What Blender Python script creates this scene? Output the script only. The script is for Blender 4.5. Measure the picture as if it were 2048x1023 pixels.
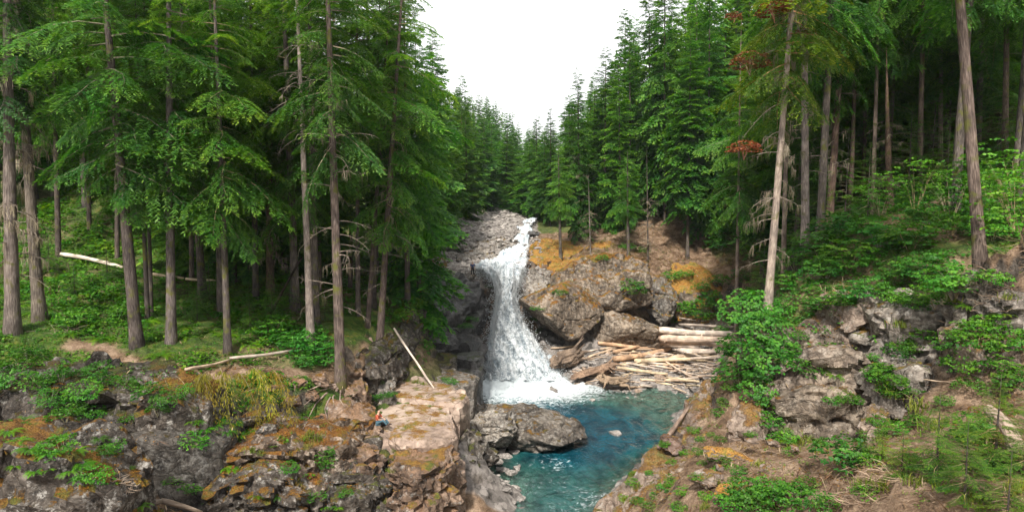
import bpy, math, random, time
import numpy as np
from mathutils import Vector, Matrix, Euler
from mathutils.bvhtree import BVHTree

T0 = time.time()
S = bpy.context.scene
COL = S.collection
for o in list(bpy.data.objects):
    bpy.data.objects.remove(o)
R = math.radians

# ------------------------------------------------------------------ camera
CAMZ = 20.0
FPX = 1334.0
PITCH = R(5.14)
cam_d = bpy.data.cameras.new('camera')
cam = bpy.data.objects.new('camera', cam_d)
COL.objects.link(cam)
cam.location = (0, 0, CAMZ)
cam.rotation_euler = (R(90) - PITCH, 0, 0)
cam_d.sensor_width = 36
cam_d.lens = 36 * FPX / 2048
cam_d.clip_start = 0.1
cam_d.clip_end = 3000
S.camera = cam

# ------------------------------------------------------------------ world, sun, exposure
SUN_EL, SUN_AZ = R(47), R(-166)        # azimuth measured from +Y towards +X
wd = bpy.data.worlds.new('World')
S.world = wd
wd.use_nodes = True
nt = wd.node_tree
nt.nodes.clear()
sky = nt.nodes.new('ShaderNodeTexSky')
sky.sky_type = 'NISHITA'
sky.sun_disc = False
sky.sun_elevation = SUN_EL
sky.sun_rotation = SUN_AZ
bg1 = nt.nodes.new('ShaderNodeBackground')
bg1.inputs[1].default_value = 0.10
nt.links.new(sky.outputs[0], bg1.inputs[0])
tc = nt.nodes.new('ShaderNodeTexCoord')
mp = nt.nodes.new('ShaderNodeMapping')
mp.inputs['Scale'].default_value = (1.6, 1.6, 4.0)
nt.links.new(tc.outputs['Generated'], mp.inputs[0])
ns = nt.nodes.new('ShaderNodeTexNoise')
ns.inputs['Scale'].default_value = 2.2
ns.inputs['Detail'].default_value = 6
ns.inputs['Roughness'].default_value = 0.55
nt.links.new(mp.outputs[0], ns.inputs['Vector'])
cr = nt.nodes.new('ShaderNodeValToRGB')
cr.color_ramp.elements[0].position = 0.40
cr.color_ramp.elements[0].color = (0.46, 0.457, 0.455, 1)
cr.color_ramp.elements[1].position = 0.72
cr.color_ramp.elements[1].color = (0.98, 0.975, 0.98, 1)
nt.links.new(ns.outputs['Fac'], cr.inputs[0])
bg2 = nt.nodes.new('ShaderNodeBackground')
bg2.inputs[1].default_value = 0.95
nt.links.new(cr.outputs[0], bg2.inputs[0])
mx = nt.nodes.new('ShaderNodeMixShader')
mx.inputs[0].default_value = 0.96
nt.links.new(bg1.outputs[0], mx.inputs[1])
nt.links.new(bg2.outputs[0], mx.inputs[2])
wo = nt.nodes.new('ShaderNodeOutputWorld')
nt.links.new(mx.outputs[0], wo.inputs[0])

sun_d = bpy.data.lights.new('sun', 'SUN')
sun_d.energy = 2.9
sun_d.angle = R(6)
sun_d.color = (1.0, 0.95, 0.87)
sun = bpy.data.objects.new('sun', sun_d)
COL.objects.link(sun)
SD = Vector((math.sin(SUN_AZ) * math.cos(SUN_EL), math.cos(SUN_AZ) * math.cos(SUN_EL), math.sin(SUN_EL)))
sun.rotation_euler = SD.to_track_quat('Z', 'Y').to_euler()

vs = S.view_settings
vs.view_transform = 'Standard'
vs.look = 'None'
vs.exposure = 1.30
vs.gamma = 1.0
vs.use_curve_mapping = False
S.render.engine = 'CYCLES'
cy = S.cycles
cy.max_bounces = 6
cy.diffuse_bounces = 4
cy.glossy_bounces = 2
cy.transmission_bounces = 4
cy.transparent_max_bounces = 12
cy.use_adaptive_sampling = True
cy.adaptive_threshold = 0.02
cy.use_denoising = True
try:
    cy.denoiser = 'OPENIMAGEDENOISE'
    cy.denoising_input_passes = 'RGB_ALBEDO_NORMAL'
except Exception:
    pass
cy.caustics_reflective = False
cy.caustics_refractive = False

# ------------------------------------------------------------------ pixel helpers (photograph 2048 x 1023)
CP, SP = math.cos(PITCH), math.sin(PITCH)


def ray(px, py):
    a = (px - 1024) / FPX
    b = (511.5 - py) / FPX
    return np.array([a, CP + b * SP, -SP + b * CP])


def at(px, py, D):
    d = ray(px, py)
    return d * (D / d[1]) + np.array([0, 0, CAMZ])


def atz(px, py, z):
    d = ray(px, py)
    return d * ((z - CAMZ) / d[2]) + np.array([0, 0, CAMZ])


def to_px(P):
    P = np.asarray(P, float)
    q = P - np.array([0, 0, CAMZ])
    f = q[..., 1] * CP - q[..., 2] * SP
    u = q[..., 1] * SP + q[..., 2] * CP
    return 1024 + FPX * q[..., 0] / f, 511.5 - FPX * u / f


# ------------------------------------------------------------------ noise
def _hash(ix, iy, iz, seed):
    h = (ix.astype(np.int64) * 374761393 + iy.astype(np.int64) * 668265263 + iz.astype(np.int64) * 2147483647 + seed * 974711) & 0xffffffff
    h = ((h ^ (h >> 13)) * 1274126177) & 0xffffffff
    h = ((h ^ (h >> 16)) * 2246822519) & 0xffffffff
    return ((h ^ (h >> 15)) & 0xffffff) / float(0xffffff)


def vnoise(P, seed=0):
    P = np.asarray(P, float)
    I = np.floor(P).astype(np.int64)
    F = P - I
    W = F * F * F * (F * (F * 6 - 15) + 10)
    out = 0
    for dx in (0, 1):
        wx = W[:, 0] if dx else 1 - W[:, 0]
        for dy in (0, 1):
            wy = W[:, 1] if dy else 1 - W[:, 1]
            for dz in (0, 1):
                wz = W[:, 2] if dz else 1 - W[:, 2]
                out = out + wx * wy * wz * _hash(I[:, 0] + dx, I[:, 1] + dy, I[:, 2] + dz, seed)
    return out * 2 - 1


def fbm(P, octs=4, seed=0, gain=0.5):
    P = np.asarray(P, float)
    a, s, t = 1.0, 0, 0
    for i in range(octs):
        s = s + a * vnoise(P * (2.03 ** i) + i * 17.3, seed + i)
        t += a
        a *= gain
    return s / t


def worley(P, seed=0):
    P = np.asarray(P, float)
    I = np.floor(P).astype(np.int64)
    n = len(P)
    f1 = np.full(n, 9.0)
    f2 = np.full(n, 9.0)
    cid = np.zeros(n)
    cen = np.zeros((n, 3))
    for dx in (-1, 0, 1):
        for dy in (-1, 0, 1):
            for dz in (-1, 0, 1):
                jx, jy, jz = I[:, 0] + dx, I[:, 1] + dy, I[:, 2] + dz
                c = np.stack([jx + _hash(jx, jy, jz, seed + 1), jy + _hash(jx, jy, jz, seed + 2), jz + _hash(jx, jy, jz, seed + 3)], 1)
                d = np.sqrt(((P - c) ** 2).sum(1))
                m = d < f1
                f2 = np.where(m, f1, np.minimum(f2, d))
                f1 = np.where(m, d, f1)
                cid = np.where(m, _hash(jx, jy, jz, seed + 4), cid)
                cen[m] = c[m]
    return f1, f2, cid, cen


def rocky(P, N, amp=0.3, scale=1.0, seed=0, crack=0.6, tilt=0.9, stretch=1.7):
    """angular blocks: every cell of a broken-up lattice gets its own offset and tilt, with cracks between"""
    rng = np.random.RandomState(seed + 5)
    Mx = np.array(Euler((rng.uniform(-.5, .5), rng.uniform(-.5, .5), rng.uniform(0, 3))).to_matrix())
    Q = (P @ Mx.T) / scale * np.array([1, 1.15, stretch])
    Q = Q + 0.28 * np.stack([vnoise(Q * 1.3, seed + 40), vnoise(Q * 1.3 + 9, seed + 41), vnoise(Q * 1.3 + 19, seed + 42)], 1)
    f1, f2, cid, cen = worley(Q, seed)
    ang = np.stack([np.sin(cid * 91), np.sin(cid * 53 + 2), np.sin(cid * 37 + 4)], 1)
    d = (cid - 0.5) + tilt * ((Q - cen) * ang).sum(1) * 0.8 - crack * np.exp(-((f2 - f1) / 0.09) ** 2)
    d2 = fbm(P / scale * 2.5, 4, seed + 70, 0.55)
    g1, g2, gid, gcen = worley(Q * 2.3 + 5.0, seed + 200)
    ang2 = np.stack([np.sin(gid * 71), np.sin(gid * 43 + 2), np.sin(gid * 29 + 4)], 1)
    d = d + 0.36 * ((gid - 0.5) + tilt * ((Q * 2.3 + 5.0 - gcen) * ang2).sum(1) * 0.8 - 0.5 * crack * np.exp(-((g2 - g1) / 0.1) ** 2))
    return P + N * (amp * (d + 0.30 * d2))[:, None]


# ------------------------------------------------------------------ mesh helpers
def mesh_np(name, V, F, mats=None, smooth=False, matidx=None, attrs=None):
    V = np.asarray(V, np.float32)
    me = bpy.data.meshes.new(name)
    if isinstance(F, (list, tuple)):
        Fs = [np.asarray(f, np.int32) for f in F if len(f)]
    else:
        Fs = [np.asarray(F, np.int32)]
    loops = np.concatenate([f.ravel() for f in Fs])
    tot = np.concatenate([np.full(len(f), f.shape[1], np.int32) for f in Fs])
    start = np.concatenate([[0], np.cumsum(tot)[:-1]]).astype(np.int32)
    me.vertices.add(len(V))
    me.vertices.foreach_set('co', V.ravel())
    me.loops.add(len(loops))
    me.loops.foreach_set('vertex_index', loops)
    me.polygons.add(len(tot))
    me.polygons.foreach_set('loop_start', start)
    me.polygons.foreach_set('loop_total', tot)
    if matidx is not None:
        me.polygons.foreach_set('material_index', np.asarray(matidx, np.int32))
    me.update(calc_edges=True)
    me.polygons.foreach_set('use_smooth', np.full(len(tot), bool(smooth)))
    for m in (mats or []):
        me.materials.append(m)
    for k, (dom, arr) in (attrs or {}).items():
        a = me.attributes.new(k, 'FLOAT', dom)
        a.data.foreach_set('value', np.asarray(arr, np.float32))
    return me


def link(name, me, parent=None, loc=None, color=None):
    o = bpy.data.objects.new(name, me)
    COL.objects.link(o)
    if parent is not None:
        o.parent = parent
    if loc is not None:
        o.location = loc
    if color is not None:
        o.color = color
    return o


def tag(o, label, cat, group=None, kind=None):
    o['label'] = label
    if cat:
        o['category'] = cat
    if group:
        o['group'] = group
    if kind:
        o['kind'] = kind
    return o


def vnormals(V, F):
    n = np.zeros_like(V)
    for f in (F if isinstance(F, (list, tuple)) else [F]):
        if not len(f):
            continue
        a, b, c = V[f[:, 0]], V[f[:, 1]], V[f[:, 2]]
        fn = np.cross(b - a, c - a)
        if f.shape[1] == 4:
            fn = fn + np.cross(c - a, V[f[:, 3]] - a)
        for k in range(f.shape[1]):
            np.add.at(n, f[:, k], fn)
    return n / np.maximum(np.linalg.norm(n, axis=1, keepdims=True), 1e-9)


def tube(pts, rad, sides=6, cap=True):
    """pts (n,3), rad (n,) -> V, quads, tris"""
    pts = np.asarray(pts, float)
    rad = np.broadcast_to(np.asarray(rad, float), (len(pts),))
    t = np.gradient(pts, axis=0)
    t /= np.maximum(np.linalg.norm(t, axis=1, keepdims=True), 1e-9)
    ref = np.array([0, 0, 1.0]) if abs(t[0][2]) < 0.9 else np.array([1.0, 0, 0])
    V = []
    a = np.arange(sides) * 2 * math.pi / sides
    for i in range(len(pts)):
        u = np.cross(ref, t[i])
        u /= max(np.linalg.norm(u), 1e-9)
        v = np.cross(t[i], u)
        ref = v if abs(np.dot(v, t[i])) < .99 else ref
        ref = np.cross(t[i], u)
        # keep frame continuous
        V.append(pts[i] + rad[i] * (np.cos(a)[:, None] * u + np.sin(a)[:, None] * v))
        ref = v
    V = np.concatenate(V)
    Q = []
    n = len(pts)
    for i in range(n - 1):
        for k in range(sides):
            k2 = (k + 1) % sides
            Q.append((i * sides + k, i * sides + k2, (i + 1) * sides + k2, (i + 1) * sides + k))
    Tt = []
    if cap:
        V = np.concatenate([V, pts[:1], pts[-1:]])
        c0, c1 = n * sides, n * sides + 1
        for k in range(sides):
            k2 = (k + 1) % sides
            Tt.append((c0, k2, k))
            Tt.append((c1, (n - 1) * sides + k, (n - 1) * sides + k2))
    return V, np.array(Q, np.int32).reshape(-1, 4), np.array(Tt, np.int32).reshape(-1, 3)


class Acc:
    """collects pieces of one mesh"""
    def __init__(s):
        s.V, s.Q, s.T, s.n, s.qm, s.tm, s.qt, s.tt = [], [], [], 0, [], [], [], []

    def add(s, V, Q=None, T=None, m=0, tint=0.5):
        s.V.append(np.asarray(V, float).reshape(-1, 3))
        for L, M, TT, F in ((s.Q, s.qm, s.qt, Q), (s.T, s.tm, s.tt, T)):
            if F is not None and len(F):
                F = np.asarray(F)
                L.append(F + s.n)
                M.append(np.full(len(F), m))
                TT.append(np.broadcast_to(np.asarray(tint, float), (len(F),)))
        s.n += len(s.V[-1])

    def addtube(s, pts, rad, sides=5, m=0, tint=0.5, cap=True):
        V, Q, T_ = tube(pts, rad, sides, cap)
        s.add(V, Q, T_, m, tint)

    def mesh(s, name, mats, smooth=False):
        Q = np.concatenate(s.Q) if s.Q else np.zeros((0, 4), int)
        T_ = np.concatenate(s.T) if s.T else np.zeros((0, 3), int)
        mi = np.concatenate([x for x in (s.qm + s.tm)]) if (s.qm or s.tm) else []
        ti = np.concatenate([x for x in (s.qt + s.tt)])
        return mesh_np(name, np.concatenate(s.V), [Q, T_], mats, smooth, mi, {'tint': ('FACE', ti)})


# ------------------------------------------------------------------ materials
def newmat(name):
    m = bpy.data.materials.new(name)
    m.use_nodes = True
    m.node_tree.nodes.clear()
    return m, m.node_tree.nodes, m.node_tree.links


def N_(nodes, kind, **kw):
    n = nodes.new(kind)
    for k, v in kw.items():
        if hasattr(n, k):
            setattr(n, k, v)
        else:
            n.inputs[k].default_value = v
    return n


def ramp(nodes, pts):
    r = nodes.new('ShaderNodeValToRGB')
    e = r.color_ramp.elements
    while len(e) < len(pts):
        e.new(0.5)
    for i, (p, c) in enumerate(pts):
        e[i].position = p
        e[i].color = (c[0], c[1], c[2], 1) if len(c) == 3 else c
    return r


def mixc(nodes, links, fac, a, b, mode='MIX'):
    m = nodes.new('ShaderNodeMix')
    m.data_type = 'RGBA'
    m.blend_type = mode
    m.clamp_factor = True
    for s, v in ((0, fac), (6, a), (7, b)):
        if hasattr(v, 'is_linked') or hasattr(v, 'links'):
            links.new(v, m.inputs[s])
        elif isinstance(v, (tuple, list)):
            m.inputs[s].default_value = (v[0], v[1], v[2], 1)
        else:
            m.inputs[s].default_value = v
    return m.outputs[2]


def math_(nodes, links, op, a, b=0.0, c=None, clamp=False):
    m = nodes.new('ShaderNodeMath')
    m.operation = op
    m.use_clamp = clamp
    for i, v in enumerate((a, b) if c is None else (a, b, c)):
        if hasattr(v, 'links'):
            links.new(v, m.inputs[i])
        else:
            m.inputs[i].default_value = v
    return m.outputs[0]


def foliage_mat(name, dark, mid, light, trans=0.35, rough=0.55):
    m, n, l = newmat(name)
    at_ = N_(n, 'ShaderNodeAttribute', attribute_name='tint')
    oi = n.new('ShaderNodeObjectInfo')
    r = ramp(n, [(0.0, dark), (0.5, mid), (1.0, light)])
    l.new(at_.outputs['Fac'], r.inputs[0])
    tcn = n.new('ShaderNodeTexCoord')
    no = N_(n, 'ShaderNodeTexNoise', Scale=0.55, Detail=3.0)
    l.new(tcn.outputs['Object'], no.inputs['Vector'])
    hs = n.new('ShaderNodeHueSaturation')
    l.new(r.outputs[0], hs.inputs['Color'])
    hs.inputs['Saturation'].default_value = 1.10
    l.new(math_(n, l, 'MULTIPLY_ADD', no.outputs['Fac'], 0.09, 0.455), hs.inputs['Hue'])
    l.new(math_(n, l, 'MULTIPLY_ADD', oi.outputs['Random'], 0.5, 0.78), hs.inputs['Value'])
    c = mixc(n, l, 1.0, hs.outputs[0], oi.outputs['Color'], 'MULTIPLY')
    p = N_(n, 'ShaderNodeBsdfPrincipled', Roughness=rough)
    p.inputs['Specular IOR Level'].default_value = 0.35
    l.new(c, p.inputs['Base Color'])
    t = n.new('ShaderNodeBsdfTranslucent')
    tcol = mixc(n, l, 1.0, c, (1.25, 1.2, 0.55), 'MULTIPLY')
    l.new(tcol, t.inputs['Color'])
    mxs = n.new('ShaderNodeMixShader')
    mxs.inputs[0].default_value = trans
    l.new(p.outputs[0], mxs.inputs[1])
    l.new(t.outputs[0], mxs.inputs[2])
    o = n.new('ShaderNodeOutputMaterial')
    l.new(mxs.outputs[0], o.inputs[0])
    return m


def bark_mat(name, a, b, c, zs=0.16, scale=15.0, bump=0.9, moss=0.0):
    m, n, l = newmat(name)
    tcn = n.new('ShaderNodeTexCoord')
    geo = n.new('ShaderNodeNewGeometry')
    oi = n.new('ShaderNodeObjectInfo')
    mp_ = N_(n, 'ShaderNodeMapping')
    mp_.inputs['Scale'].default_value = (1, 1, zs)
    l.new(tcn.outputs['Object'], mp_.inputs[0])
    no = N_(n, 'ShaderNodeTexNoise', Scale=scale, Detail=6.0, Roughness=0.65)
    l.new(mp_.outputs[0], no.inputs['Vector'])
    no2 = N_(n, 'ShaderNodeTexNoise', Scale=1.1, Detail=3.0)
    l.new(geo.outputs['Position'], no2.inputs['Vector'])
    r = ramp(n, [(0.32, a), (0.5, b), (0.68, c)])
    l.new(no.outputs['Fac'], r.inputs[0])
    r2 = ramp(n, [(0.35, (0.62, 0.6, 0.6)), (0.65, (1.25, 1.2, 1.15))])
    l.new(no2.outputs['Fac'], r2.inputs[0])
    col = mixc(n, l, 1.0, r.outputs[0], r2.outputs[0], 'MULTIPLY')
    col = mixc(n, l, 1.0, col, oi.outputs['Color'], 'MULTIPLY')
    if moss:
        no3 = N_(n, 'ShaderNodeTexNoise', Scale=1.7, Detail=5.0)
        l.new(geo.outputs['Position'], no3.inputs['Vector'])
        f = ramp(n, [(0.62 - 0.22 * moss, (0, 0, 0)), (0.74 - 0.22 * moss, (1, 1, 1))])
        l.new(no3.outputs['Fac'], f.inputs[0])
        col = mixc(n, l, f.outputs[0], col, (0.10, 0.10, 0.025))
    p = N_(n, 'ShaderNodeBsdfPrincipled', Roughness=0.88)
    p.inputs['Specular IOR Level'].default_value = 0.2
    l.new(col, p.inputs['Base Color'])
    bp = N_(n, 'ShaderNodeBump', Strength=bump, Distance=0.06)
    l.new(no.outputs['Fac'], bp.inputs['Height'])
    l.new(bp.outputs[0], p.inputs['Normal'])
    o = n.new('ShaderNodeOutputMaterial')
    l.new(p.outputs[0], o.inputs[0])
    return m


def rock_mat(name, dark, mid, light, moss=0.0, mosscol=((0.16, 0.075, 0.018), (0.24, 0.13, 0.03), (0.10, 0.11, 0.02)),
             duff=0.0, lichen=0.0, rough=0.85, scale=1.0, bump=0.8, streak=0.0, wet=0.0, mossz=0.45):
    m, n, l = newmat(name)
    geo = n.new('ShaderNodeNewGeometry')
    pos = geo.outputs['Position']
    big = N_(n, 'ShaderNodeTexNoise', Scale=0.35 * scale, Detail=5.0, Roughness=0.6)
    l.new(pos, big.inputs['Vector'])
    fine = N_(n, 'ShaderNodeTexNoise', Scale=3.2 * scale, Detail=9.0, Roughness=0.68)
    l.new(pos, fine.inputs['Vector'])
    vo = N_(n, 'ShaderNodeTexVoronoi', Scale=1.3 * scale)
    vo.feature = 'DISTANCE_TO_EDGE'
    wv = N_(n, 'ShaderNodeMapping')
    wv.inputs['Scale'].default_value = (1, 1, 1.6)
    wv.inputs['Rotation'].default_value = (0.3, 0.25, 0.4)
    dist = N_(n, 'ShaderNodeTexNoise', Scale=1.4 * scale, Detail=3.0)
    l.new(pos, dist.inputs['Vector'])
    va = n.new('ShaderNodeVectorMath')
    va.operation = 'MULTIPLY_ADD'
    l.new(dist.outputs['Color'], va.inputs[0])
    va.inputs[1].default_value = (0.9, 0.9, 0.9)
    l.new(pos, va.inputs[2])
    l.new(va.outputs[0], wv.inputs[0])
    l.new(wv.outputs[0], vo.inputs['Vector'])
    f = math_(n, l, 'ADD', math_(n, l, 'MULTIPLY', big.outputs['Fac'], 0.45), math_(n, l, 'MULTIPLY', fine.outputs['Fac'], 0.55))
    r = ramp(n, [(0.38, dark), (0.5, mid), (0.61, light)])
    l.new(f, r.inputs[0])
    col = r.outputs[0]
    if streak:
        ms = N_(n, 'ShaderNodeMapping')
        ms.inputs['Scale'].default_value = (1.6, 1.6, 0.12)
        l.new(pos, ms.inputs[0])
        sn = N_(n, 'ShaderNodeTexNoise', Scale=1.3, Detail=5.0)
        l.new(ms.outputs[0], sn.inputs['Vector'])
        sr = ramp(n, [(0.45, (0, 0, 0)), (0.62, (1, 1, 1))])
        l.new(sn.outputs['Fac'], sr.inputs[0])
        col = mixc(n, l, math_(n, l, 'MULTIPLY', sr.outputs[0], streak), col, (0.035, 0.032, 0.03))
    cr_ = ramp(n, [(0.0, (0.30, 0.28, 0.26)), (0.035, (1, 1, 1))])
    l.new(vo.outputs['Distance'], cr_.inputs[0])
    cm_ = ramp(n, [(0.45, (0, 0, 0)), (0.6, (1, 1, 1))])
    l.new(dist.outputs['Fac'], cm_.inputs[0])
    col = mixc(n, l, cm_.outputs[0], col, cr_.outputs[0], 'MULTIPLY')
    if lichen:
        ln = N_(n, 'ShaderNodeTexNoise', Scale=2.3, Detail=8.0, Roughness=0.75)
        l.new(pos, ln.inputs['Vector'])
        lr = ramp(n, [(0.56 - 0.1 * lichen, (0, 0, 0)), (0.66 - 0.1 * lichen, (1, 1, 1))])
        l.new(ln.outputs['Fac'], lr.inputs[0])
        col = mixc(n, l, math_(n, l, 'MULTIPLY', lr.outputs[0], 0.75), col, (0.36, 0.34, 0.31))
    sx = n.new('ShaderNodeSeparateXYZ')
    l.new(geo.outputs['Normal'], sx.inputs[0])
    bp = N_(n, 'ShaderNodeBump', Strength=bump, Distance=0.16)
    hsum = math_(n, l, 'ADD', fine.outputs['Fac'], math_(n, l, 'MULTIPLY', math_(n, l, 'MINIMUM', vo.outputs['Distance'], 0.08), 3.0))
    if moss or duff:
        mn = N_(n, 'ShaderNodeTexNoise', Scale=0.9, Detail=9.0, Roughness=0.74)
        l.new(pos, mn.inputs['Vector'])
        mf = math_(n, l, 'ADD', sx.outputs[2], math_(n, l, 'MULTIPLY', math_(n, l, 'SUBTRACT', mn.outputs['Fac'], 0.5), 3.0))
        mc = N_(n, 'ShaderNodeTexNoise', Scale=1.1, Detail=6.0, Roughness=0.7)
        va2 = n.new('ShaderNodeVectorMath')
        va2.operation = 'ADD'
        va2.inputs[1].default_value = (31, 7, 3)
        l.new(pos, va2.inputs[0])
        l.new(va2.outputs[0], mc.inputs['Vector'])
        mr = ramp(n, [(0.38, mosscol[0]), (0.5, mosscol[1]), (0.62, mosscol[2])])
        l.new(mc.outputs['Fac'], mr.inputs[0])
        mfine = N_(n, 'ShaderNodeTexNoise', Scale=14.0, Detail=4.0)
        l.new(pos, mfine.inputs['Vector'])
        mfr = ramp(n, [(0.3, (0.5, 0.5, 0.5)), (0.7, (1.4, 1.4, 1.4))])
        l.new(mfine.outputs['Fac'], mfr.inputs[0])
        mcol = mixc(n, l, 1.0, mr.outputs[0], mfr.outputs[0], 'MULTIPLY')
        th = 1.15 - moss
        mk = n.new('ShaderNodeMapRange')
        mk.inputs['From Min'].default_value = th + mossz - 0.45
        mk.inputs['From Max'].default_value = th + mossz - 0.45 + 0.22
        l.new(mf, mk.inputs['Value'])
        if duff:
            dn = N_(n, 'ShaderNodeTexNoise', Scale=0.8, Detail=6.0)
            va3 = n.new('ShaderNodeVectorMath')
            va3.operation = 'ADD'
            va3.inputs[1].default_value = (3, 57, 3)
            l.new(pos, va3.inputs[0])
            l.new(va3.outputs[0], dn.inputs['Vector'])
            df = math_(n, l, 'ADD', sx.outputs[2], math_(n, l, 'MULTIPLY', math_(n, l, 'SUBTRACT', dn.outputs['Fac'], 0.5), 1.6))
            dk = n.new('ShaderNodeMapRange')
            dk.inputs['From Min'].default_value = 1.2 - duff
            dk.inputs['From Max'].default_value = 1.45 - duff
            l.new(df, dk.inputs['Value'])
            col = mixc(n, l, dk.outputs[0], col, mixc(n, l, 1.0, (0.21, 0.125, 0.075), mfr.outputs[0], 'MULTIPLY'))
        col = mixc(n, l, mk.outputs[0], col, mcol)
        hsum = math_(n, l, 'ADD', hsum, math_(n, l, 'MULTIPLY', mk.outputs[0], mfine.outputs['Fac']))
    oi = n.new('ShaderNodeObjectInfo')
    col = mixc(n, l, 1.0, col, oi.outputs['Color'], 'MULTIPLY')
    l.new(hsum, bp.inputs['Height'])
    p = N_(n, 'ShaderNodeBsdfPrincipled', Roughness=rough)
    p.inputs['Specular IOR Level'].default_value = 0.25 + wet * 0.4
    l.new(col, p.inputs['Base Color'])
    l.new(bp.outputs[0], p.inputs['Normal'])
    o = n.new('ShaderNodeOutputMaterial')
    l.new(p.outputs[0], o.inputs[0])
    return m


# conifer needles and leaves
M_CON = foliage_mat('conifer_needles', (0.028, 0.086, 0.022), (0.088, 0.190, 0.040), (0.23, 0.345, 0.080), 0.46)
M_LEAF = foliage_mat('broad_leaves', (0.025, 0.090, 0.018), (0.060, 0.170, 0.028), (0.130, 0.260, 0.045), 0.38)
M_FERN = foliage_mat('fern_leaves', (0.022, 0.085, 0.014), (0.065, 0.175, 0.022), (0.19, 0.29, 0.04), 0.40)
M_GRASS = foliage_mat('grass_blades', (0.06, 0.10, 0.02), (0.12, 0.18, 0.04), (0.26, 0.25, 0.09), 0.35)
M_DEADN = foliage_mat('dead_needles', (0.06, 0.028, 0.015), (0.12, 0.055, 0.025), (0.20, 0.11, 0.055), 0.25)
M_LITTER = foliage_mat('needle_litter', (0.07, 0.035, 0.02), (0.20, 0.12, 0.07), (0.42, 0.31, 0.22), 0.1)
M_MOSSC = foliage_mat('moss_tufts', (0.10, 0.045, 0.012), (0.21, 0.11, 0.025), (0.16, 0.17, 0.03), 0.15)
M_HMOSS = foliage_mat('hanging_moss', (0.09, 0.085, 0.015), (0.17, 0.16, 0.03), (0.27, 0.23, 0.06), 0.3)
M_LICH = foliage_mat('hanging_lichen', (0.15, 0.12, 0.085), (0.26, 0.22, 0.16), (0.38, 0.33, 0.25), 0.25)
# wood
M_BARK = bark_mat('dark_bark', (0.030, 0.025, 0.023), (0.088, 0.074, 0.066), (0.185, 0.163, 0.148), moss=0.35)
M_BARKG = bark_mat('grey_bark', (0.09, 0.075, 0.068), (0.19, 0.165, 0.15), (0.34, 0.31, 0.28), moss=0.12)
M_TWIG = bark_mat('twig_wood', (0.10, 0.08, 0.065), (0.19, 0.16, 0.13), (0.30, 0.26, 0.22), scale=4, bump=0.2)
M_LOG = bark_mat('bleached_wood', (0.24, 0.19, 0.155), (0.53, 0.465, 0.40), (0.68, 0.62, 0.56), zs=0.06, scale=12, bump=0.6)
# rocks
GREY = ((0.030, 0.026, 0.023), (0.145, 0.126, 0.108), (0.33, 0.292, 0.248))
DARK = ((0.014, 0.012, 0.010), (0.068, 0.056, 0.046), (0.195, 0.165, 0.138))
WARM = ((0.085, 0.062, 0.048), (0.20, 0.15, 0.118), (0.36, 0.285, 0.225))
PINK = ((0.13, 0.092, 0.070), (0.30, 0.222, 0.175), (0.43, 0.335, 0.268))
M_RGREY = rock_mat('grey_rock', *GREY, moss=0.14, lichen=0.5)
M_RGREYM = rock_mat('grey_rock_moss_top', *GREY, moss=0.55, duff=0.35, lichen=0.4, streak=0.6)
M_RDARK = rock_mat('dark_rock', *DARK, moss=0.38, lichen=0.2, mosscol=((0.05, 0.05, 0.015), (0.08, 0.09, 0.02), (0.13, 0.08, 0.02)))
M_RDARKM = rock_mat('dark_rock_orange_moss', *DARK, moss=0.52, lichen=0.35, mosscol=((0.085, 0.038, 0.010), (0.155, 0.078, 0.016), (0.085, 0.085, 0.015)))
M_RWARM = rock_mat('warm_rock', *WARM, moss=0.42, duff=0.3, lichen=0.2, mosscol=((0.15, 0.075, 0.025), (0.22, 0.125, 0.04), (0.13, 0.12, 0.035)))
M_RPINK = rock_mat('pale_shelf_rock', *PINK, moss=0.22, scale=0.55, bump=0.5, mossz=0.5)
M_RPINKB = rock_mat('brown_face_rock', (0.035, 0.024, 0.019), (0.15, 0.100, 0.070), (0.34, 0.24, 0.175), moss=0.30, duff=0.55, lichen=0.1)
M_RMOSSY = rock_mat('mossy_rock', *WARM, moss=1.0, duff=0.8, lichen=0.1, mosscol=((0.26, 0.115, 0.022), (0.36, 0.19, 0.045), (0.17, 0.15, 0.03)))
M_RWET = rock_mat('wet_rock', (0.02, 0.019, 0.019), (0.06, 0.057, 0.056), (0.14, 0.13, 0.125), moss=0.2, rough=0.5, wet=0.6,
                  mosscol=((0.04, 0.06, 0.015), (0.06, 0.08, 0.02), (0.05, 0.05, 0.015)))
M_STONE = rock_mat('river_stone', (0.10, 0.09, 0.085), (0.25, 0.225, 0.205), (0.45, 0.41, 0.37), scale=2.2, bump=0.4)

print('materials', round(time.time() - T0, 1))

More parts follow.
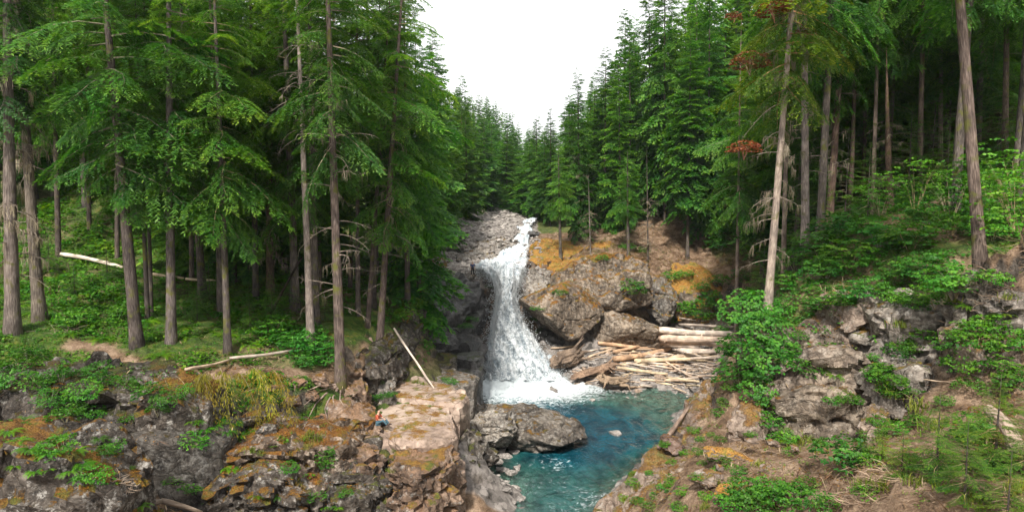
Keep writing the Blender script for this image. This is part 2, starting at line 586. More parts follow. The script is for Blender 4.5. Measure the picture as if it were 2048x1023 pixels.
# ------------------------------------------------------------------ terrain
CTRL = [at(*c) for c in [
    # left bank: outcrop in front, gully, cliff lip, trail terrace, forest floor, hillside
    (-260, 1080, 22), (0, 1080, 23), (110, 1080, 23.5), (200, 1080, 24.5), (240, 1060, 26), (0, 935, 26.5), (110, 940, 27), (-260, 930, 26), (330, 1040, 29.5), (180, 960, 33.2), (60, 930, 33.2), (300, 985, 33.5), (180, 920, 29), (0, 910, 29), (-260, 860, 30),
    (420, 1050, 33), (520, 1060, 33.5), (640, 1060, 34), (250, 930, 31), (380, 960, 33),
    (-260, 740, 35), (0, 748, 35.5), (150, 738, 36), (290, 762, 35.6), (380, 778, 35.8), (470, 790, 36), (560, 800, 37), (640, 800, 38.5), (700, 795, 39.5),
    (-260, 690, 37), (0, 692, 37.5), (200, 700, 37.8), (300, 742, 36.2), (400, 750, 37.2), (500, 735, 39), (600, 725, 41), (690, 700, 43.5), (735, 680, 47), (780, 655, 52), (825, 600, 60), (835, 570, 68),
    (-260, 590, 44), (0, 612, 44), (150, 612, 45), (300, 625, 46), (450, 650, 44.5), (600, 650, 46), (700, 628, 52), (760, 600, 58),
    (-260, 520, 54), (0, 527, 54), (200, 525, 56), (400, 545, 58), (600, 562, 60), (750, 545, 68), (840, 525, 80),
    (0, 455, 66), (300, 462, 72), (600, 480, 78), (800, 485, 90), (860, 472, 100),
    (720, 830, 40), (740, 815, 43.2), (785, 800, 46), (800, 775, 48.5), (745, 745, 44.2), (760, 860, 40), (830, 800, 45), (860, 770, 50), (900, 770, 54), (870, 720, 60), (850, 740, 66), (930, 745, 67),
    (930, 880, 43), (960, 930, 45), (800, 960, 38.5), (700, 940, 37.5),
    (855, 565, 76), (900, 560, 78), (940, 556, 78), (1000, 556, 79), (1045, 556, 79),
    (1000, 524, 87), (1040, 484, 98), (1060, 450, 121), (900, 522, 89), (880, 484, 98), (960, 444, 116), (1000, 434, 131), (960, 416, 150), (1060, 425, 160),
    # right bank
    (1260, 1010, 31), (1350, 905, 35), (1405, 825, 39), (1452, 765, 43), (1448, 770, 47), (1452, 760, 52), (1458, 750, 58), (1470, 740, 64), (1470, 700, 72), (1500, 660, 50), (1520, 640, 58), (1520, 620, 66), (1520, 600, 76),
    (1330, 1030, 26), (1450, 1010, 24), (1600, 1012, 21), (1800, 1020, 17.5), (2040, 1020, 15), (2250, 1000, 15), (1500, 915, 28.5), (1650, 912, 27.5), (1750, 900, 26), (1900, 850, 24.5), (2060, 830, 23.5), (2250, 800, 24), (1960, 770, 26.6), (2050, 750, 25.8),
    (1500, 862, 32.2), (1570, 865, 33.0), (1640, 868, 32.8), (1720, 880, 32.0), (1760, 870, 31.5), (1850, 850, 30.6), (1930, 830, 29.6), (1830, 720, 33.2), (1900, 720, 32.2), (1770, 730, 33.6),
    (1470, 760, 36), (1600, 705, 35.8), (1720, 705, 35.0), (1800, 640, 35.0), (1900, 620, 33.6), (2050, 610, 28.5), (2300, 600, 27),
    (1485, 650, 41.5), (1560, 600, 41), (1700, 575, 39), (1850, 540, 35), (1960, 545, 29), (2060, 530, 28.5), (2300, 500, 30),
    (1580, 530, 56), (1600, 498, 48), (1750, 450, 46), (1950, 440, 41), (2200, 430, 42),
    (1450, 500, 93), (1560, 500, 74), (1650, 425, 66), (1900, 385, 60), (2200, 350, 62),
    (1100, 765, 67), (1150, 712, 72), (1250, 708, 74), (1350, 700, 76), (1430, 690, 77), (1250, 800, 64.3), (1370, 805, 63), (1450, 790, 63), (1330, 648, 83), (1420, 628, 83),
    (1090, 590, 82), (1080, 508, 89), (1150, 528, 87), (1250, 528, 87), (1330, 548, 88), (1410, 545, 88), (1150, 480, 97), (1300, 474, 96), (1400, 505, 94), (1440, 560, 84),
]]
CTRL += [np.array(c, float) for c in [
    (-60, 90, 35), (-100, 90, 58), (-60, 130, 46), (-120, 150, 84), (-36, 120, 30), (-28, 150, 30), (-60, 200, 56), (-110, 220, 90), (-18, 180, 22),
    (-40, 70, 24), (-70, 50, 30), (-110, 40, 50), (-60, 20, 16), (-30, 10, 10), (-160, 100, 100), (-170, 260, 120), (-60, 300, 48), (-22, 250, 24), (5, 300, 20), (-10, 400, 10), (-120, 400, 60), (0, 220, 19),
    (26, 100, 17), (44, 100, 28), (70, 110, 50), (38, 140, 29), (17, 140, 17), (80, 180, 66), (40, 200, 36), (16, 200, 19), (120, 140, 95), (60, 300, 40), (25, 260, 22), (170, 200, 120), (120, 400, 60), (30, 400, 12),
    (40, 30, 21), (45, 50, 29), (60, 62, 38), (60, 84, 42), (100, 60, 72), (100, 20, 50), (40, 8, 16), (160, 60, 110), (20, 8, 10), (160, 20, 90), (-160, 20, 80),
    # river bed
    (-1, 30, -1.0), (1, 38, -0.7), (0.8, 43, -0.45), (2.5, 47, -0.7), (5, 50, -2.3), (8, 55, -2.6), (4, 60, -2.8), (11, 59, -1.6), (0, 66, -2.5), (4, 68, -2.2), (-2, 70, -2.0), (-1.5, 52, 0.1), (-2.2, 47.5, 0.15), (12, 53, -1.6), (8, 47, -0.5), (5.2, 43, -0.8), (4.2, 38, -0.6), (1.5, 20, -1), (0, 8, -1),
    (-0.5, 56, -0.8), (14, 62, -0.5),
]]
CTRL = np.array(CTRL)
_c2 = CTRL[:, :2]
_r = np.sqrt(((_c2[:, None] - _c2[None]) ** 2).sum(2))
_n = len(CTRL)
_A = np.zeros((_n + 3, _n + 3))
_A[:_n, :_n] = -_r - np.eye(_n) * 0.12
_A[:_n, _n] = 1
_A[:_n, _n + 1:] = _c2
_A[_n, :_n] = 1
_A[_n + 1:, :_n] = _c2.T
_w = np.linalg.solve(_A, np.concatenate([CTRL[:, 2], [0, 0, 0]]))


def ground(xy, noise=True):
    xy = np.asarray(xy, float).reshape(-1, 2)
    out = np.zeros(len(xy))
    for i in range(0, len(xy), 20000):
        q = xy[i:i + 20000]
        d = np.sqrt(((q[:, None] - _c2[None]) ** 2).sum(2))
        out[i:i + 20000] = -d @ _w[:_n] + _w[_n] + q @ _w[_n + 1:]
    if noise:
        P = np.concatenate([xy, np.zeros((len(xy), 1))], 1)
        amp = np.clip((xy[:, 1] - 5) / 60, 0.25, 3)
        out += 0.34 * fbm(P * 0.55, 4, 3) + amp * 0.35 * fbm(P * 0.12, 3, 8)
    return out


def axis(a, f0, f1, b, step, grow=1.09):
    mid = list(np.arange(f0, f1, step))
    hi, s = [f1], step
    while hi[-1] < b:
        s *= grow
        hi.append(hi[-1] + s)
    lo, s = [f0], step
    while lo[-1] > a:
        s *= grow
        lo.append(lo[-1] - s)
    return np.array(lo[:0:-1] + mid + hi)


gx = axis(-230, -34, 34, 230, 0.34)
gy = axis(6, 22, 92, 330, 0.34)
GX, GY = np.meshgrid(gx, gy)
gxy = np.stack([GX.ravel(), GY.ravel()], 1)
gz = ground(gxy)
TV = np.concatenate([gxy, gz[:, None]], 1)
ny, nx = GX.shape
idx = np.arange(ny * nx).reshape(ny, nx)
TF = np.stack([idx[:-1, :-1].ravel(), idx[:-1, 1:].ravel(), idx[1:, 1:].ravel(), idx[1:, :-1].ravel()], 1)
# small lumps on the river bed and on the gravel bar, rough ground elsewhere
TN = vnormals(TV, TF)
steep = 1 - np.clip(TN[:, 2], 0, 1)
near = np.clip(1 - (np.abs(TV[:, 0]) - 34) / 30, 0, 1) * np.clip(1 - (TV[:, 1] - 92) / 40, 0, 1)
TV2 = rocky(TV, TN, 0.5, 1.3, 21)
TV = TV + (TV2 - TV) * (np.clip(0.25 + steep * 1.6, 0, 1) * near)[:, None]
# what grows where (a property of the place): green ground cover, brown duff, grey gravel
px_, py_ = to_px(TV)
green = np.zeros(len(TV))
left = TV[:, 0] < -4
green[left & (TV[:, 1] > 33)] = 1.0
green *= np.clip(0.75 + 0.9 * fbm(TV * 0.25, 3, 50), 0, 1)
trail = np.array([at(*p)[:2] for p in [(150, 688, 38.5), (205, 700, 37.9), (235, 722, 37), (300, 745, 36.2), (340, 752, 36.4), (420, 752, 37.2), (520, 745, 38.7), (620, 750, 40), (700, 730, 42.5), (740, 690, 46)]])
dtr = np.full(len(TV), 99.0)
for a_, b_ in zip(trail[:-1], trail[1:]):
    ab = b_ - a_
    t_ = np.clip(((TV[:, :2] - a_) @ ab) / (ab @ ab), 0, 1)
    dtr = np.minimum(dtr, np.sqrt(((TV[:, :2] - a_ - t_[:, None] * ab) ** 2).sum(1)))
green *= np.clip((dtr - 0.5) / 0.35, 0, 1)
rightg = (TV[:, 0] > 9) & (TV[:, 1] > 33) & ((TV[:, 2] > 9.5)) & ~((TV[:, 1] > 78) & (TV[:, 1] < 105) & (TV[:, 0] < 28))
green[rightg] = np.clip(0.55 + 1.2 * fbm(TV[rightg] * 0.3, 3, 60), 0, 1)
green[(TV[:, 1] > 105)] = 0.8
gravel = np.zeros(len(TV))
gravel[(TV[:, 2] < 4.6) & (TV[:, 1] > 40)] = 1
barm = (TV[:, 1] > 77) & (TV[:, 1] < 165) & (px_ > 845) & (px_ < 1075)
gravel[barm] = 1
green[gravel > 0] = 0
terr_m, n, l = newmat('forest_ground')
geo = n.new('ShaderNodeNewGeometry')
ag = N_(n, 'ShaderNodeAttribute', attribute_name='green')
av = N_(n, 'ShaderNodeAttribute', attribute_name='gravel')
n1 = N_(n, 'ShaderNodeTexNoise', Scale=1.2, Detail=8.0, Roughness=0.7)
l.new(geo.outputs['Position'], n1.inputs['Vector'])
n2 = N_(n, 'ShaderNodeTexNoise', Scale=11.0, Detail=5.0, Roughness=0.7)
l.new(geo.outputs['Position'], n2.inputs['Vector'])
rs = ramp(n, [(0.3, (0.06, 0.038, 0.025)), (0.46, (0.17, 0.108, 0.069)), (0.60, (0.31, 0.215, 0.148)), (0.75, (0.38, 0.28, 0.20))])
l.new(n1.outputs['Fac'], rs.inputs[0])
rf = ramp(n, [(0.3, (0.5, 0.5, 0.5)), (0.7, (1.4, 1.4, 1.4))])
l.new(n2.outputs['Fac'], rf.inputs[0])
soil = mixc(n, l, 1.0, rs.outputs[0], rf.outputs[0], 'MULTIPLY')
rg = ramp(n, [(0.33, (0.020, 0.040, 0.010)), (0.5, (0.055, 0.105, 0.018)), (0.66, (0.13, 0.14, 0.025))])
l.new(n1.outputs['Fac'], rg.inputs[0])
grn = mixc(n, l, 1.0, rg.outputs[0], rf.outputs[0], 'MULTIPLY')
gf = math_(n, l, 'ADD', ag.outputs['Fac'], math_(n, l, 'MULTIPLY', math_(n, l, 'SUBTRACT', n2.outputs['Fac'], 0.5), 0.8), clamp=True)
col = mixc(n, l, gf, soil, grn)
rgv = ramp(n, [(0.33, (0.075, 0.068, 0.062)), (0.5, (0.21, 0.185, 0.168)), (0.68, (0.40, 0.36, 0.33))])
vv = N_(n, 'ShaderNodeTexVoronoi', Scale=2.4)
l.new(geo.outputs['Position'], vv.inputs['Vector'])
l.new(math_(n, l, 'ADD', math_(n, l, 'MULTIPLY', n1.outputs['Fac'], 0.7), math_(n, l, 'MULTIPLY', vv.outputs['Color'], 0.3)), rgv.inputs[0])
col = mixc(n, l, av.outputs['Fac'], col, rgv.outputs[0])
sn_ = n.new('ShaderNodeSeparateXYZ')
l.new(geo.outputs['Normal'], sn_.inputs[0])
sr_ = n.new('ShaderNodeMapRange')
sr_.inputs['From Min'].default_value = 0.62
sr_.inputs['From Max'].default_value = 0.42
l.new(math_(n, l, 'ADD', sn_.outputs[2], math_(n, l, 'MULTIPLY', math_(n, l, 'SUBTRACT', n1.outputs['Fac'], 0.5), 0.5)), sr_.inputs['Value'])
rk_ = ramp(n, [(0.36, (0.018, 0.015, 0.012)), (0.5, (0.082, 0.068, 0.056)), (0.66, (0.22, 0.185, 0.155))])
l.new(math_(n, l, 'ADD', math_(n, l, 'MULTIPLY', n1.outputs['Fac'], 0.6), math_(n, l, 'MULTIPLY', n2.outputs['Fac'], 0.4)), rk_.inputs[0])
col = mixc(n, l, sr_.outputs[0], col, rk_.outputs[0])
p = N_(n, 'ShaderNodeBsdfPrincipled', Roughness=0.92)
p.inputs['Specular IOR Level'].default_value = 0.15
l.new(col, p.inputs['Base Color'])
bp = N_(n, 'ShaderNodeBump', Strength=0.8, Distance=0.15)
l.new(math_(n, l, 'ADD', n2.outputs['Fac'], n1.outputs['Fac']), bp.inputs['Height'])
l.new(bp.outputs[0], p.inputs['Normal'])
o_ = n.new('ShaderNodeOutputMaterial')
l.new(p.outputs[0], o_.inputs[0])
me = mesh_np('terrain', TV, TF, [terr_m], True, None, {'green': ('POINT', green), 'gravel': ('POINT', gravel)})
ter = link('terrain', me)
ter['kind'] = 'structure'
ter['label'] = 'forest floor, rocky banks and stream bed of the river gorge'
SOLID = [(TV, TF)]
print('terrain', len(TV), round(time.time() - T0, 1))


# ------------------------------------------------------------------ rocks
def smooth_closed(P, m):
    """closed outline resampled to m points, corners kept fairly sharp"""
    P = np.asarray(P, float)
    n_ = len(P)
    seg = np.linalg.norm(np.roll(P, -1, 0) - P, axis=1)
    cum = np.concatenate([[0], np.cumsum(seg)])
    t = np.linspace(0, cum[-1], m, endpoint=False)
    Pc = np.concatenate([P, P[:1]])
    out = np.stack([np.interp(t, cum, Pc[:, k]) for k in range(3)], 1)
    k = max(1, int(m / n_ * 0.16))
    for _ in range(k):
        out = 0.5 * out + 0.25 * (np.roll(out, 1, 0) + np.roll(out, -1, 0))
    return out


def outcrop(name, label, top, zb, mat, flare=0.12, res=0.3, amp=0.35, scale=1.4, dome=0.0, seed=1, edge=0.25, crack=0.6, cat='rock', group=None, stretch=1.7, topflat=0.35, color=None, under=0.0):
    """rock mass: outline of its top (world points), sides down to zb"""
    top = np.asarray(top, float)
    per = np.linalg.norm(np.roll(top, -1, 0) - top, axis=1).sum()
    m = int(np.clip(per / res, 24, 220))
    rim = smooth_closed(top, m)
    area = 0.5 * (rim[:, 0] * np.roll(rim[:, 1], -1) - np.roll(rim[:, 0], -1) * rim[:, 1]).sum()
    if area < 0:
        rim = rim[::-1]
    c = rim.mean(0)
    hgt = max(0.3, rim[:, 2].mean() - zb)
    K = int(np.clip(hgt / res, 4, 48))
    rings = []
    for k in range(K + 1):
        t = k / K
        s = 1 + flare * (1 - t) - under * math.sin(math.pi * min(1, (1 - t) * 1.2)) * 0.5
        rr = c + (rim - c) * s
        z = zb + (rim[:, 2] - zb) * t
        if k == K:
            rr = c + (rim - c) * (1 - edge * 0.12)
        rings.append(np.stack([rr[:, 0], rr[:, 1], z], 1))
    width = np.linalg.norm(rim[:, :2] - c[:2], axis=1).mean()
    Kc = int(np.clip(width / res, 4, 40))
    for k in range(1, Kc):
        t = k / Kc
        s = (1 - edge * 0.12) * (1 - t)
        z = c[2] + (rim[:, 2] - c[2]) * (1 - t) + dome * (1 - (1 - t) ** 2) + edge * 0.25 * min(1, t * 4)
        rings.append(np.stack([c[0] + (rim[:, 0] - c[0]) * s, c[1] + (rim[:, 1] - c[1]) * s, z], 1))
    V = np.concatenate(rings + [np.array([[c[0], c[1], c[2] + dome + edge * 0.25]])])
    nr = len(rings)
    ii = np.arange(nr * m).reshape(nr, m)
    jj = np.roll(ii, -1, 1)
    Q = np.stack([ii[:-1].ravel(), jj[:-1].ravel(), jj[1:].ravel(), ii[1:].ravel()], 1)
    Tt = np.stack([ii[-1], jj[-1], np.full(m, nr * m)], 1)
    Nn = vnormals(V, [Q, Tt])
    V2 = rocky(V, Nn, amp * 1.15, scale * 1.55, seed, crack, stretch=stretch)
    V2 = V2 + Nn * (0.22 * amp * fbm(V * 2.2 / scale, 3, seed + 9))[:, None]
    w = np.ones(len(V))
    w[(K + 2) * m:] = topflat
    V = V + (V2 - V) * w[:, None]
    me_ = mesh_np(name, V, [Q, Tt], [mat], False)
    # facets with soft shading: smooth shading, sharp where the blocks break
    me_.polygons.foreach_set('use_smooth', np.full(len(me_.polygons), True))
    try:
        me_.set_sharp_from_angle(angle=R(38))
    except Exception:
        pass
    o = link(name, me_)
    if color:
        o.color = color
    tag(o, label, cat, group)
    SOLID.append((V, np.concatenate([Q[:, [0, 1, 2]], Q[:, [0, 2, 3]], Tt])))
    return o


def cubesphere(nn):
    g = np.linspace(-1, 1, nn + 1)
    V, F, off = [], [], 0
    u, v = np.meshgrid(g, g)
    for ax in range(3):
        for sg in (-1, 1):
            P = np.zeros((nn + 1, nn + 1, 3))
            P[..., ax] = sg
            P[..., (ax + 1) % 3] = np.tan(u * math.pi / 4)
            P[..., (ax + 2) % 3] = np.tan(v * math.pi / 4)
            i = np.arange((nn + 1) ** 2).reshape(nn + 1, nn + 1) + off
            f = np.stack([i[:-1, :-1].ravel(), i[:-1, 1:].ravel(), i[1:, 1:].ravel(), i[1:, :-1].ravel()], 1)
            if sg < 0:
                f = f[:, ::-1]
            V.append(P.reshape(-1, 3))
            F.append(f)
            off += (nn + 1) ** 2
    V = np.concatenate(V)
    F = np.concatenate(F)
    V /= np.linalg.norm(V, axis=1, keepdims=True)
    key = np.round(V, 5)
    _, first, inv = np.unique(key, axis=0, return_index=True, return_inverse=True)
    return V[first], inv.ravel()[F]


_CS = {k: cubesphere(k) for k in (5, 10, 22, 44)}


def boulder_verts(nn, seed, planes=16, lo=0.62, hi=1.0, soft=14.0):
    d, F = _CS[nn]
    rng = np.random.RandomState(seed)
    pn = rng.normal(size=(planes, 3))
    pn /= np.linalg.norm(pn, axis=1, keepdims=True)
    pd = rng.uniform(lo, hi, planes)
    q = np.maximum(d @ pn.T, 0.02) / pd
    r = 1.0 / (np.power(np.power(q, soft).sum(1), 1 / soft))
    r = np.minimum(r, 1.25)
    return d * r[:, None], F


def boulder(name, label, c, half, mat, rot=(0, 0, 0), seed=1, nn=44, amp=0.12, scale=1.0, planes=16, cat='boulder', group=None, color=None, lo=0.62, crack=0.5):
    V, F = boulder_verts(nn, seed, planes, lo)
    V = V * np.asarray(half, float)
    V = V @ np.array(Euler(rot).to_matrix()).T
    if amp:
        Nn = vnormals(V, F)
        V = rocky(V, Nn, amp, scale, seed, crack)
    me_ = mesh_np(name, V, F, [mat], True)
    try:
        me_.set_sharp_from_angle(angle=R(40))
    except Exception:
        pass
    o = link(name, me_, loc=tuple(c))
    if color:
        o.color = color
    tag(o, label, cat, group)
    if nn >= 22:
        SOLID.append((V + np.asarray(c), np.concatenate([F[:, [0, 1, 2]], F[:, [0, 2, 3]]])))
    return o


def pz(z, *pts):
    return [atz(x, y, z) for x, y in pts]


def pD(*pts):
    return [at(*q) for q in pts]


def wall(front, depth, dz=0.0, dx=0.0):
    f = [np.asarray(q) for q in front]
    return f + [q + np.array([dx, depth, dz]) for q in f[::-1]]


# ---- left bank
outcrop('rock_outcrop', 'dark outcrop with orange moss and ferns in the lower left corner', wall(pD((-120, 905, 23.2), (30, 900, 23.5), (120, 918, 23.8), (205, 955, 24.3), (235, 1000, 24.6)), 3.2, 0.35, -0.3), 3.0, M_RDARKM, 0.10, 0.22, 0.45, 1.5, 0.2, 3, 0.5)
outcrop('rock_outcrop', 'black cliff under the mossy bank at the left edge', wall(pD((-140, 800, 32.0), (0, 800, 32.2), (90, 790, 32.5), (170, 800, 32.6)), 4, 0.9), 4.0, M_RDARK, 0.10, 0.26, 0.6, 1.7, 0.1, 4, 0.5, color=(.6, .6, .6, 1))  # object colour darkens it as wet, lichened rock
outcrop('rock_outcrop', 'dark cliff face below the dirt trail', wall(pD((140, 800, 32.3), (210, 795, 32.4), (275, 800, 32.4), (300, 815, 32.2)), 4, 0.9), 4.0, M_RDARK, 0.06, 0.24, 0.55, 1.5, 0.1, 5, 0.5, color=(.6, .6, .6, 1))  # same darker tint for wet, lichened rock
outcrop('rock_outcrop', 'jutting rock block with orange moss and a dark undercut below the trail', wall(pD((262, 800, 31.6), (300, 790, 31.4), (350, 805, 31.6), (400, 830, 32.2)), 3.4, 0.5), at(300, 880, 31.5)[2], M_RDARKM, -0.04, 0.2, 0.3, 1.6, 0.1, 6, 0.4, under=0.1)
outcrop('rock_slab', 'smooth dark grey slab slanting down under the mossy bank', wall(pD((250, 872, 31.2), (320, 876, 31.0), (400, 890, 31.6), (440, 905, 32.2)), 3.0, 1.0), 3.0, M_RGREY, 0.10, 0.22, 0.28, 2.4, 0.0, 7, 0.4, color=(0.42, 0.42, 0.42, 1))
outcrop('rock_outcrop', 'broad lumpy outcrop capped with rusty orange moss', wall(pD((400, 925, 32.6), (450, 905, 32.8), (520, 898, 33.2), (600, 905, 33.8), (660, 915, 34.6), (700, 905, 35.4)), 4.0, 0.75, 0.5), 2.0, M_RDARKM, 0.13, 0.2, 0.62, 1.5, 0.35, 8, 0.6, color=(1.25, 1.1, .98, 1))
outcrop('rock_outcrop', 'low moss covered ledge hanging from the mossy outcrop', wall(pD((415, 980, 31.4), (470, 955, 31.6), (540, 950, 32.0), (600, 965, 32.6)), 3.0, 0.4), 2.0, M_RDARKM, 0.15, 0.2, 0.5, 1.1, 0.25, 9, 0.6)
outcrop('rock_outcrop', 'dark craggy rock at the bottom edge below the shelf', wall(pD((600, 985, 33.4), (660, 960, 34.0), (730, 955, 34.8), (780, 975, 35.2)), 3.4, 0.7), 1.0, M_RDARK, 0.2, 0.2, 0.6, 1.2, 0.2, 10, 0.6)
outcrop('rock_outcrop', 'brown weathered rock under the tree roots beside the seated person', pD((610, 838, 37.6), (650, 800, 38.8), (700, 795, 40.0), (745, 808, 40.6), (752, 840, 39.4), (742, 865, 38.2), (690, 875, 37.3), (630, 868, 36.9)), 3.0, M_RPINKB, 0.16, 0.2, 0.42, 1.3, 0.25, 11, 0.6)
outcrop('rock_outcrop', 'craggy brown face with dry grass below the root rock', pD((640, 892, 36.2), (700, 880, 37.0), (760, 880, 37.6), (775, 905, 36.6), (730, 935, 35.6), (660, 930, 35.2)), 1.5, M_RPINKB, 0.16, 0.2, 0.5, 1.1, 0.1, 12, 0.6)
SHELF_Z = at(765, 853, 40)[2]
outcrop('rock_shelf', 'flat pale pinkish shelf where the person in red sits', pz(SHELF_Z, (738, 852), (752, 822), (772, 800), (870, 790), (905, 822), (922, 868), (880, 884), (790, 890)), -0.5, M_RPINK, 0.07, 0.2, 0.28, 2.2, 0.0, 13, 0.4, topflat=0.16, stretch=1.1)
outcrop('rock_shelf', 'upper flat shelf of pale rock at the foot of the leaning pole', pz(SHELF_Z + 0.35, (772, 795), (790, 760), (850, 752), (905, 768), (936, 790), (922, 812), (870, 806)), -0.5, M_RPINK, 0.06, 0.2, 0.28, 2.0, 0.0, 14, 0.4, topflat=0.16, stretch=1.1)
outcrop('rock_outcrop', 'rounded brown rock face dropping from the front of the pale shelf', pz(SHELF_Z - 0.5, (768, 905), (800, 880), (880, 878), (912, 886), (905, 925), (850, 950), (790, 945)), -0.5, M_RPINKB, 0.10, 0.2, 0.55, 1.3, 0.1, 15, 0.5)
outcrop('rock_outcrop', 'dark wet blocks at the water under the right end of the shelf', pD((905, 890, 42.0), (935, 850, 44.5), (958, 860, 45.5), (972, 905, 44.5), (965, 945, 43.2), (925, 945, 42.0)), -1.0, M_RDARK, 0.12, 0.2, 0.5, 1.3, 0.1, 16, 0.6)
outcrop('rock_outcrop', 'grey cracked boulder at the bottom edge beside the near water', pD((850, 985, 39.0), (885, 962, 40.5), (920, 975, 41.0), (945, 1010, 40.6), (930, 1060, 39.0), (860, 1060, 38.0)), -1.0, M_RGREY, 0.10, 0.2, 0.4, 1.8, 0.3, 17, 0.8)
outcrop('rock_slab', 'grey angular block standing over the pool next to the pale shelf', pz(at(900, 752, 53)[2], (858, 752), (872, 736), (905, 734), (956, 748), (948, 768), (900, 776)), -0.5, M_RGREY, -0.03, 0.25, 0.22, 2.6, 0.0, 18, 0.3, topflat=0.2)
outcrop('rock_slab', 'mossy ledge stepping up behind the grey block', pz(at(880, 718, 58)[2], (845, 722), (860, 706), (900, 704), (915, 712), (905, 730), (860, 734)), 0, M_RDARK, 0.03, 0.28, 0.25, 1.8, 0, 19, 0.3)
outcrop('rock_slab', 'dark wet ledge at the foot of the waterfall, beside the white water', pz(at(940, 712, 64)[2], (905, 716), (915, 702), (962, 698), (968, 714), (950, 722)), -1, M_RWET, 0.04, 0.28, 0.25, 1.6, 0, 20, 0.3)
outcrop('rock_slab', 'lowest wet ledge touching the pool left of the waterfall', pz(at(940, 740, 62)[2], (900, 742), (912, 732), (966, 730), (966, 742), (945, 748)), -1, M_RWET, 0.04, 0.28, 0.22, 1.5, 0, 24, 0.3)
outcrop('rock_outcrop', 'dark mossy wall of rock left of the waterfall', pD((842, 600, 71), (850, 572, 74), (905, 556, 76), (960, 556, 76.5), (983, 580, 75.6), (975, 610, 73.8), (930, 628, 71), (870, 640, 69)), -1, M_RWET, 0.08, 0.34, 0.95, 2.4, 0.2, 21, 0.6)
outcrop('rock_outcrop', 'dark lower buttress left of the waterfall', pD((838, 690, 64), (850, 655, 67), (930, 645, 70), (962, 665, 71), (958, 690, 69.5), (900, 700, 65.5)), -1, M_RWET, 0.06, 0.34, 0.7, 1.9, 0.1, 22, 0.5)
outcrop('rock_outcrop', 'mossy dark bank under the slim trees above the shelf', pD((690, 722, 43.6), (715, 700, 45.2), (770, 690, 48), (800, 660, 53), (835, 610, 60), (838, 640, 58), (822, 690, 51), (790, 715, 46.5), (740, 735, 43.8)), 5.0, M_RDARK, 0.08, 0.26, 0.6, 1.5, 0.3, 23, 0.6)
outcrop('rock_slab', 'small tan block beside the tall leaning trunk base', pD((695, 762, 41.4), (722, 750, 42.5), (742, 762, 42.2), (735, 785, 41.2), (705, 785, 40.6)), 5.5, M_RPINKB, 0.05, 0.16, 0.2, 1.2, 0.05, 25, 0.3)
outcrop('rock_slab', 'dark cracked block on the shelf with ferns in front', pD((745, 770, 44.2), (770, 756, 45.4), (790, 764, 45.2), (788, 788, 44), (755, 790, 43.4)), 6.0, M_RGREY, 0.05, 0.16, 0.25, 1.2, 0.05, 26, 0.3)
outcrop('rock_slab', 'flat path ledge between the slim trunks', pD((690, 690, 46.5), (700, 678, 48), (745, 672, 49.5), (748, 688, 48), (720, 700, 46.2)), 7.0, M_RPINK, 0.03, 0.2, 0.15, 1.5, 0, 27, 0.3)
for i, (x, y, D, w) in enumerate([(640, 760, 39, .55), (715, 745, 42.5, .5), (620, 790, 38.4, .5), (590, 770, 38.4, .6), (545, 775, 37.6, .55), (585, 800, 37.2, .5), (700, 785, 40.5, .5)]):
    boulder('boulder', ['brown stone at the foot of the leaning trunk', 'stone stacked above the tan block', 'mossy stone beside the surface roots', 'squarish stone on the bank edge between shrub and roots', 'brown stone tucked under the fallen pole', 'low stone under the hanging mossy branches', 'flat stone at the edge of the roots'][i], at(x, y, D), (w * 1.2, w, w * .7), M_RPINKB, (0, .1, i), 70 + i, 22, .08, .7)
boulder('boulder', 'squarish stone with orange moss perched on the mossy outcrop', at(537, 856, 34.6), (.62, .5, .42), M_RDARKM, (.1, .1, .5), 80, 22, .06, .6)
boulder('boulder', 'long orange stone behind the squarish mossy stone', at(500, 835, 35.4), (.8, .5, .35), M_RDARKM, (.1, -.1, .2), 81, 22, .06, .6)

# ---- island boulder and rocks by the water
ib = atz(1045, 880, 0)
boulder('boulder', 'large grey cracked boulder rising from the pool below the falls', at(1042, 858, 53.2), (4.4, 3.2, 1.75), M_RGREY, (0.10, 0.14, -0.28), 36, 44, 0.22, 1.7, 14, lo=.74, color=(.72, .70, .68, 1))
boulder('boulder', 'low grey shoulder of rock between the big boulder and the shelf', at(975, 858, 50.5), (1.9, 2.3, 1.7), M_RGREY, (0, -0.1, 0.3), 32, 44, 0.25, 1.0)
for i, (x, y, w) in enumerate([(1012, 912, .5), (995, 925, .42), (1028, 905, .36), (1003, 940, .4), (985, 958, .5), (1035, 935, .35), (1022, 945, .42), (1000, 905, .45), (990, 890, .5), (1048, 960, .5), (1130, 945, .6), (1185, 800, .35), (1232, 868, .5)]):
    boulder('stone', ['pale stone in the shallows below the big boulder', 'tawny stone under the near current', 'low stone breaking the surface in mid pool'][0 if i < 9 else 1 if i < 11 else 2], atz(x, y, 0) + np.array([0, 0, w * .1 if i < 9 or i > 10 else -w * .8]), (w * 1.2, w, w * .6), M_STONE, (0, 0, i), 90 + i, 10, .04, .5, cat='stone', group='stones in the shallows')

for i, (x, y, D, hh, t) in enumerate([(930, 955, 42.2, (1.2, 1.3, 1.5), 'dark angular rock under the corner of the shelf'), (905, 1000, 40.6, (1.3, 1.2, 1.4), 'grey rock low on the left water edge'), (958, 985, 43.2, (.9, 1.0, 1.0), 'wet dark rock where the near water meets the bank'), (948, 920, 44.2, (1.0, 1.1, 1.3), 'upright dark rock between the shelf and the shallows'), (975, 915, 46, (.9, 1.0, .9), 'low dark rock beside the pale shallow stones')]):
    boulder('boulder', t, at(x, y, D), hh, M_RDARK if i != 1 else M_RGREY, (.1, .1, i), 160 + i, 22, .22, .9)
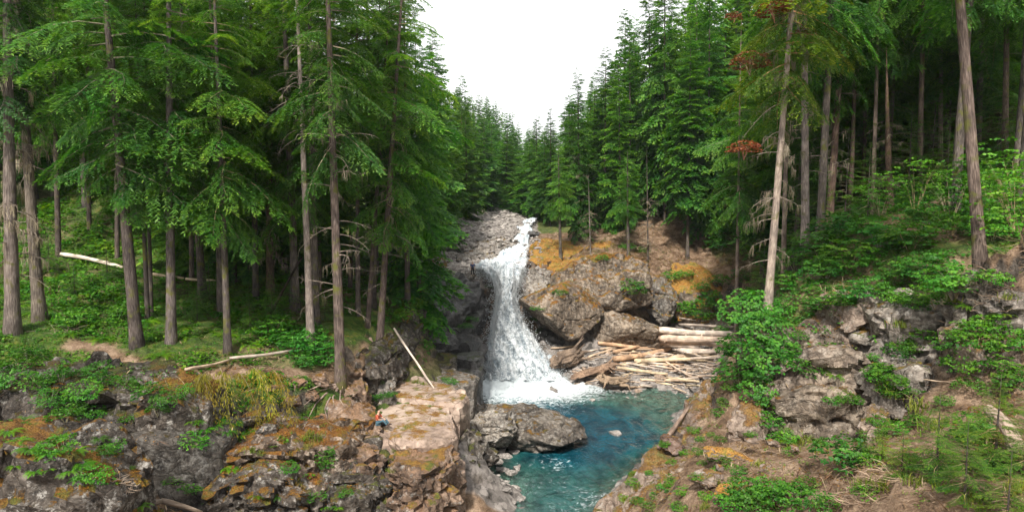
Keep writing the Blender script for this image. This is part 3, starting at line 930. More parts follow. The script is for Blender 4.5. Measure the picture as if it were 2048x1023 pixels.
# ---- right of the falls
boulder('boulder', 'big rounded grey boulder overhanging right beside the waterfall', at(1118, 618, 74.5), (4.3, 3.6, 2.7), M_RGREYM, (0.1, 0.22, 0.1), 41, 44, 0.20, 2.8, 12, color=(1.02, .90, .79, 1), lo=0.7)
boulder('boulder', 'great mossy boulder with a pale lichen nose above the log beach', at(1215, 578, 79.5), (5.9, 4.4, 3.5), M_RGREYM, (0.05, -0.12, -0.15), 44, 44, 0.28, 2.8, 12, color=(1.02, .91, .80, 1), lo=0.72)
boulder('boulder', 'wedge of grey rock lying under the great mossy boulder', at(1245, 652, 77), (4.6, 3.2, 2.2), M_RGREY, (0.05, 0.25, 0.1), 43, 44, 0.22, 2.4, 12, color=(1.0, .89, .78, 1))
boulder('boulder', 'upright rock with orange moss crest at the end of the boulder row', at(1312, 600, 80.5), (1.9, 2.2, 2.9), M_RGREYM, (0.05, 0.1, 0.1), 47, 44, 0.22, 2.0, 12)
outcrop('rock_outcrop', 'shadowed rock under the overhanging boulder beside the falls', pD((1050, 640, 77.5), (1085, 625, 79), (1180, 640, 79), (1320, 640, 82), (1310, 668, 80), (1190, 680, 76), (1120, 680, 73.5), (1075, 668, 74)), -1, M_RWET, 0.02, 0.36, 0.5, 1.6, 0, 45, 0.4)
outcrop('rock_outcrop', 'ragged rock shoulder on the right side of the waterfall lip', pD((1046, 560, 78.5), (1062, 540, 80.5), (1100, 542, 82), (1102, 590, 78), (1085, 640, 75), (1060, 620, 75.6), (1040, 585, 77)), 0, M_RGREY, 0.05, 0.32, 0.6, 1.6, 0.1, 46, 0.5)
outcrop('rock_outcrop', 'orange mossy rock wedge beside the upper cascade', pD((1056, 518, 86), (1062, 482, 95), (1090, 474, 99), (1150, 482, 97), (1170, 500, 92), (1130, 520, 87), (1085, 528, 84)), 8, M_RMOSSY, 0.04, 0.34, 0.5, 2.0, 0.3, 48, 0.6)
outcrop('rock_outcrop', 'mossy terrace of rock in front of the young firs', pD((1085, 545, 82), (1110, 520, 86.5), (1190, 508, 89.5), (1260, 510, 89), (1300, 530, 86), (1250, 542, 83), (1160, 560, 81)), 7, M_RMOSSY, 0.05, 0.34, 0.5, 2.0, 0.5, 49, 0.6)
outcrop('rock_outcrop', 'orange mossy mound behind the log beach', pD((1325, 565, 84.5), (1345, 530, 88), (1390, 520, 90), (1435, 545, 87), (1442, 590, 83), (1400, 585, 82.5), (1360, 580, 82.5)), 4, M_RMOSSY, 0.08, 0.34, 0.6, 1.8, 0.5, 50, 0.6)
outcrop('rock_outcrop', 'low mossy ledge on the terrace behind the thin trees', pD((1165, 500, 92), (1190, 484, 95.5), (1225, 482, 96), (1235, 500, 92.5)), 10, M_RMOSSY, 0.05, 0.3, 0.4, 1.4, 0.3, 51, 0.6)

# ---- upper stream
outcrop('rock_outcrop', 'craggy grey rock heap left of the upper cascade', pD((905, 520, 87.5), (925, 492, 91.5), (960, 480, 95), (1020, 476, 97), (1042, 488, 94), (1020, 508, 90.5), (985, 522, 87)), 9, M_RGREY, 0.06, 0.34, 0.9, 1.5, 0.5, 52, 0.6)
outcrop('rock_outcrop', 'rounded rock with an orange moss cap above the dark wall', pD((838, 545, 79), (845, 522, 83), (880, 512, 86), (905, 525, 84), (902, 548, 79.5), (870, 560, 77.5)), 8, M_RDARKM, 0.06, 0.3, 0.6, 1.6, 0.5, 53, 0.6)
boulder('boulder', 'flat boulder splitting the stream above the falls', at(975, 531, 84), (1.3, 1.0, .45), M_RWARM, (0, 0, .2), 54, 22, .12, .8)
for i, (x, y, D, w) in enumerate([(1046, 462, 107, .6), (1056, 452, 115, .6), (1036, 476, 99, .55), (1064, 470, 101, .8), (1018, 528, 85, .5), (1000, 536, 82, .45), (1036, 532, 83.5, .5), (1060, 446, 121, .6), (1004, 552, 77.2, .5)]):
    boulder('boulder', 'dark wet rock breaking the white water of the upper cascade', at(x, y, D) + np.array([0, 0, .15]), (w * 1.2, w, w * .7), M_RWET, (0, 0, i), 150 + i, 22, .1, .7, group='rocks in the upper cascade')
boulder('boulder', 'brown rock at the lip of the falls near the standing person', at(932, 556, 78), (1.6, 1.4, .8), M_RGREY, (0, 0.1, .6), 55, 22, .2, .9)
boulder('boulder', 'mossy rock on the forest edge of the gravel bar', at(893, 463, 105), (2.9, 2.4, 1.6), M_RMOSSY, (0, 0.1, .6), 56, 22, .35, 1.3)

# ---- right foreground
outcrop('rock_outcrop', 'big rounded foreground rock sloping into the near water', pD((1180, 1035, 31), (1225, 965, 32.2), (1290, 905, 34.2), (1345, 862, 36), (1400, 872, 35), (1420, 930, 31), (1400, 1000, 28), (1330, 1060, 27), (1240, 1080, 28.5)), -1, M_RWARM, 0.10, 0.22, 0.4, 2.6, 0.15, 61, 1.2, topflat=0.5)
outcrop('rock_outcrop', 'brown heathery rock nose beside the log beach', pD((1335, 868, 36.6), (1352, 832, 38), (1392, 775, 40.5), (1440, 735, 42), (1480, 745, 40), (1470, 830, 36), (1430, 890, 33.6), (1380, 905, 33.6)), 0, M_RWARM, 0.10, 0.22, 0.45, 1.9, 0.2, 62, 0.9, topflat=0.6)
outcrop('rock_outcrop', 'reddish brown block leaning at the foot of the right cliff', pD((1450, 845, 31.8), (1462, 812, 32.8), (1500, 800, 33.2), (1530, 812, 32.6), (1535, 850, 31.4), (1500, 862, 30.8)), 7.5, M_RWARM, 0.03, 0.2, 0.3, 1.6, 0.1, 63, 0.5)
outcrop('rock_outcrop', 'main grey cliff face of the right bank', wall(pD((1535, 760, 32.6), (1570, 735, 32.2), (1620, 708, 31.8), (1690, 700, 31.6), (1745, 715, 31.2), (1775, 745, 31)), 4, 0.6), 7.5, M_RGREY, 0.04, 0.22, 0.55, 1.9, 0.1, 64, 0.5, under=0.05, color=(.92, .82, .74, 1))
outcrop('rock_outcrop', 'slanting lower slab of the right cliff above the dry ledge', wall(pD((1550, 800, 31.4), (1610, 780, 31.0), (1690, 790, 30.4), (1750, 810, 29.8)), 3, 0.4), 8.0, M_RGREY, 0.02, 0.22, 0.4, 1.6, 0.1, 65, 0.5, under=0.12, color=(.88, .79, .70, 1))
outcrop('rock_outcrop', 'rusty brown pillar dividing the right cliff', pD((1718, 850, 28.6), (1730, 815, 29.6), (1770, 800, 30), (1795, 825, 29.4), (1785, 865, 28.2), (1745, 885, 27.6)), 8.0, M_RWARM, 0.06, 0.2, 0.35, 1.2, 0.1, 66, 0.5)
outcrop('rock_outcrop', 'pale lichen spotted cliff at the right with deep cracks', wall(pD((1785, 765, 29.6), (1830, 750, 29.2), (1890, 760, 28.4), (1950, 780, 27.6)), 4, 0.5), 8.5, M_RGREY, 0.04, 0.2, 0.55, 1.3, 0.1, 67, 0.5, color=(1.1, 1.07, 1.05, 1))
outcrop('rock_outcrop', 'upper pale rock band under the shrubs on the right', wall(pD((1770, 640, 32.0), (1830, 625, 31.4), (1900, 615, 30.6), (1945, 632, 30)), 3.5, 0.5), 10.5, M_RGREY, 0.04, 0.22, 0.5, 1.4, 0.1, 68, 0.5, color=(1.05, 1.02, 1, 1))
outcrop('rock_outcrop', 'brown fractured rock in the gully of the right bank', wall(pD((1690, 640, 34.6), (1740, 610, 34.4), (1785, 625, 33.6)), 3, 0.5), 12.0, M_RWARM, 0.04, 0.22, 0.5, 1.4, 0.1, 69, 0.5)
outcrop('rock_outcrop', 'pale rock at the right edge under the brush', wall(pD((1985, 600, 27.4), (2040, 585, 26.6), (2130, 600, 26)), 3, 0.5), 13.0, M_RGREY, 0.04, 0.2, 0.5, 1.4, 0.1, 71, 0.5, color=(1.05, 1.02, 1, 1))
outcrop('rock_outcrop', 'shadowy brown ledge at the right edge below the pale rock', wall(pD((1960, 700, 26.6), (2030, 690, 26), (2130, 700, 25.6)), 3, 0.5), 11.0, M_RWARM, 0.04, 0.2, 0.5, 1.4, 0.1, 72, 0.5)
boulder('boulder', 'flat stone with yellow moss on the dry right ledge', at(1460, 912, 28.6), (1.05, .7, .35), M_RMOSSY, (0, .1, -.3), 73, 22, .08, .6)
boulder('boulder', 'rusty stone behind the green tufts in the right foreground', at(1415, 955, 26.2), (.75, .6, .55), M_RWARM, (0, .1, .6), 74, 22, .1, .6)
boulder('boulder', 'rusty stone half buried at the bottom edge of the right ledge', at(1470, 985, 24.4), (.8, .6, .5), M_RMOSSY, (0, .1, .2), 75, 22, .1, .6)
boulder('boulder', 'dark purple stone on the heathery slope of the rock nose', at(1350, 890, 33.2), (.75, .6, .45), M_RWARM, (0, .3, .2), 76, 22, .08, .6, color=(.75, .68, .7, 1))
for i, (x, y, D) in enumerate([(1545, 885, 28.4), (1590, 895, 28), (1505, 880, 29), (1620, 940, 24.5), (1575, 960, 24), (1530, 935, 26), (1440, 935, 26.8)]):
    boulder('stone', 'loose brown stone among the needles of the right ledge', at(x, y, D), (.3, .22, .16), M_RWARM, (0, 0, i * 1.3), 130 + i, 10, .03, .4, cat='stone', group='loose stones on the right ledge')
print('rocks', round(time.time() - T0, 1))

# ---- one search tree over ground and rocks
_off, _sv, _sf = 0, [], []
for V, F in SOLID:
    _sv.append(V)
    if F.shape[1] == 4:
        F = np.concatenate([F[:, [0, 1, 2]], F[:, [0, 2, 3]]])
    _sf.append(F + _off)
    _off += len(V)
BVH = BVHTree.FromPolygons(np.concatenate(_sv).tolist(), np.concatenate(_sf).tolist())
print('bvh', round(time.time() - T0, 1))


def hit(px, py, default=60):
    d = ray(px, py)
    h = BVH.ray_cast(Vector((0, 0, CAMZ)), Vector(d).normalized(), 600)
    return np.array(h[0]) if h[0] is not None else at(px, py, default)


def drop(x, y, z=200):
    h = BVH.ray_cast(Vector((x, y, z)), Vector((0, 0, -1)), 600)
    return np.array(h[0]) if h[0] is not None else np.array([x, y, 0])


# ------------------------------------------------------------------ water
def water_mat():
    m, n, l = newmat('river_water')
    geo = n.new('ShaderNodeNewGeometry')
    dp = N_(n, 'ShaderNodeAttribute', attribute_name='depth')
    fo = N_(n, 'ShaderNodeAttribute', attribute_name='foam_glint')
    # body of the water: deeper is more opaque, blue-green
    rc = ramp(n, [(0.0, (0.08, 0.12, 0.09)), (0.25, (0.020, 0.105, 0.10)), (0.6, (0.005, 0.062, 0.085)), (1.0, (0.003, 0.044, 0.072))])
    l.new(math_(n, l, 'MULTIPLY', dp.outputs['Fac'], 0.36), rc.inputs[0])
    mpn = N_(n, 'ShaderNodeMapping')
    mpn.inputs['Scale'].default_value = (1.0, 0.55, 1)
    l.new(geo.outputs['Position'], mpn.inputs[0])
    n1 = N_(n, 'ShaderNodeTexNoise', Scale=0.9, Detail=5.0, Distortion=0.8)
    l.new(mpn.outputs[0], n1.inputs['Vector'])
    n2 = N_(n, 'ShaderNodeTexNoise', Scale=3.2, Detail=4.0, Distortion=0.5)
    l.new(mpn.outputs[0], n2.inputs['Vector'])
    rm = ramp(n, [(0.35, (0.45, 0.5, 0.55)), (0.65, (1.6, 1.45, 1.35))])
    l.new(n1.outputs['Fac'], rm.inputs[0])
    body = n.new('ShaderNodeBsdfDiffuse')
    l.new(mixc(n, l, 1.0, rc.outputs[0], rm.outputs[0], 'MULTIPLY'), body.inputs['Color'])
    tr = n.new('ShaderNodeBsdfTransparent')
    tr.inputs[0].default_value = (0.55, 0.86, 0.80, 1)
    op = ramp(n, [(0.0, (0.06, 0.06, 0.06)), (0.25, (0.42, 0.42, 0.42)), (0.65, (0.93, 0.93, 0.93))])
    l.new(math_(n, l, 'MULTIPLY', dp.outputs['Fac'], 0.36), op.inputs[0])
    ms = n.new('ShaderNodeMixShader')
    l.new(op.outputs[0], ms.inputs[0])
    l.new(tr.outputs[0], ms.inputs[1])
    l.new(body.outputs[0], ms.inputs[2])
    gl = N_(n, 'ShaderNodeBsdfGlossy', Roughness=0.12)
    gl.inputs['Color'].default_value = (0.95, 0.97, 1, 1)
    bp = N_(n, 'ShaderNodeBump', Strength=0.8, Distance=0.35)
    l.new(math_(n, l, 'ADD', n1.outputs['Fac'], math_(n, l, 'MULTIPLY', n2.outputs['Fac'], 0.35)), bp.inputs['Height'])
    l.new(bp.outputs[0], gl.inputs['Normal'])
    fr = N_(n, 'ShaderNodeFresnel', IOR=1.33)
    l.new(bp.outputs[0], fr.inputs['Normal'])
    m2 = n.new('ShaderNodeMixShader')
    l.new(fr.outputs[0], m2.inputs[0])
    l.new(ms.outputs[0], m2.inputs[1])
    l.new(gl.outputs[0], m2.inputs[2])
    # foam
    mpf = N_(n, 'ShaderNodeMapping')
    mpf.inputs['Scale'].default_value = (0.8, 1.0, 1)
    l.new(geo.outputs['Position'], mpf.inputs[0])
    nf = N_(n, 'ShaderNodeTexNoise', Scale=2.6, Detail=7.0, Roughness=0.7, Distortion=1.2)
    l.new(mpf.outputs[0], nf.inputs['Vector'])
    ff = math_(n, l, 'ADD', fo.outputs['Fac'], math_(n, l, 'MULTIPLY', math_(n, l, 'SUBTRACT', nf.outputs['Fac'], 0.5), 1.9))
    mr = n.new('ShaderNodeMapRange')
    mr.inputs['From Min'].default_value = 0.42
    mr.inputs['From Max'].default_value = 0.85
    l.new(ff, mr.inputs['Value'])
    fd = n.new('ShaderNodeBsdfDiffuse')
    fd.inputs['Color'].default_value = (0.58, 0.63, 0.65, 1)
    m3 = n.new('ShaderNodeMixShader')
    l.new(mr.outputs[0], m3.inputs[0])
    l.new(m2.outputs[0], m3.inputs[1])
    l.new(fd.outputs[0], m3.inputs[2])
    o = n.new('ShaderNodeOutputMaterial')
    l.new(m3.outputs[0], o.inputs[0])
    return m


M_WATER = water_mat()
wx = np.arange(-9, 24, 0.2)
wy = np.concatenate([np.arange(20, 40, 0.5), np.arange(40, 80, 0.2)])
WX, WY = np.meshgrid(wx, wy)
wxy = np.stack([WX.ravel(), WY.ravel()], 1)
wdep = np.clip(-ground(wxy, False), 0, 4)
fallc = atz(1045, 765, 0)
df = np.sqrt(((wxy - fallc[:2]) / np.array([7.2, 6.0])) ** 2 @ np.array([1, 1]))
foam_glint = np.clip(1.75 - df * 0.95, -0.2, 1.3)
# streak of foam swept down the pool, painted sky glints on ripples elsewhere
foam_glint = np.maximum(foam_glint, 0.27 + np.clip((46.5 - wxy[:, 1]) / 6, 0, .12) - 0.05 * np.abs(wxy[:, 0] - 3.5) + 0.12 * vnoise(np.concatenate([wxy * 0.35, 0 * wxy[:, :1]], 1), 4))
P3 = np.concatenate([wxy * np.array([1, 0.7]), np.zeros((len(wxy), 1))], 1)
wz = 0.05 * fbm(P3 * 1.1, 3, 91) + 0.12 * fbm(P3 * 0.35, 2, 95) + np.clip(1.4 - df, 0, 1) * (0.35 + 0.9 * np.abs(fbm(P3 * 1.1, 4, 97)))
rip = np.clip((46 - wxy[:, 1]) / 3, 0, 1)
wz += rip * 0.10 * fbm(np.concatenate([wxy * np.array([1.5, 3.0]), np.zeros((len(wxy), 1))], 1), 3, 99)
ny, nx = WX.shape
idx = np.arange(ny * nx).reshape(ny, nx)
WF = np.stack([idx[:-1, :-1].ravel(), idx[:-1, 1:].ravel(), idx[1:, 1:].ravel(), idx[1:, :-1].ravel()], 1)
wo_ = link('pool_water', mesh_np('pool_water', np.concatenate([wxy, wz[:, None]], 1), WF, [M_WATER], True, None, {'depth': ('POINT', wdep), 'foam_glint': ('POINT', foam_glint)}))
wo_['kind'] = 'structure'
wo_['label'] = 'clear teal pool below the waterfall'


def white_mat(name, soft=0.5, blue=0.3):
    m, n, l = newmat(name)
    uv = N_(n, 'ShaderNodeAttribute', attribute_name='across')
    fl = N_(n, 'ShaderNodeAttribute', attribute_name='along')
    cb = n.new('ShaderNodeCombineXYZ')
    l.new(math_(n, l, 'MULTIPLY', uv.outputs['Fac'], 1.0), cb.inputs[0])
    l.new(math_(n, l, 'MULTIPLY', fl.outputs['Fac'], 0.42), cb.inputs[1])
    n1 = N_(n, 'ShaderNodeTexNoise', Scale=1.5, Detail=7.0, Roughness=0.66, Distortion=0.4)
    l.new(cb.outputs[0], n1.inputs['Vector'])
    n3 = N_(n, 'ShaderNodeTexNoise', Scale=5.5, Detail=4.0, Roughness=0.7)
    geo = n.new('ShaderNodeNewGeometry')
    l.new(geo.outputs['Position'], n3.inputs['Vector'])
    ed = N_(n, 'ShaderNodeAttribute', attribute_name='cover')
    f = math_(n, l, 'ADD', math_(n, l, 'MULTIPLY', n1.outputs['Fac'], 0.55), math_(n, l, 'MULTIPLY', n3.outputs['Fac'], 0.45))
    r = ramp(n, [(0.36, (0.16, 0.23, 0.29)), (0.45, (0.40, 0.46, 0.50)), (0.54, (0.62, 0.64, 0.65))])
    l.new(f, r.inputs[0])
    d = n.new('ShaderNodeBsdfDiffuse')
    l.new(r.outputs[0], d.inputs['Color'])
    t = n.new('ShaderNodeBsdfTranslucent')
    t.inputs['Color'].default_value = (0.85, 0.9, 0.93, 1)
    ms = n.new('ShaderNodeMixShader')
    ms.inputs[0].default_value = 0.12
    l.new(d.outputs[0], ms.inputs[1])
    l.new(t.outputs[0], ms.inputs[2])
    bp = N_(n, 'ShaderNodeBump', Strength=0.4, Distance=0.2)
    l.new(f, bp.inputs['Height'])
    l.new(bp.outputs[0], d.inputs['Normal'])
    tr = n.new('ShaderNodeBsdfTransparent')
    a = math_(n, l, 'ADD', ed.outputs['Fac'], math_(n, l, 'MULTIPLY', math_(n, l, 'SUBTRACT', f, 0.5), 3.2))
    mr = n.new('ShaderNodeMapRange')
    mr.inputs['From Min'].default_value = 0.10
    mr.inputs['From Max'].default_value = 0.60
    l.new(a, mr.inputs['Value'])
    m2 = n.new('ShaderNodeMixShader')
    l.new(mr.outputs[0], m2.inputs[0])
    l.new(tr.outputs[0], m2.inputs[1])
    l.new(ms.outputs[0], m2.inputs[2])
    o = n.new('ShaderNodeOutputMaterial')
    l.new(m2.outputs[0], o.inputs[0])
    return m


M_WHITE = white_mat('falling_water')


def sheet(name, secs, nu=60, nv=140, lift=0.0, amp=0.3, seed=1, cov=1.0, bulge=0.5, edgefall=3.0):
    secs = [(np.asarray(at(a, y, D)), np.asarray(at(b, y, D))) for a, b, y, D in secs]
    A = np.array([s[0] for s in secs])
    B = np.array([s[1] for s in secs])
    mid = (A + B) / 2
    cum = np.concatenate([[0], np.cumsum(np.linalg.norm(np.diff(mid, axis=0), axis=1))])
    t = np.linspace(0, cum[-1], nv)

    def crm(Pn):
        out = np.stack([np.interp(t, cum, Pn[:, k]) for k in range(3)], 1)
        for _ in range(3):
            out[1:-1] = 0.5 * out[1:-1] + 0.25 * (out[:-2] + out[2:])
        return out
    A2, B2 = crm(A), crm(B)
    u = np.linspace(0, 1, nu)
    V = A2[:, None] * (1 - u)[None, :, None] + B2[:, None] * u[None, :, None]
    w_ = np.linalg.norm(B2 - A2, axis=1)
    across = (u[None] - 0.5) * w_[:, None]
    along = np.repeat(t[:, None], nu, 1)
    V = V.reshape(-1, 3)
    ii = np.arange(nv * nu).reshape(nv, nu)
    F = np.stack([ii[:-1, :-1].ravel(), ii[1:, :-1].ravel(), ii[1:, 1:].ravel(), ii[:-1, 1:].ravel()], 1)
    Nn = vnormals(V, F)
    Nn[Nn[:, 2] < -0.2] *= -1
    uu = np.tile(u, nv)
    q = np.stack([across.ravel() * 1.1, along.ravel() * 0.35, np.full(len(V), seed * 3.0)], 1)
    disp = amp * 0.7 * fbm(q, 4, seed) + amp * 0.55 * np.abs(fbm(V * 0.9, 4, seed + 3, .6)) + bulge * (1 - (2 * uu - 1) ** 2) * 0.5 + amp * 0.35 * fbm(V * 2.2, 3, seed + 7) + lift
    V = V + Nn * disp[:, None]
    e = np.minimum(uu, 1 - uu) * 2 * edgefall
    cover = np.clip(e, 0, 1) * cov - 0.35 * (1 - np.clip(e, 0, 1))
    me_ = mesh_np(name, V, F, [M_WHITE], True, None, {'across': ('POINT', across.ravel()), 'along': ('POINT', along.ravel()), 'cover': ('POINT', cover)})
    return link(name, me_)


FALL = [(946, 1050, 541, 80.5), (956, 1048, 546, 78), (978, 1044, 560, 76.2), (988, 1038, 585, 75.4), (984, 1040, 612, 74.8), (976, 1054, 645, 74.0), (966, 1082, 685, 73.0), (960, 1108, 722, 72.0), (952, 1134, 752, 71.0), (946, 1150, 772, 70.2)]
f1 = sheet('waterfall', FALL, 110, 240, 0.15, 0.75, 11, 1.25, 1.1)
f1['kind'] = 'structure'
f1['label'] = 'white waterfall plunging into the teal pool'
f2 = sheet('waterfall_veil', [(a + 14, b - 12, y, D - 0.5) for a, b, y, D in FALL], 90, 200, 0.55, 0.9, 12, 0.55, 1.1)
f2['kind'] = 'structure'
f2['label'] = 'outer veil of white water on the main fall'
f3 = sheet('upper_cascade', [(1052, 1076, 442, 126), (1042, 1070, 448, 119), (1048, 1064, 454, 114), (1030, 1062, 459, 109), (1040, 1068, 465, 105), (1038, 1062, 472, 101), (1026, 1060, 484, 97), (1014, 1060, 497, 93.5), (1000, 1058, 510, 90), (984, 1058, 521, 87.5), (954, 1062, 529, 84.5), (940, 1058, 537, 81.5), (946, 1054, 543, 79.5)], 60, 200, 0.25, 0.75, 13, 0.95, 0.3)
f3['kind'] = 'structure'
f3['label'] = 'white cascade coming down from the upper stream'
f4 = sheet('side_trickle', [(1092, 1104, 712, 72.2), (1098, 1112, 728, 71.4), (1100, 1122, 748, 70.6), (1100, 1135, 766, 69.8)], 16, 40, 0.2, 0.2, 14, 0.7, 0.2)
f4['kind'] = 'structure'
f4['label'] = 'thin side stream splashing at the right foot of the fall'

# spray: fine drops thrown up round the foot and along the edges of the fall
M_SPRAY, n, l = newmat('spray_drops')
sd = n.new('ShaderNodeBsdfDiffuse')
sd.inputs[0].default_value = (0.66, 0.68, 0.69, 1)
st_ = n.new('ShaderNodeBsdfTranslucent')
st_.inputs[0].default_value = (0.66, 0.68, 0.69, 1)
sm = n.new('ShaderNodeMixShader')
l.new(sd.outputs[0], sm.inputs[1])
l.new(st_.outputs[0], sm.inputs[2])
so = n.new('ShaderNodeOutputMaterial')
l.new(sm.outputs[0], so.inputs[0])
rng = np.random.RandomState(5)
pts, siz = [], []
sec = [(np.asarray(at(a, y, D)), np.asarray(at(b, y, D))) for a, b, y, D in FALL]
for i in range(len(sec) - 1):
    k = 1300
    t = rng.rand(k, 1)
    A = sec[i][0] * (1 - t) + sec[i + 1][0] * t
    B = sec[i][1] * (1 - t) + sec[i + 1][1] * t
    u = np.where(rng.rand(k, 1) < .6, np.clip(rng.beta(.6, .6, (k, 1)), 0, 1), rng.rand(k, 1))
    Pp = A * (1 - u) + B * u + rng.normal(size=(k, 3)) * np.array([.40, .35, .35]) + np.array([0, -.75, .2])
    pts.append(Pp)
    siz.append(.012 + .06 * rng.rand(k) ** 2)
k = 21000
ang = rng.rand(k) * 2 * math.pi
rad = np.abs(rng.normal(size=k)) * 0.6
Pp = np.stack([fallc[0] - .2 + np.cos(ang) * rad * 5.6, fallc[1] + 1.6 + np.sin(ang) * rad * 2.8, np.abs(rng.normal(size=k)) * (0.35 + 1.7 * np.exp(-rad * 1.6))], 1)
pts.append(Pp)
siz.append(rng.uniform(.010, .042, k))
pts = np.concatenate(pts)
siz = np.concatenate(siz)
tet = np.array([[1, 1, 1], [-1, -1, 1], [-1, 1, -1], [1, -1, -1]]) * .8
V = (pts[:, None] + tet[None] * siz[:, None, None]).reshape(-1, 3)
b = np.arange(len(pts))[:, None] * 4
F = np.concatenate([b + np.array(f) for f in ((0, 2, 1), (0, 1, 3), (0, 3, 2), (1, 2, 3))])
sp = link('spray', mesh_np('spray', V, F, [M_SPRAY], True))
tag(sp, 'fine white spray round the foot of the waterfall', None, None, 'stuff')
acc = Acc()
rr = np.random.RandomState(15)
secA = np.array([q[0] for q in sec])
secB = np.array([q[1] for q in sec])
for i in range(260):
    t0 = rr.uniform(1.0, 7.5)
    n_ = 7
    t = np.clip(t0 + np.linspace(0, rr.uniform(.6, 1.8), n_), 0, 8.99)
    k = t.astype(int)
    f = (t - k)[:, None]
    A = secA[k] * (1 - f) + secA[k + 1] * f
    B = secB[k] * (1 - f) + secB[k + 1] * f
    u = rr.uniform(.14, .86) + np.cumsum(rr.normal(size=n_)) * .008
    P_ = A * (1 - u)[:, None] + B * u[:, None]
    P_[:, 1] -= 1.0 + rr.uniform(-.2, .8) * (1 - (2 * u[0] - 1) ** 2)
    P_ += rr.normal(size=(n_, 3)) * .06
    P_[:, 2] += .1
    w = rr.uniform(.015, .05) * np.sin(np.linspace(.15, 3.0, n_))
    acc.addtube(P_, w, 4, 0, .5)
st2 = link('waterfall_strands', acc.mesh('waterfall_strands', [M_SPRAY], True))
st2['kind'] = 'structure'
st2['label'] = 'loose strands of white water in front of the fall'
print('water', round(time.time() - T0, 1))

# ------------------------------------------------------------------ trees
def branch_quads(seed, ntw, nlet, droop, rise, letl=0.055, letw=0.026, width=0.42, hang=0.12):
    """one bough of unit length along +X: returns quads (n,4,3), tint (n,), axis points"""
    rng = np.random.RandomState(seed)
    Q, T_ = [], []

    def ax(s):
        return np.array([s, 0.05 * math.sin(s * 5 + seed), rise * s - droop * s * s])
    for i in range(ntw):
        s = 0.12 + 0.88 * (i + rng.rand() * .8) / ntw
        side = 1 if i % 2 else -1
        L2 = (width * (1 - s) ** 0.75 + 0.07) * rng.uniform(.6, 1.15)
        if s < 0.3:
            L2 *= 0.45 + s
        a = side * R(rng.uniform(38, 66)) * (1 - 0.55 * max(0, s - .8) / .2)
        d2 = np.array([math.cos(a), math.sin(a), rng.uniform(-.25, .12)])
        p0 = ax(s)
        m = max(2, int(round(nlet * (0.5 + L2 / width))))
        for j in range(m):
            t = (j + .6) / m
            c = p0 + d2 * L2 * t + np.array([0, 0, -hang * L2 * t * t * 2.2])
            b_ = a + (1 if j % 2 else -1) * R(rng.uniform(25, 60)) * (0.2 if j == m - 1 else 1)
            d3 = np.array([math.cos(b_), math.sin(b_), rng.uniform(-.55, .2)])
            d3 /= np.linalg.norm(d3)
            side3 = np.cross(d3, np.array([rng.uniform(-.5, .5), rng.uniform(-.5, .5), 1]))
            side3 /= np.linalg.norm(side3)
            ll = letl * rng.uniform(.7, 1.4)
            lw = letw * rng.uniform(.7, 1.3)
            Q.append([c - d3 * ll * .25, c + d3 * ll * .35 + side3 * lw, c + d3 * ll, c + d3 * ll * .3 - side3 * lw])
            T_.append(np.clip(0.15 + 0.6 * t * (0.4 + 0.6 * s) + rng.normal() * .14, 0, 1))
    return np.array(Q), np.array(T_), np.array([ax(s) for s in np.linspace(0, 0.95, 5)])


def conifer_crown(name, seed, H, Rc, start, nb, ntw, nlet, letl, letw, shape=0.8, hang=.12, droop=(.35, .25), mat=None, wood=True, rise=.15, gaps=0.0, irregular=.25):
    rng = np.random.RandomState(seed)
    tmpl = [branch_quads(seed * 7 + k, ntw, nlet, droop[0] * rng.uniform(.6, 1.3), rise, letl, letw, .42, hang) for k in range(5)]
    acc = Acc()
    qs, ts = [], []
    az = 0
    for i in range(nb):
        f = (i + rng.rand()) / nb
        h = start + (1 - start) * f
        if rng.rand() < gaps * (1 - f):
            continue
        z = h * H
        prof = (1 - f) ** shape * (0.55 + 0.45 * min(1, f * 5 + .25)) + 0.06
        L = Rc * prof * (1 + irregular * rng.normal() * .8)
        L = max(L, .42)
        az += 2.4 + rng.normal() * .5
        pit = R(-22 + 46 * f + rng.normal() * 7)
        q, t, ax = tmpl[rng.randint(5)]
        Mx = np.array((Matrix.Rotation(az, 3, 'Z') @ Matrix.Rotation(-pit, 3, 'Y') @ Matrix.Rotation(rng.normal() * .25, 3, 'X')))
        sc = np.array([L, L * rng.uniform(.85, 1.2) * (1.15 if L < Rc * .5 else 1), L])
        base = np.array([math.cos(az) * .06, math.sin(az) * .06, z])
        qs.append((q * sc) @ Mx.T + base)
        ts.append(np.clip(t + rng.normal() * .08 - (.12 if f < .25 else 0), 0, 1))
        if wood and L > 0.8:
            acc.addtube((ax * sc) @ Mx.T + base, np.linspace(.009 * L + .006, .003, 5), 3, 1, .5, False)
    qs = np.concatenate(qs)
    ts = np.concatenate(ts)
    k = len(qs)
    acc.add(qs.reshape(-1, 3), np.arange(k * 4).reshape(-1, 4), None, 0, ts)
    return acc.mesh(name, [mat or M_CON, M_TWIG])


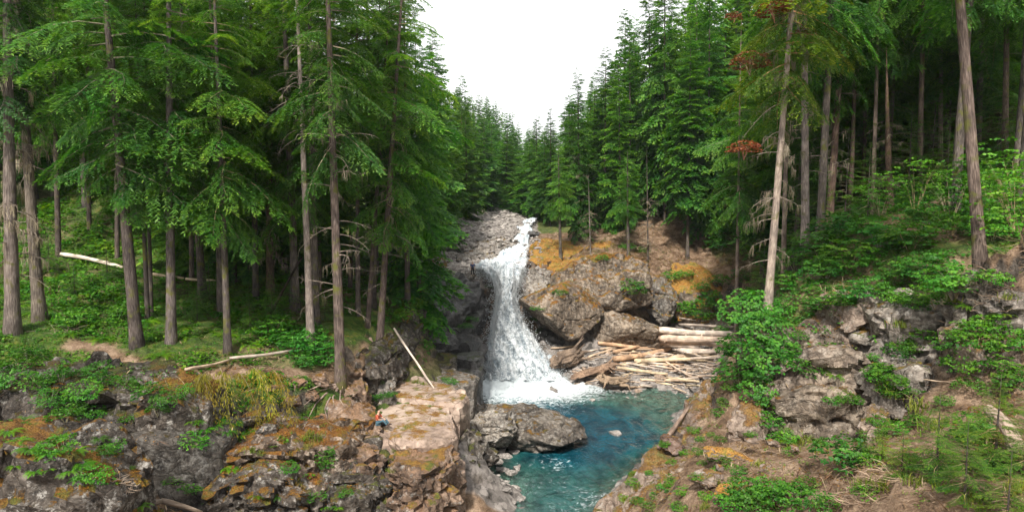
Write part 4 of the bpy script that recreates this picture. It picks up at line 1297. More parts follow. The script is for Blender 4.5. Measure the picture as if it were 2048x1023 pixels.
def trunk_mesh(name, H, r0, mat, sides=10, bend=0.0, seed=1, top=1.0, flare=0.55, seg=26):
    rng = np.random.RandomState(seed)
    s = np.linspace(0, 1, seg) ** 1.15
    ph = rng.rand() * 6
    pts = np.stack([bend * np.sin(s * 3 + ph) - bend * math.sin(ph), bend * np.cos(s * 2.3 + ph) - bend * math.cos(ph), s * H * top], 1)
    pts[0, 2] = -0.7
    rad = r0 * ((1 - s * top) ** 0.85 * 0.94 + 0.06 * (1 - s)) + 0.012
    rad *= 1 + flare * np.exp(-np.maximum(s * H, 0) / 0.7)
    V, Q, T_ = tube(pts, rad, sides)
    q = V * np.array([2.2 / max(r0, .1) * .3, 2.2 / max(r0, .1) * .3, .5])
    cen = np.zeros_like(V)
    k = np.repeat(np.arange(seg), sides)
    cen[:len(k)] = pts[k]
    cen[len(k):] = V[len(k):]
    V = V + (V - cen) * (0.13 * fbm(q + seed * 9, 3, seed))[:, None]
    return mesh_np(name, V, [Q, T_], [mat], True)


def dead_mesh(name, seed, H, z0, z1, n_, L, mat, droop=.25, twigs=6, thick=1.0, lichen=0):
    """bare dead boughs round a trunk"""
    rng = np.random.RandomState(seed)
    acc = Acc()
    for i in range(n_):
        z = z0 + (z1 - z0) * rng.rand()
        az = rng.rand() * 6.283
        l_ = L * rng.uniform(.35, 1.15)
        s = np.linspace(0, 1, 6)
        d = np.array([math.cos(az), math.sin(az), 0])
        sd_ = np.array([-d[1], d[0], 0])
        P_ = d[None] * (s * l_)[:, None] + np.array([0, 0, 1.0]) * ((rng.uniform(-.1, .3) * s - droop * rng.uniform(.4, 1.6) * s * s) * l_)[:, None] + sd_ * (np.sin(s * rng.uniform(1, 4)) * .12 * l_)[:, None]
        P_ += np.array([0, 0, z])
        acc.addtube(P_, np.linspace(.03, .007, 6) * thick * (.6 + .25 * l_), 4, 0, .5, False)
        for j in range(twigs):
            k = rng.randint(2, 6)
            b0 = P_[k]
            e = b0 + (d * rng.uniform(.0, .5) + sd_ * rng.uniform(-.6, .6) + np.array([0, 0, rng.uniform(-.45, .2)])) * l_ * .45
            md = (b0 + e) / 2 + rng.normal(size=3) * .05 * l_
            acc.addtube(np.array([b0, md, e]), [.010 * thick, .008 * thick, .004 * thick], 3, 0, .5, False)
            if lichen and rng.rand() < lichen:
                for q in range(5):
                    a = b0 + (e - b0) * rng.rand()
                    w = rng.uniform(.006, .018)
                    hl = rng.uniform(.15, .6)
                    sw = np.array([rng.normal() * .06, rng.normal() * .06, -hl])
                    acc.add(np.array([a - sd_ * w, a + sd_ * w, a + sw + sd_ * w * .4, a + sw - sd_ * w * .4]), np.array([[0, 1, 2, 3]]), None, 1, rng.rand())
    return acc.mesh(name, [mat, M_LICH])


H0 = 30.0
CROWN = {
    # close trees: boughs from a third of the height
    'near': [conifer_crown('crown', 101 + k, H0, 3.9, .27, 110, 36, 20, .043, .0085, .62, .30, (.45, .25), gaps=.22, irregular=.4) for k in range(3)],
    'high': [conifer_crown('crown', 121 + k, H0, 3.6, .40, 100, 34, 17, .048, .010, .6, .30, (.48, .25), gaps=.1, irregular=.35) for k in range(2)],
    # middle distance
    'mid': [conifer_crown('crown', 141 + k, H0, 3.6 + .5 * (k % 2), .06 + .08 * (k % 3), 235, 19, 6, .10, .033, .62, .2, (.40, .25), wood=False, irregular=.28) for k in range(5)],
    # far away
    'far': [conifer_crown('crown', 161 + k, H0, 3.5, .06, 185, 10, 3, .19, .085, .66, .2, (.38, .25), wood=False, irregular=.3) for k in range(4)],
    # young firs
    'young': [conifer_crown('crown', 181 + k, 8.0, 2.0, .03, 70, 22, 12, .055, .0105, .85, .12, (.25, .25), wood=True, rise=.12) for k in range(2)],
}
print('crowns', round(time.time() - T0, 1))
TRUNK = {
    'dark': [trunk_mesh('trunk', H0, .4, M_BARK, 9, .10, 200 + k) for k in range(3)],
    'grey': [trunk_mesh('trunk', H0, .4, M_BARKG, 9, .10, 210 + k) for k in range(2)],
    'far': [trunk_mesh('trunk', H0, .33, M_BARK, 5, .05, 220, seg=8)],
    'young': [trunk_mesh('trunk', 8.0, .11, M_BARK, 6, .03, 230, seg=10)],
}
DEAD = {
    'lower': [dead_mesh('dead_boughs', 240 + k, H0, 4.0, 16.0, 34, 2.0, M_TWIG, .3, 6, .9, .25) for k in range(3)],
    'snagtop': [dead_mesh('dead_boughs', 250, H0, 13.5, 21.0, 46, 2.6, M_TWIG, .55, 7, 1.0, .1)],
    'lichen': [dead_mesh('dead_boughs', 255 + k, H0, 3.0, 18.0, 40, 1.9, M_TWIG, .5, 7, 1.0, .9) for k in range(2)],
}
NT = [0]
TREES_XY = []


def tree(base, H, label, crown='mid', trunk='dark', r=0.4, lean=(0, 0), wide=1.0, color=(1, 1, 1, 1), tcolor=(1, 1, 1, 1), dead=None, group=None, rz=None, var=None, name='conifer_tree', h0=None):
    i = NT[0]
    NT[0] += 1
    rr = random.Random(i * 13 + 5)
    e = bpy.data.objects.new(name, None)
    COL.objects.link(e)
    e.location = tuple(base)
    e.rotation_euler = (lean[1], lean[0], 0)
    e.empty_display_size = .5
    tag(e, label, 'tree', group)
    h0 = h0 or H0
    k = H / h0
    rz = rr.random() * 6.28 if rz is None else rz
    tm = TRUNK[trunk]
    r0 = {'far': .33, 'young': .11}.get(trunk, .4)
    t = link('trunk', tm[(i if var is None else var) % len(tm)], e, color=tcolor)
    t.scale = (r / r0 * .8, r / r0 * .8, k)
    t.rotation_euler = (0, 0, rz)
    if crown:
        cm = CROWN[crown]
        c = link('crown', cm[(i if var is None else var) % len(cm)], e, color=color)
        c.scale = (wide, wide, k)
        c.rotation_euler = (0, 0, rz)
    if dead:
        dm = DEAD[dead]
        d = link('dead_boughs', dm[i % len(dm)], e)
        d.rotation_euler = (0, 0, rz + 1)
        d.scale = (1, 1, min(1.2, k))
        d['kind'] = 'stuff'
    TREES_XY.append((base[0], base[1]))
    return e


def tree_px(bx, by, label, tx=None, ty=None, D=None, H=None, **kw):
    """foot at pixel (bx,by); either height H or a tip at pixel row ty; tx gives the lean"""
    base = hit(bx, by) if D is None else at(bx, by, D)
    if D is not None:
        zz = drop(base[0], base[1])[2]
        base[2] = min(base[2], zz)
    if ty is not None and H is None:
        tp = at(tx if tx is not None else bx, ty, base[1])
        H = tp[2] - base[2]
        lean = math.atan2(tp[0] - base[0], H)
    else:
        lean = 0
        if tx is not None:
            tp = at(tx, ty if ty is not None else 0, base[1])
            lean = math.atan2(tp[0] - base[0], tp[2] - base[2])
    return tree(base, H, label, lean=(lean, 0), **kw)


# left bank, close
tree_px(24, 634, 'thick mossy trunk with dead lichen hung branches at the left edge', 16, 0, 39, 34, crown='high', trunk='grey', r=.48, dead='lichen', tcolor=(.75, .72, .7, 1), color=(.8, .85, .9, 1))
tree_px(78, 612, 'leaning mossy trunk just behind the left edge tree', 32, 0, 42, 34, crown='high', trunk='grey', r=.45, dead='lichen', tcolor=(.7, .68, .62, 1), color=(.8, .85, .9, 1))
tree_px(274, 698, 'dark straight conifer at the end of the dirt trail', 206, 0, 38.5, 33, crown='near', r=.42, wide=1.05, color=(.95, 1.05, .9, 1), tcolor=(.8, .78, .78, 1), var=0)
tree_px(343, 694, 'grey trunked conifer standing in bright ferns', 334, 0, 39.5, 31, crown='near', r=.36, wide=.95, color=(.95, 1.05, .88, 1), var=1, tcolor=(1.2, 1.2, 1.25, 1))
tree_px(456, 708, 'slim dark conifer between the ferns and the grey snag', 432, 0, 40, 29, crown='near', r=.27, wide=.9, color=(1.15, 1.12, .8, 1), var=2)
tree_px(622, 672, 'pale grey dead snag with bare drooping branches near its top', 590, 0, 43, 29, crown=None, trunk='grey', r=.32, dead='snagtop', tcolor=(1.1, 1.07, 1.05, 1), name='dead_snag')
tree_px(682, 778, 'tall conifer with exposed roots at the edge of the rocks', 660, 0, 40.6, 36, crown='high', r=.40, dead='lower', color=(1.05, 1.05, .9, 1), tcolor=(1.25, 1.15, 1.1, 1), var=0)
tree_px(758, 672, 'leaning conifer at the bank edge above the rock shelf', 800, 0, 49, 33, crown='near', r=.34, wide=1.0, color=(1.15, 1.15, .8, 1), dead='lower', tcolor=(1.1, 1, 1, 1), var=1)
tree_px(735, 655, 'slim trunk leaning right beside the bank edge conifer', 768, 150, 51, 30, crown='high', r=.24, tcolor=(1.1, 1, 1, 1))
tree_px(716, 645, 'slim straight trunk behind the tall rooted conifer', 716, 0, 52, 30, crown='high', r=.25)
tree_px(748, 622, 'thin shaded trunk behind the leaning bank edge conifer', 760, 0, 55, 29, crown='high', r=.24)
tree_px(296, 662, 'thin dark trunk right behind the trail end conifer', 268, 0, 44, 27, crown='high', r=.2, tcolor=(.8, .8, .8, 1))
tree_px(303, 660, 'thin pale trunk paired with a dark one behind the trail end conifer', 290, 0, 45, 28, crown='high', r=.19)
tree_px(416, 570, 'thin trunk leaning left over the pale fallen log', 345, 100, 58, 27, crown='mid', r=.24, color=(1.15, 1.1, .8, 1))
tree_px(434, 562, 'brown trunk just right of the fallen log end', 405, 50, 60, 32, crown='mid', r=.35, color=(.9, 1, .9, 1))
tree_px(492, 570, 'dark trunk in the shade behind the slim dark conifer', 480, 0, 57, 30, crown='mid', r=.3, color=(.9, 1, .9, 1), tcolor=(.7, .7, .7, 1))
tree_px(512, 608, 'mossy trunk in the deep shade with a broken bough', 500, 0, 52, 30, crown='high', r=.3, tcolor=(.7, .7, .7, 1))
tree_px(541, 600, 'shaggy brown trunk in the shade left of the snag', 532, 0, 54, 28, crown='high', r=.4, tcolor=(.9, .75, .6, 1), dead='lichen')
tree_px(566, 570, 'far shaded trunk left of the grey snag', 560, 0, 60, 30, crown='mid', r=.33)
tree_px(676, 598, 'shaded trunk between the snag and the rooted conifer', 652, 0, 56, 30, crown='mid', r=.32)
tree_px(838, 560, 'bright green bushy conifer overhanging the dark rock wall', 832, 40, 62, None, crown='mid', r=.3, wide=1.15, color=(.95, 1.35, .75, 1))
tree_px(815, 600, 'leafy conifer on the bank corner nearest the waterfall', 806, -60, 58, None, crown='near', r=.32, wide=1.0, color=(.95, 1.25, .75, 1))
# middle left, up the bar
for q in [(860, 520, 866, 60, 82, 'conifer on the forest edge above the rounded mossy rock'), (872, 500, 885, 132, 94, 'dark pointed conifer leading the left skyline'), (895, 460, 905, 185, 108, 'yellowish conifer at the edge of the gravel bar'),
          (934, 452, 932, 235, 116, 'yellow green conifer standing over the gravel bar'), (918, 448, 925, 150, 128, 'tall conifer rising behind the gravel bar'), (950, 438, 948, 260, 132, 'slim conifer left of the driftwood heap'),
          (880, 470, 880, 230, 100, 'low drooping conifer at the back of the mossy rock'), (970, 428, 968, 280, 150, 'narrow conifer behind the driftwood heap')]:
    tree_px(q[0], q[1], q[5], q[2], q[3], q[4], None, crown='mid', r=.28, wide=.9, color=(1.15, 1.12, .8, 1) if 'yellow' in q[5] else (.9, 1.0, .95, 1))
# right terrace
for q in [(1160, 478, 1156, 130, 96, 'tall dark narrow conifer with bare lower trunk on the mossy terrace', 'mid', .8, (.8, .95, .9, 1)), (1121, 520, 1118, 290, 88, 'small bright conifer at the edge of the upper cascade', 'high', .55, (1.2, 1.25, .85, 1)),
          (1257, 514, 1255, 300, 89.5, 'young conifer with open boughs on the mossy terrace', 'high', .62, (.95, 1.1, .85, 1)), (1210, 465, 1212, 92, 104, 'full conifer rising above the terrace, lower than its neighbour', 'mid', 1.05, (.95, 1.1, .85, 1)),
          (1262, 462, 1258, 32, 108, 'tall conifer whose tip stands against the sky', 'mid', 1.1, (.75, .95, .9, 1)), (1300, 466, 1296, -60, 104, 'tall grey green conifer behind the terrace', 'mid', 1.1, (.95, 1.0, .95, 1)),
          (1330, 470, 1330, -120, 100, 'broad conifer with hanging boughs behind the terrace', 'mid', 1.15, (.95, 1.08, .8, 1)), (1375, 505, 1380, 60, 92, 'conifer with a pale tangle of dead boughs at its foot', 'mid', 1.15, (.95, 1.1, .85, 1)),
          (1415, 480, 1420, -80, 96, 'dense conifer at the right end of the terrace', 'mid', 1.2, (.8, 1.0, .9, 1)), (1100, 470, 1100, 215, 118, 'small pointed conifer on the skyline over the stream', 'mid', .8, (.8, .95, .95, 1)),
          (1075, 455, 1074, 226, 130, 'pointed conifer beside the head of the stream', 'mid', .85, (.85, 1.0, .95, 1)), (1140, 470, 1138, 190, 112, 'conifer half hidden behind the tall narrow one', 'mid', .9, (1.0, 1.15, .85, 1)),
          (1092, 458, 1090, 260, 124, 'bushy conifer leaning over the upper stream', 'mid', 1.0, (1.0, 1.15, .85, 1)), (1060, 440, 1060, 262, 140, 'full conifer closing the valley above the stream', 'mid', 1.1, (1.0, 1.15, .85, 1)),
          (1185, 470, 1188, 150, 106, 'conifer in the gap left of the full terrace conifer', 'mid', .95, (.9, 1.05, .9, 1)), (1240, 470, 1236, 120, 100, 'light green conifer in front of the sky tip tree', 'mid', 1.0, (1.1, 1.15, .85, 1))]:
    tree_px(q[0], q[1], q[5], q[2], q[3], q[4], None, crown=q[6], r=.3, wide=q[7] * (.85 if q[6] == 'mid' else 1), color=q[8], dead='lower' if 'bare' in q[5] or 'hanging' in q[5] else None)
tree_px(1181, 510, 'thin dead sapling on the mossy terrace', 1176, 350, 90, None, crown=None, trunk='grey', r=.13, dead='lichen', name='dead_snag')
tree_px(1296, 514, 'thin lichen hung dead tree on the terrace', 1294, 290, 90, None, crown=None, trunk='dark', r=.16, dead='lichen', name='dead_snag')
# right bank, close
tree_px(1536, 575, 'leaning conifer with pale lower bark and rusty dead boughs', 1582, 0, 40.5, 34, crown='high', trunk='grey', r=.31, dead='lichen', wide=1.0, color=(1.5, .98, .62, 1), tcolor=(1.5, 1.42, 1.32, 1), var=0)
tree_px(1611, 500, 'straight grey trunk with bare lower half on the right bank', 1607, 0, 47.5, 36, crown='high', trunk='grey', r=.35, dead='lower', color=(.95, 1.05, .85, 1), tcolor=(1.15, 1.1, 1.1, 1), var=1)
tree_px(1658, 430, 'reddish trunk behind the straight grey one', 1692, 0, 56, 36, crown='high', r=.4, color=(.9, 1.05, .9, 1), tcolor=(1.4, 1.1, 1.0, 1), dead='lower')
tree_px(1700, 430, 'slender brown trunk in the shade of the right bank', 1718, 0, 60, 34, crown='high', r=.28, color=(.9, 1.05, .9, 1), tcolor=(1.2, 1, .95, 1))
tree_px(1782, 410, 'broken brown snag with tangled dead boughs', 1770, 90, 54, None, crown=None, trunk='dark', r=.38, dead='lichen', name='dead_snag', tcolor=(1.6, 1.25, 1.05, 1))
tree_px(1964, 540, 'massive rough barked trunk on the right slope', 1922, 0, 29.5, 34, crown='high', r=.33, color=(.95, 1.1, .8, 1), tcolor=(1.35, 1.22, 1.15, 1), wide=1.2, var=1)
for i, (bx, by, tx, D, r, t) in enumerate([(1640, 455, 1652, 58, .26, 'slim pale trunk between the straight grey one and the reddish one'), (1745, 430, 1756, 57, .24, 'slim brown trunk left of the broken snag'), (1838, 420, 1846, 56, .3, 'straight shaded trunk right of the broken snag'), (1880, 410, 1884, 62, .3, 'pale straight trunk left of the massive one'),
                                            (2008, 420, 2012, 52, .32, 'brown trunk behind the massive one'), (1570, 470, 1580, 58, .28, 'pale trunk deep between the leaning and the straight conifer'), (1725, 420, 1738, 66, .26, 'thin trunk deep in the right forest'), (1478, 470, 1486, 70, .28, 'thin trunk left of the leaning conifer'),
                                            (1912, 420, 1910, 70, .3, 'shaded trunk just left of the massive trunk')]):
    tree_px(bx, by, t, tx, 0, D, 34, crown='high', trunk='grey' if i % 2 else 'dark', r=r, tcolor=(1.25, 1.1, 1.02, 1), color=(1.05, 1.1, .85, 1), dead='lower' if i % 3 == 0 else None)
for i, (bx, by, tx, D, r, t) in enumerate([(118, 560, 108, 56, .3, 'straight dark trunk behind the leaning mossy one'), (180, 540, 172, 60, .28, 'far trunk left of the trail end conifer'), (384, 585, 380, 55, .26, 'slim trunk just right of the grey trunked conifer'), (470, 600, 462, 56, .24, 'slender trunk right behind the slim dark conifer'),
                                            (590, 600, 588, 57, .28, 'shaded trunk just left of the grey snag'), (640, 620, 636, 55, .22, 'slim trunk just right of the grey snag'), (700, 610, 704, 58, .24, 'slim trunk right behind the rooted conifer'), (235, 560, 228, 57, .26, 'shaded trunk left behind the trail end conifer')]):
    tree_px(bx, by, t, tx, 0, D, 31, crown='high', trunk='dark', r=r, tcolor=(1.0, .95, .92, 1), color=(1.1, 1.12, .85, 1))
print('named trees', NT[0], round(time.time() - T0, 1))

# forest behind: every tree its own object
rs_ = random.Random(77)


def where(px, side):
    L_ = [(200, 'behind the thick mossy trunks at the edge'), (400, 'behind the trail end conifer'), (600, 'behind the slim dark conifer'), (9999, 'behind the grey snag and the rooted conifer')]
    R_ = [(1450, 'above the mossy terrace'), (1600, 'behind the leaning conifer'), (1750, 'behind the reddish trunk'), (1880, 'behind the broken snag'), (9999, 'behind the massive trunk')]
    for lim, t in (L_ if side == 'left' else R_):
        if px < lim:
            return t


def forest(n_, xr, yr, ok, label, group, Hr, crown, trunk, space, colr, tries=60000, wide=(.9, 1.3)):
    made = 0
    px_mid = 1024
    cand = np.stack([np.array([rs_.uniform(*xr) for _ in range(4000)]), np.array([rs_.uniform(*yr) for _ in range(4000)])], 1)
    gzz = ground(cand)
    P_ = np.concatenate([cand, gzz[:, None]], 1)
    pxs, pys = to_px(P_)
    order = np.argsort(cand[:, 1] + np.array([rs_.uniform(0, 60) for _ in range(4000)]))
    for k in order:
        if made >= n_:
            break
        x, y = cand[k]
        if pxs[k] < -140 or pxs[k] > 2190 or not ok(x, y, pxs[k], pys[k]):
            continue
        if any((x - a) ** 2 + (y - b_) ** 2 < space * space for a, b_ in TREES_XY):
            continue
        H = rs_.uniform(*Hr)
        side_l = pxs[k] < 1024
        c = colr[rs_.randrange(len(colr))]
        v = rs_.uniform(.85, 1.15)
        lab = label + (' ' + where(pxs[k], 'left' if px_mid > pxs[k] else 'right') if crown == 'mid' else '')
        tree((x, y, P_[k, 2] - .2), H, lab, ('near' if side_l or y > 54 else 'high') if crown == 'mid' and y < 70 else crown, trunk, .26 + H * .004, (rs_.gauss(0, .015), rs_.gauss(0, .015)), rs_.uniform(*wide), (c[0] * v, c[1] * v, c[2] * v, 1), group=group)
        made += 1
    print(group, made)


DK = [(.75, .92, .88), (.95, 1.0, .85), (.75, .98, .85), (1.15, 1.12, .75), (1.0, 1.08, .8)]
forest(70, (-75, -8), (46, 100), lambda x, y, px, py: px < 800 - max(0, 60 - y) * 3 and not (px < 330 and y < 62), 'forest conifer of the left bank,', 'conifers of the left forest', (27, 36), 'mid', 'dark', 3.6, DK)
forest(60, (-110, -20), (90, 190), lambda x, y, px, py: px < 860 - 0.0 * y, 'conifer high on the left hillside', 'conifers on the left hillside', (28, 36), 'far', 'far', 5.0, DK)
forest(60, (14, 70), (44, 100), lambda x, y, px, py: px > 1640 - (y - 44) * 3.4 and not (1580 < px < 1900 and y < 52), 'forest conifer of the right bank,', 'conifers of the right forest', (27, 36), 'mid', 'dark', 3.8, DK)
forest(85, (20, 130), (95, 190), lambda x, y, px, py: px > 1235, 'conifer high on the right hillside', 'conifers on the right hillside', (28, 36), 'far', 'far', 5.0, DK)
# far valley trees, tips set by the skyline


def skyline(px):
    return np.interp(px, [840, 870, 890, 930, 960, 1000, 1030, 1060, 1090, 1110, 1140, 1200, 1260], [90, 130, 160, 165, 180, 192, 222, 245, 232, 235, 190, 130, 60])


made = 0
for k in range(1500):
    if made >= 130:
        break
    D = rs_.uniform(140, 300)
    px = rs_.uniform(850, 1230)
    x = (px - 1024) / FPX * D
    if any((x - a) ** 2 + (D - b_) ** 2 < 20 for a, b_ in TREES_XY):
        continue
    zb = ground([(x, D)])[0]
    _, pyb = to_px(np.array([x, D, zb]))
    f = (D - 140) / 160
    ty = skyline(px) + rs_.uniform(-6, 26) + (1 - f) * rs_.uniform(0, 90)
    H = at(px, ty, D)[2] - zb
    if H < 12 or H > 48:
        H = min(max(H, 12), 48)
    c = DK[rs_.randrange(5)]
    tree((x, D, zb - .3), H, 'distant conifer of the valley head beyond the stream', 'far', 'far', .3, (0, 0), rs_.uniform(.85, 1.2), (c[0], c[1], c[2] * 1.15, 1), group='distant conifers of the valley head')  # distance haze put into the crown colour as extra blue
    made += 1
occ = np.zeros((128, 256))
allt = sorted([o for o in COL.objects if o.type == 'EMPTY' and o.get('category') == 'tree'], key=lambda o: o.location.y)
gone = 0
for o in allt:
    ch = list(o.children)
    cr_o = [c for c in ch if c.name.startswith('crown')]
    if not cr_o:
        continue
    D = o.location.y
    cw = cr_o[0].scale[0] * 3.3
    kz = cr_o[0].scale[2] * (8.0 if 'sapling' in o.name else H0)
    st_f = .38 if cr_o[0].data in CROWN['high'] else .18 if cr_o[0].data in CROWN['near'] else .08
    vis = tot = 0
    b0 = np.array(o.location)
    tipx = math.tan(o.rotation_euler[1])
    cells = []
    for q in range(14):
        f = q / 13.0
        zz = st_f + (1 - st_f) * f
        w = cw * (1 - f) ** .7 * .8 + .2
        c = b0 + np.array([tipx * zz * kz, 0, zz * kz])
        x0, y0 = to_px(c - np.array([w, 0, 0]))
        x1, y1 = to_px(c + np.array([w, 0, 0]))
        gy0 = int(y0 / 8)
        gy1 = gy0 + max(1, int(kz * FPX / D / 14 / 8) + 1)
        for yy in range(max(0, gy0), min(128, gy1)):
            for xx in range(max(0, int(x0 / 8)), min(256, int(x1 / 8) + 1)):
                cells.append((yy, xx))
    cells = set(cells)
    vis = sum(1 for c in cells if occ[c] < 2.9)
    if 'group' in o and 'conifers' in o['group'] and (len(cells) == 0 or vis < 3 + .035 * len(cells)):
        for c in ch:
            bpy.data.objects.remove(c)
        bpy.data.objects.remove(o)
        gone += 1
        continue
    for c in cells:
        occ[c] += .75
print('all trees', NT[0], 'left out', gone, round(time.time() - T0, 1))
#NEXT

# ------------------------------------------------------------------ shrubs, ferns, grass
def leafy(name, seed, Rr, Hh, sprays, per, leaf, mat, flat=.5, stems=7, spread=.30):
    rng = np.random.RandomState(seed)
    acc = Acc()
    Q, T_ = [], []
    for i in range(sprays):
        u = rng.rand() ** .6
        az = rng.rand() * 6.283
        el = rng.uniform(.1, 1.0)
        c = np.array([math.cos(az) * Rr * u, math.sin(az) * Rr * u, Hh * (.18 + .82 * el * math.sqrt(max(0.05, 1 - .75 * u * u)))])
        out = np.array([math.cos(az), math.sin(az), 0])
        side = np.array([-out[1], out[0], 0])
        n_ = np.array([0, 0, 1.0]) + out * rng.uniform(.0, .7) + rng.normal(size=3) * .15
        tn = rng.normal() * .18
        sp_ = spread * rng.uniform(.6, 1.4)
        for j in range(per):
            a = rng.uniform(-1.9, 1.9)
            rr = sp_ * math.sqrt(rng.rand())
            d = out * math.cos(a) + side * math.sin(a)
            p_ = c + d * rr - np.array([0, 0, rr * rr * .8 * rng.uniform(.3, 1.4)])
            nn_ = n_ + rng.normal(size=3) * flat
            nn_ /= np.linalg.norm(nn_)
            dd = d - nn_ * d.dot(nn_)
            dd /= max(np.linalg.norm(dd), 1e-6)
            ss = np.cross(nn_, dd)
            L = leaf * rng.uniform(.65, 1.35)
            Q.append([p_ - dd * L * .45, p_ + ss * L * .42 + dd * L * .05, p_ + dd * L * .6, p_ - ss * L * .42 + dd * L * .05])
            T_.append(np.clip(.25 + .5 * (c[2] / Hh) * u ** .3 + tn + rng.normal() * .13, 0, 1))
    for i in range(stems):
        az = rng.rand() * 6.283
        e = np.array([math.cos(az) * Rr * .7, math.sin(az) * Rr * .7, Hh * rng.uniform(.5, .9)])
        m_ = e * .5 + np.array([0, 0, Hh * .15])
        acc.addtube(np.array([[0, 0, -.2], m_, e]), [.016 + .006 * Rr, .012, .004], 4, 1, .5, False)
    Q = np.array(Q)
    acc.add(Q.reshape(-1, 3), np.arange(len(Q) * 4).reshape(-1, 4), None, 0, np.array(T_))
    return acc.mesh(name, [mat, M_TWIG])


def fern_mesh(name, seed, fronds=20, L=.75, mat=None):
    rng = np.random.RandomState(seed)
    acc = Acc()
    V, F, T_ = [], [], []
    for i in range(fronds):
        az = i * 6.283 / fronds + rng.normal() * .2
        l_ = L * rng.uniform(.7, 1.15)
        up = rng.uniform(.5, 1.0)
        out = np.array([math.cos(az), math.sin(az), 0])
        side = np.array([-out[1], out[0], 0])
        tn = rng.normal() * .15

        def ax(s):
            return out * l_ * (s * .95) + np.array([0, 0, l_ * (up * s - (up + .15) * s * s * .9)])
        for j in range(18):
            s = .10 + .88 * j / 18
            w = l_ * .17 * math.sin(math.pi * min(1, s * .9 + .12)) + .015
            p0, p1 = ax(s), ax(s + .030)
            for sg in (-1, 1):
                k = len(V)
                V += [p0, p1, p0 * .4 + p1 * .6 + side * sg * w - np.array([0, 0, w * .25]) + out * w * .3]
                F.append((k, k + 1, k + 2))
                T_.append(np.clip(.4 + .35 * s + tn + rng.normal() * .08, 0, 1))
    acc.add(np.array(V), None, np.array(F), 0, np.array(T_))
    return acc.mesh(name, [mat or M_FERN])


def grass_mesh(name, seed, blades=70, L=.35, spread=.14, mat=None, w=.012):
    rng = np.random.RandomState(seed)
    acc = Acc()
    V, F, T_ = [], [], []
    for i in range(blades):
        az = rng.rand() * 6.283
        b0 = np.array([rng.normal() * spread, rng.normal() * spread, -.02])
        out = np.array([math.cos(az), math.sin(az), 0])
        side = np.array([-out[1], out[0], 0]) * w
        l_ = L * rng.uniform(.5, 1.2)
        bend = rng.uniform(.15, .8)
        m_ = b0 + out * l_ * bend * .3 + np.array([0, 0, l_ * .6])
        e = b0 + out * l_ * bend + np.array([0, 0, l_ * (.95 - bend * .4)])
        k = len(V)
        V += [b0 - side, b0 + side, m_ + side * .8, m_ - side * .8, e]
        F += [(k, k + 1, k + 2), (k, k + 2, k + 3), (k + 3, k + 2, k + 4)]
        T_ += [rng.uniform(.1, .9)] * 3
    acc.add(np.array(V), None, np.array(F), 0, np.array(T_))
    return acc.mesh(name, [mat or M_GRASS])


SH = {
    'maple': [leafy('leafy_shrub', 300 + k, 1.5, 1.7, 120, 13, .15, M_LEAF, .30) for k in range(3)],
    'small': [leafy('leafy_shrub', 310 + k, .8, .8, 75, 10, .095, M_LEAF, .55, spread=.22) for k in range(3)],
    'tall': [leafy('leafy_shrub', 320 + k, 2.0, 4.2, 130, 12, .15, M_LEAF, .35, 9, .36) for k in range(2)],
    'fern': [fern_mesh('fern', 330 + k) for k in range(3)],
    'grass': [grass_mesh('grass_tuft', 340 + k) for k in range(2)],
}
NS = [0]


def plant(kind, px, py, s, label, cat, group=None, color=(1, 1, 1, 1), base=None, tilt=(0, 0), sz=None, name=None):
    i = NS[0]
    NS[0] += 1
    b_ = hit(px, py) if base is None else np.asarray(base)
    me_ = SH[kind][i % len(SH[kind])]
    o = link(name or me_.name.split('.')[0], me_, None, tuple(b_ - np.array([0, 0, .06])), color)
    o.scale = (s, s, sz or s)
    o.rotation_euler = (tilt[0], tilt[1], (i * 2.399) % 6.283)
    tag(o, label, cat, group)
    return o


YG = (1.25, 1.15, .8, 1)


def trail_d_one(x, y):
    d = 99
    for a_, b_ in zip(trail[:-1], trail[1:]):
        ab = b_ - a_
        t_ = min(1, max(0, ((np.array([x, y]) - a_) @ ab) / (ab @ ab)))
        d = min(d, np.linalg.norm(np.array([x, y]) - a_ - t_ * ab))
    return d


# the vine maple mass hanging over the right cliff
for i, (x, y, s) in enumerate([(1500, 640, 1.15), (1470, 655, 1.0), (1445, 672, .85), (1530, 680, .95), (1490, 720, 1.0), (1545, 735, 1.0), (1590, 745, .75), (1475, 765, .8), (1520, 790, .7), (1500, 600, 1.0), (1555, 640, .7), (1480, 560, .9)]):
    plant('maple', x, y, s, 'bright green maple shrub in the mass spilling over the right cliff', 'shrub', 'maple shrubs spilling over the right cliff', (.95, 1.12, 1.0, 1), tilt=(R(18), R(-8)))
for i, (x, y, s) in enumerate([(1650, 560, 1.0), (1700, 540, 1.2), (1760, 500, 1.3), (1640, 515, 1.2), (1590, 540, 1.0), (1820, 500, 1.1), (1855, 560, 1.0), (1800, 570, .9), (1905, 590, .9), (1870, 610, .8), (1730, 600, .8), (1985, 480, .9), (2030, 455, 1.1), (1570, 580, .9),
                               (1440, 500, 1.4), (1420, 470, 1.5), (1470, 470, 1.4), (1500, 510, 1.2), (1680, 480, 1.3), (1560, 480, 1.3), (1850, 455, 1.0), (1900, 470, .9), (1690, 610, .6), (1640, 620, .6)]):
    plant('maple', x, y, s, 'leafy shrub in the green tangle of the right slope, ' + ('left of the leaning conifer' if x < 1530 else 'below the straight grey trunk' if x < 1660 else 'below the broken snag' if x < 1790 else 'left of the massive trunk' if x < 1950 else 'right of the massive trunk'), 'shrub', 'shrubs of the right slope', [(1, 1.05, 1, 1), YG, (.8, 1, .95, 1), (1.1, 1.1, .8, 1)][i % 4])
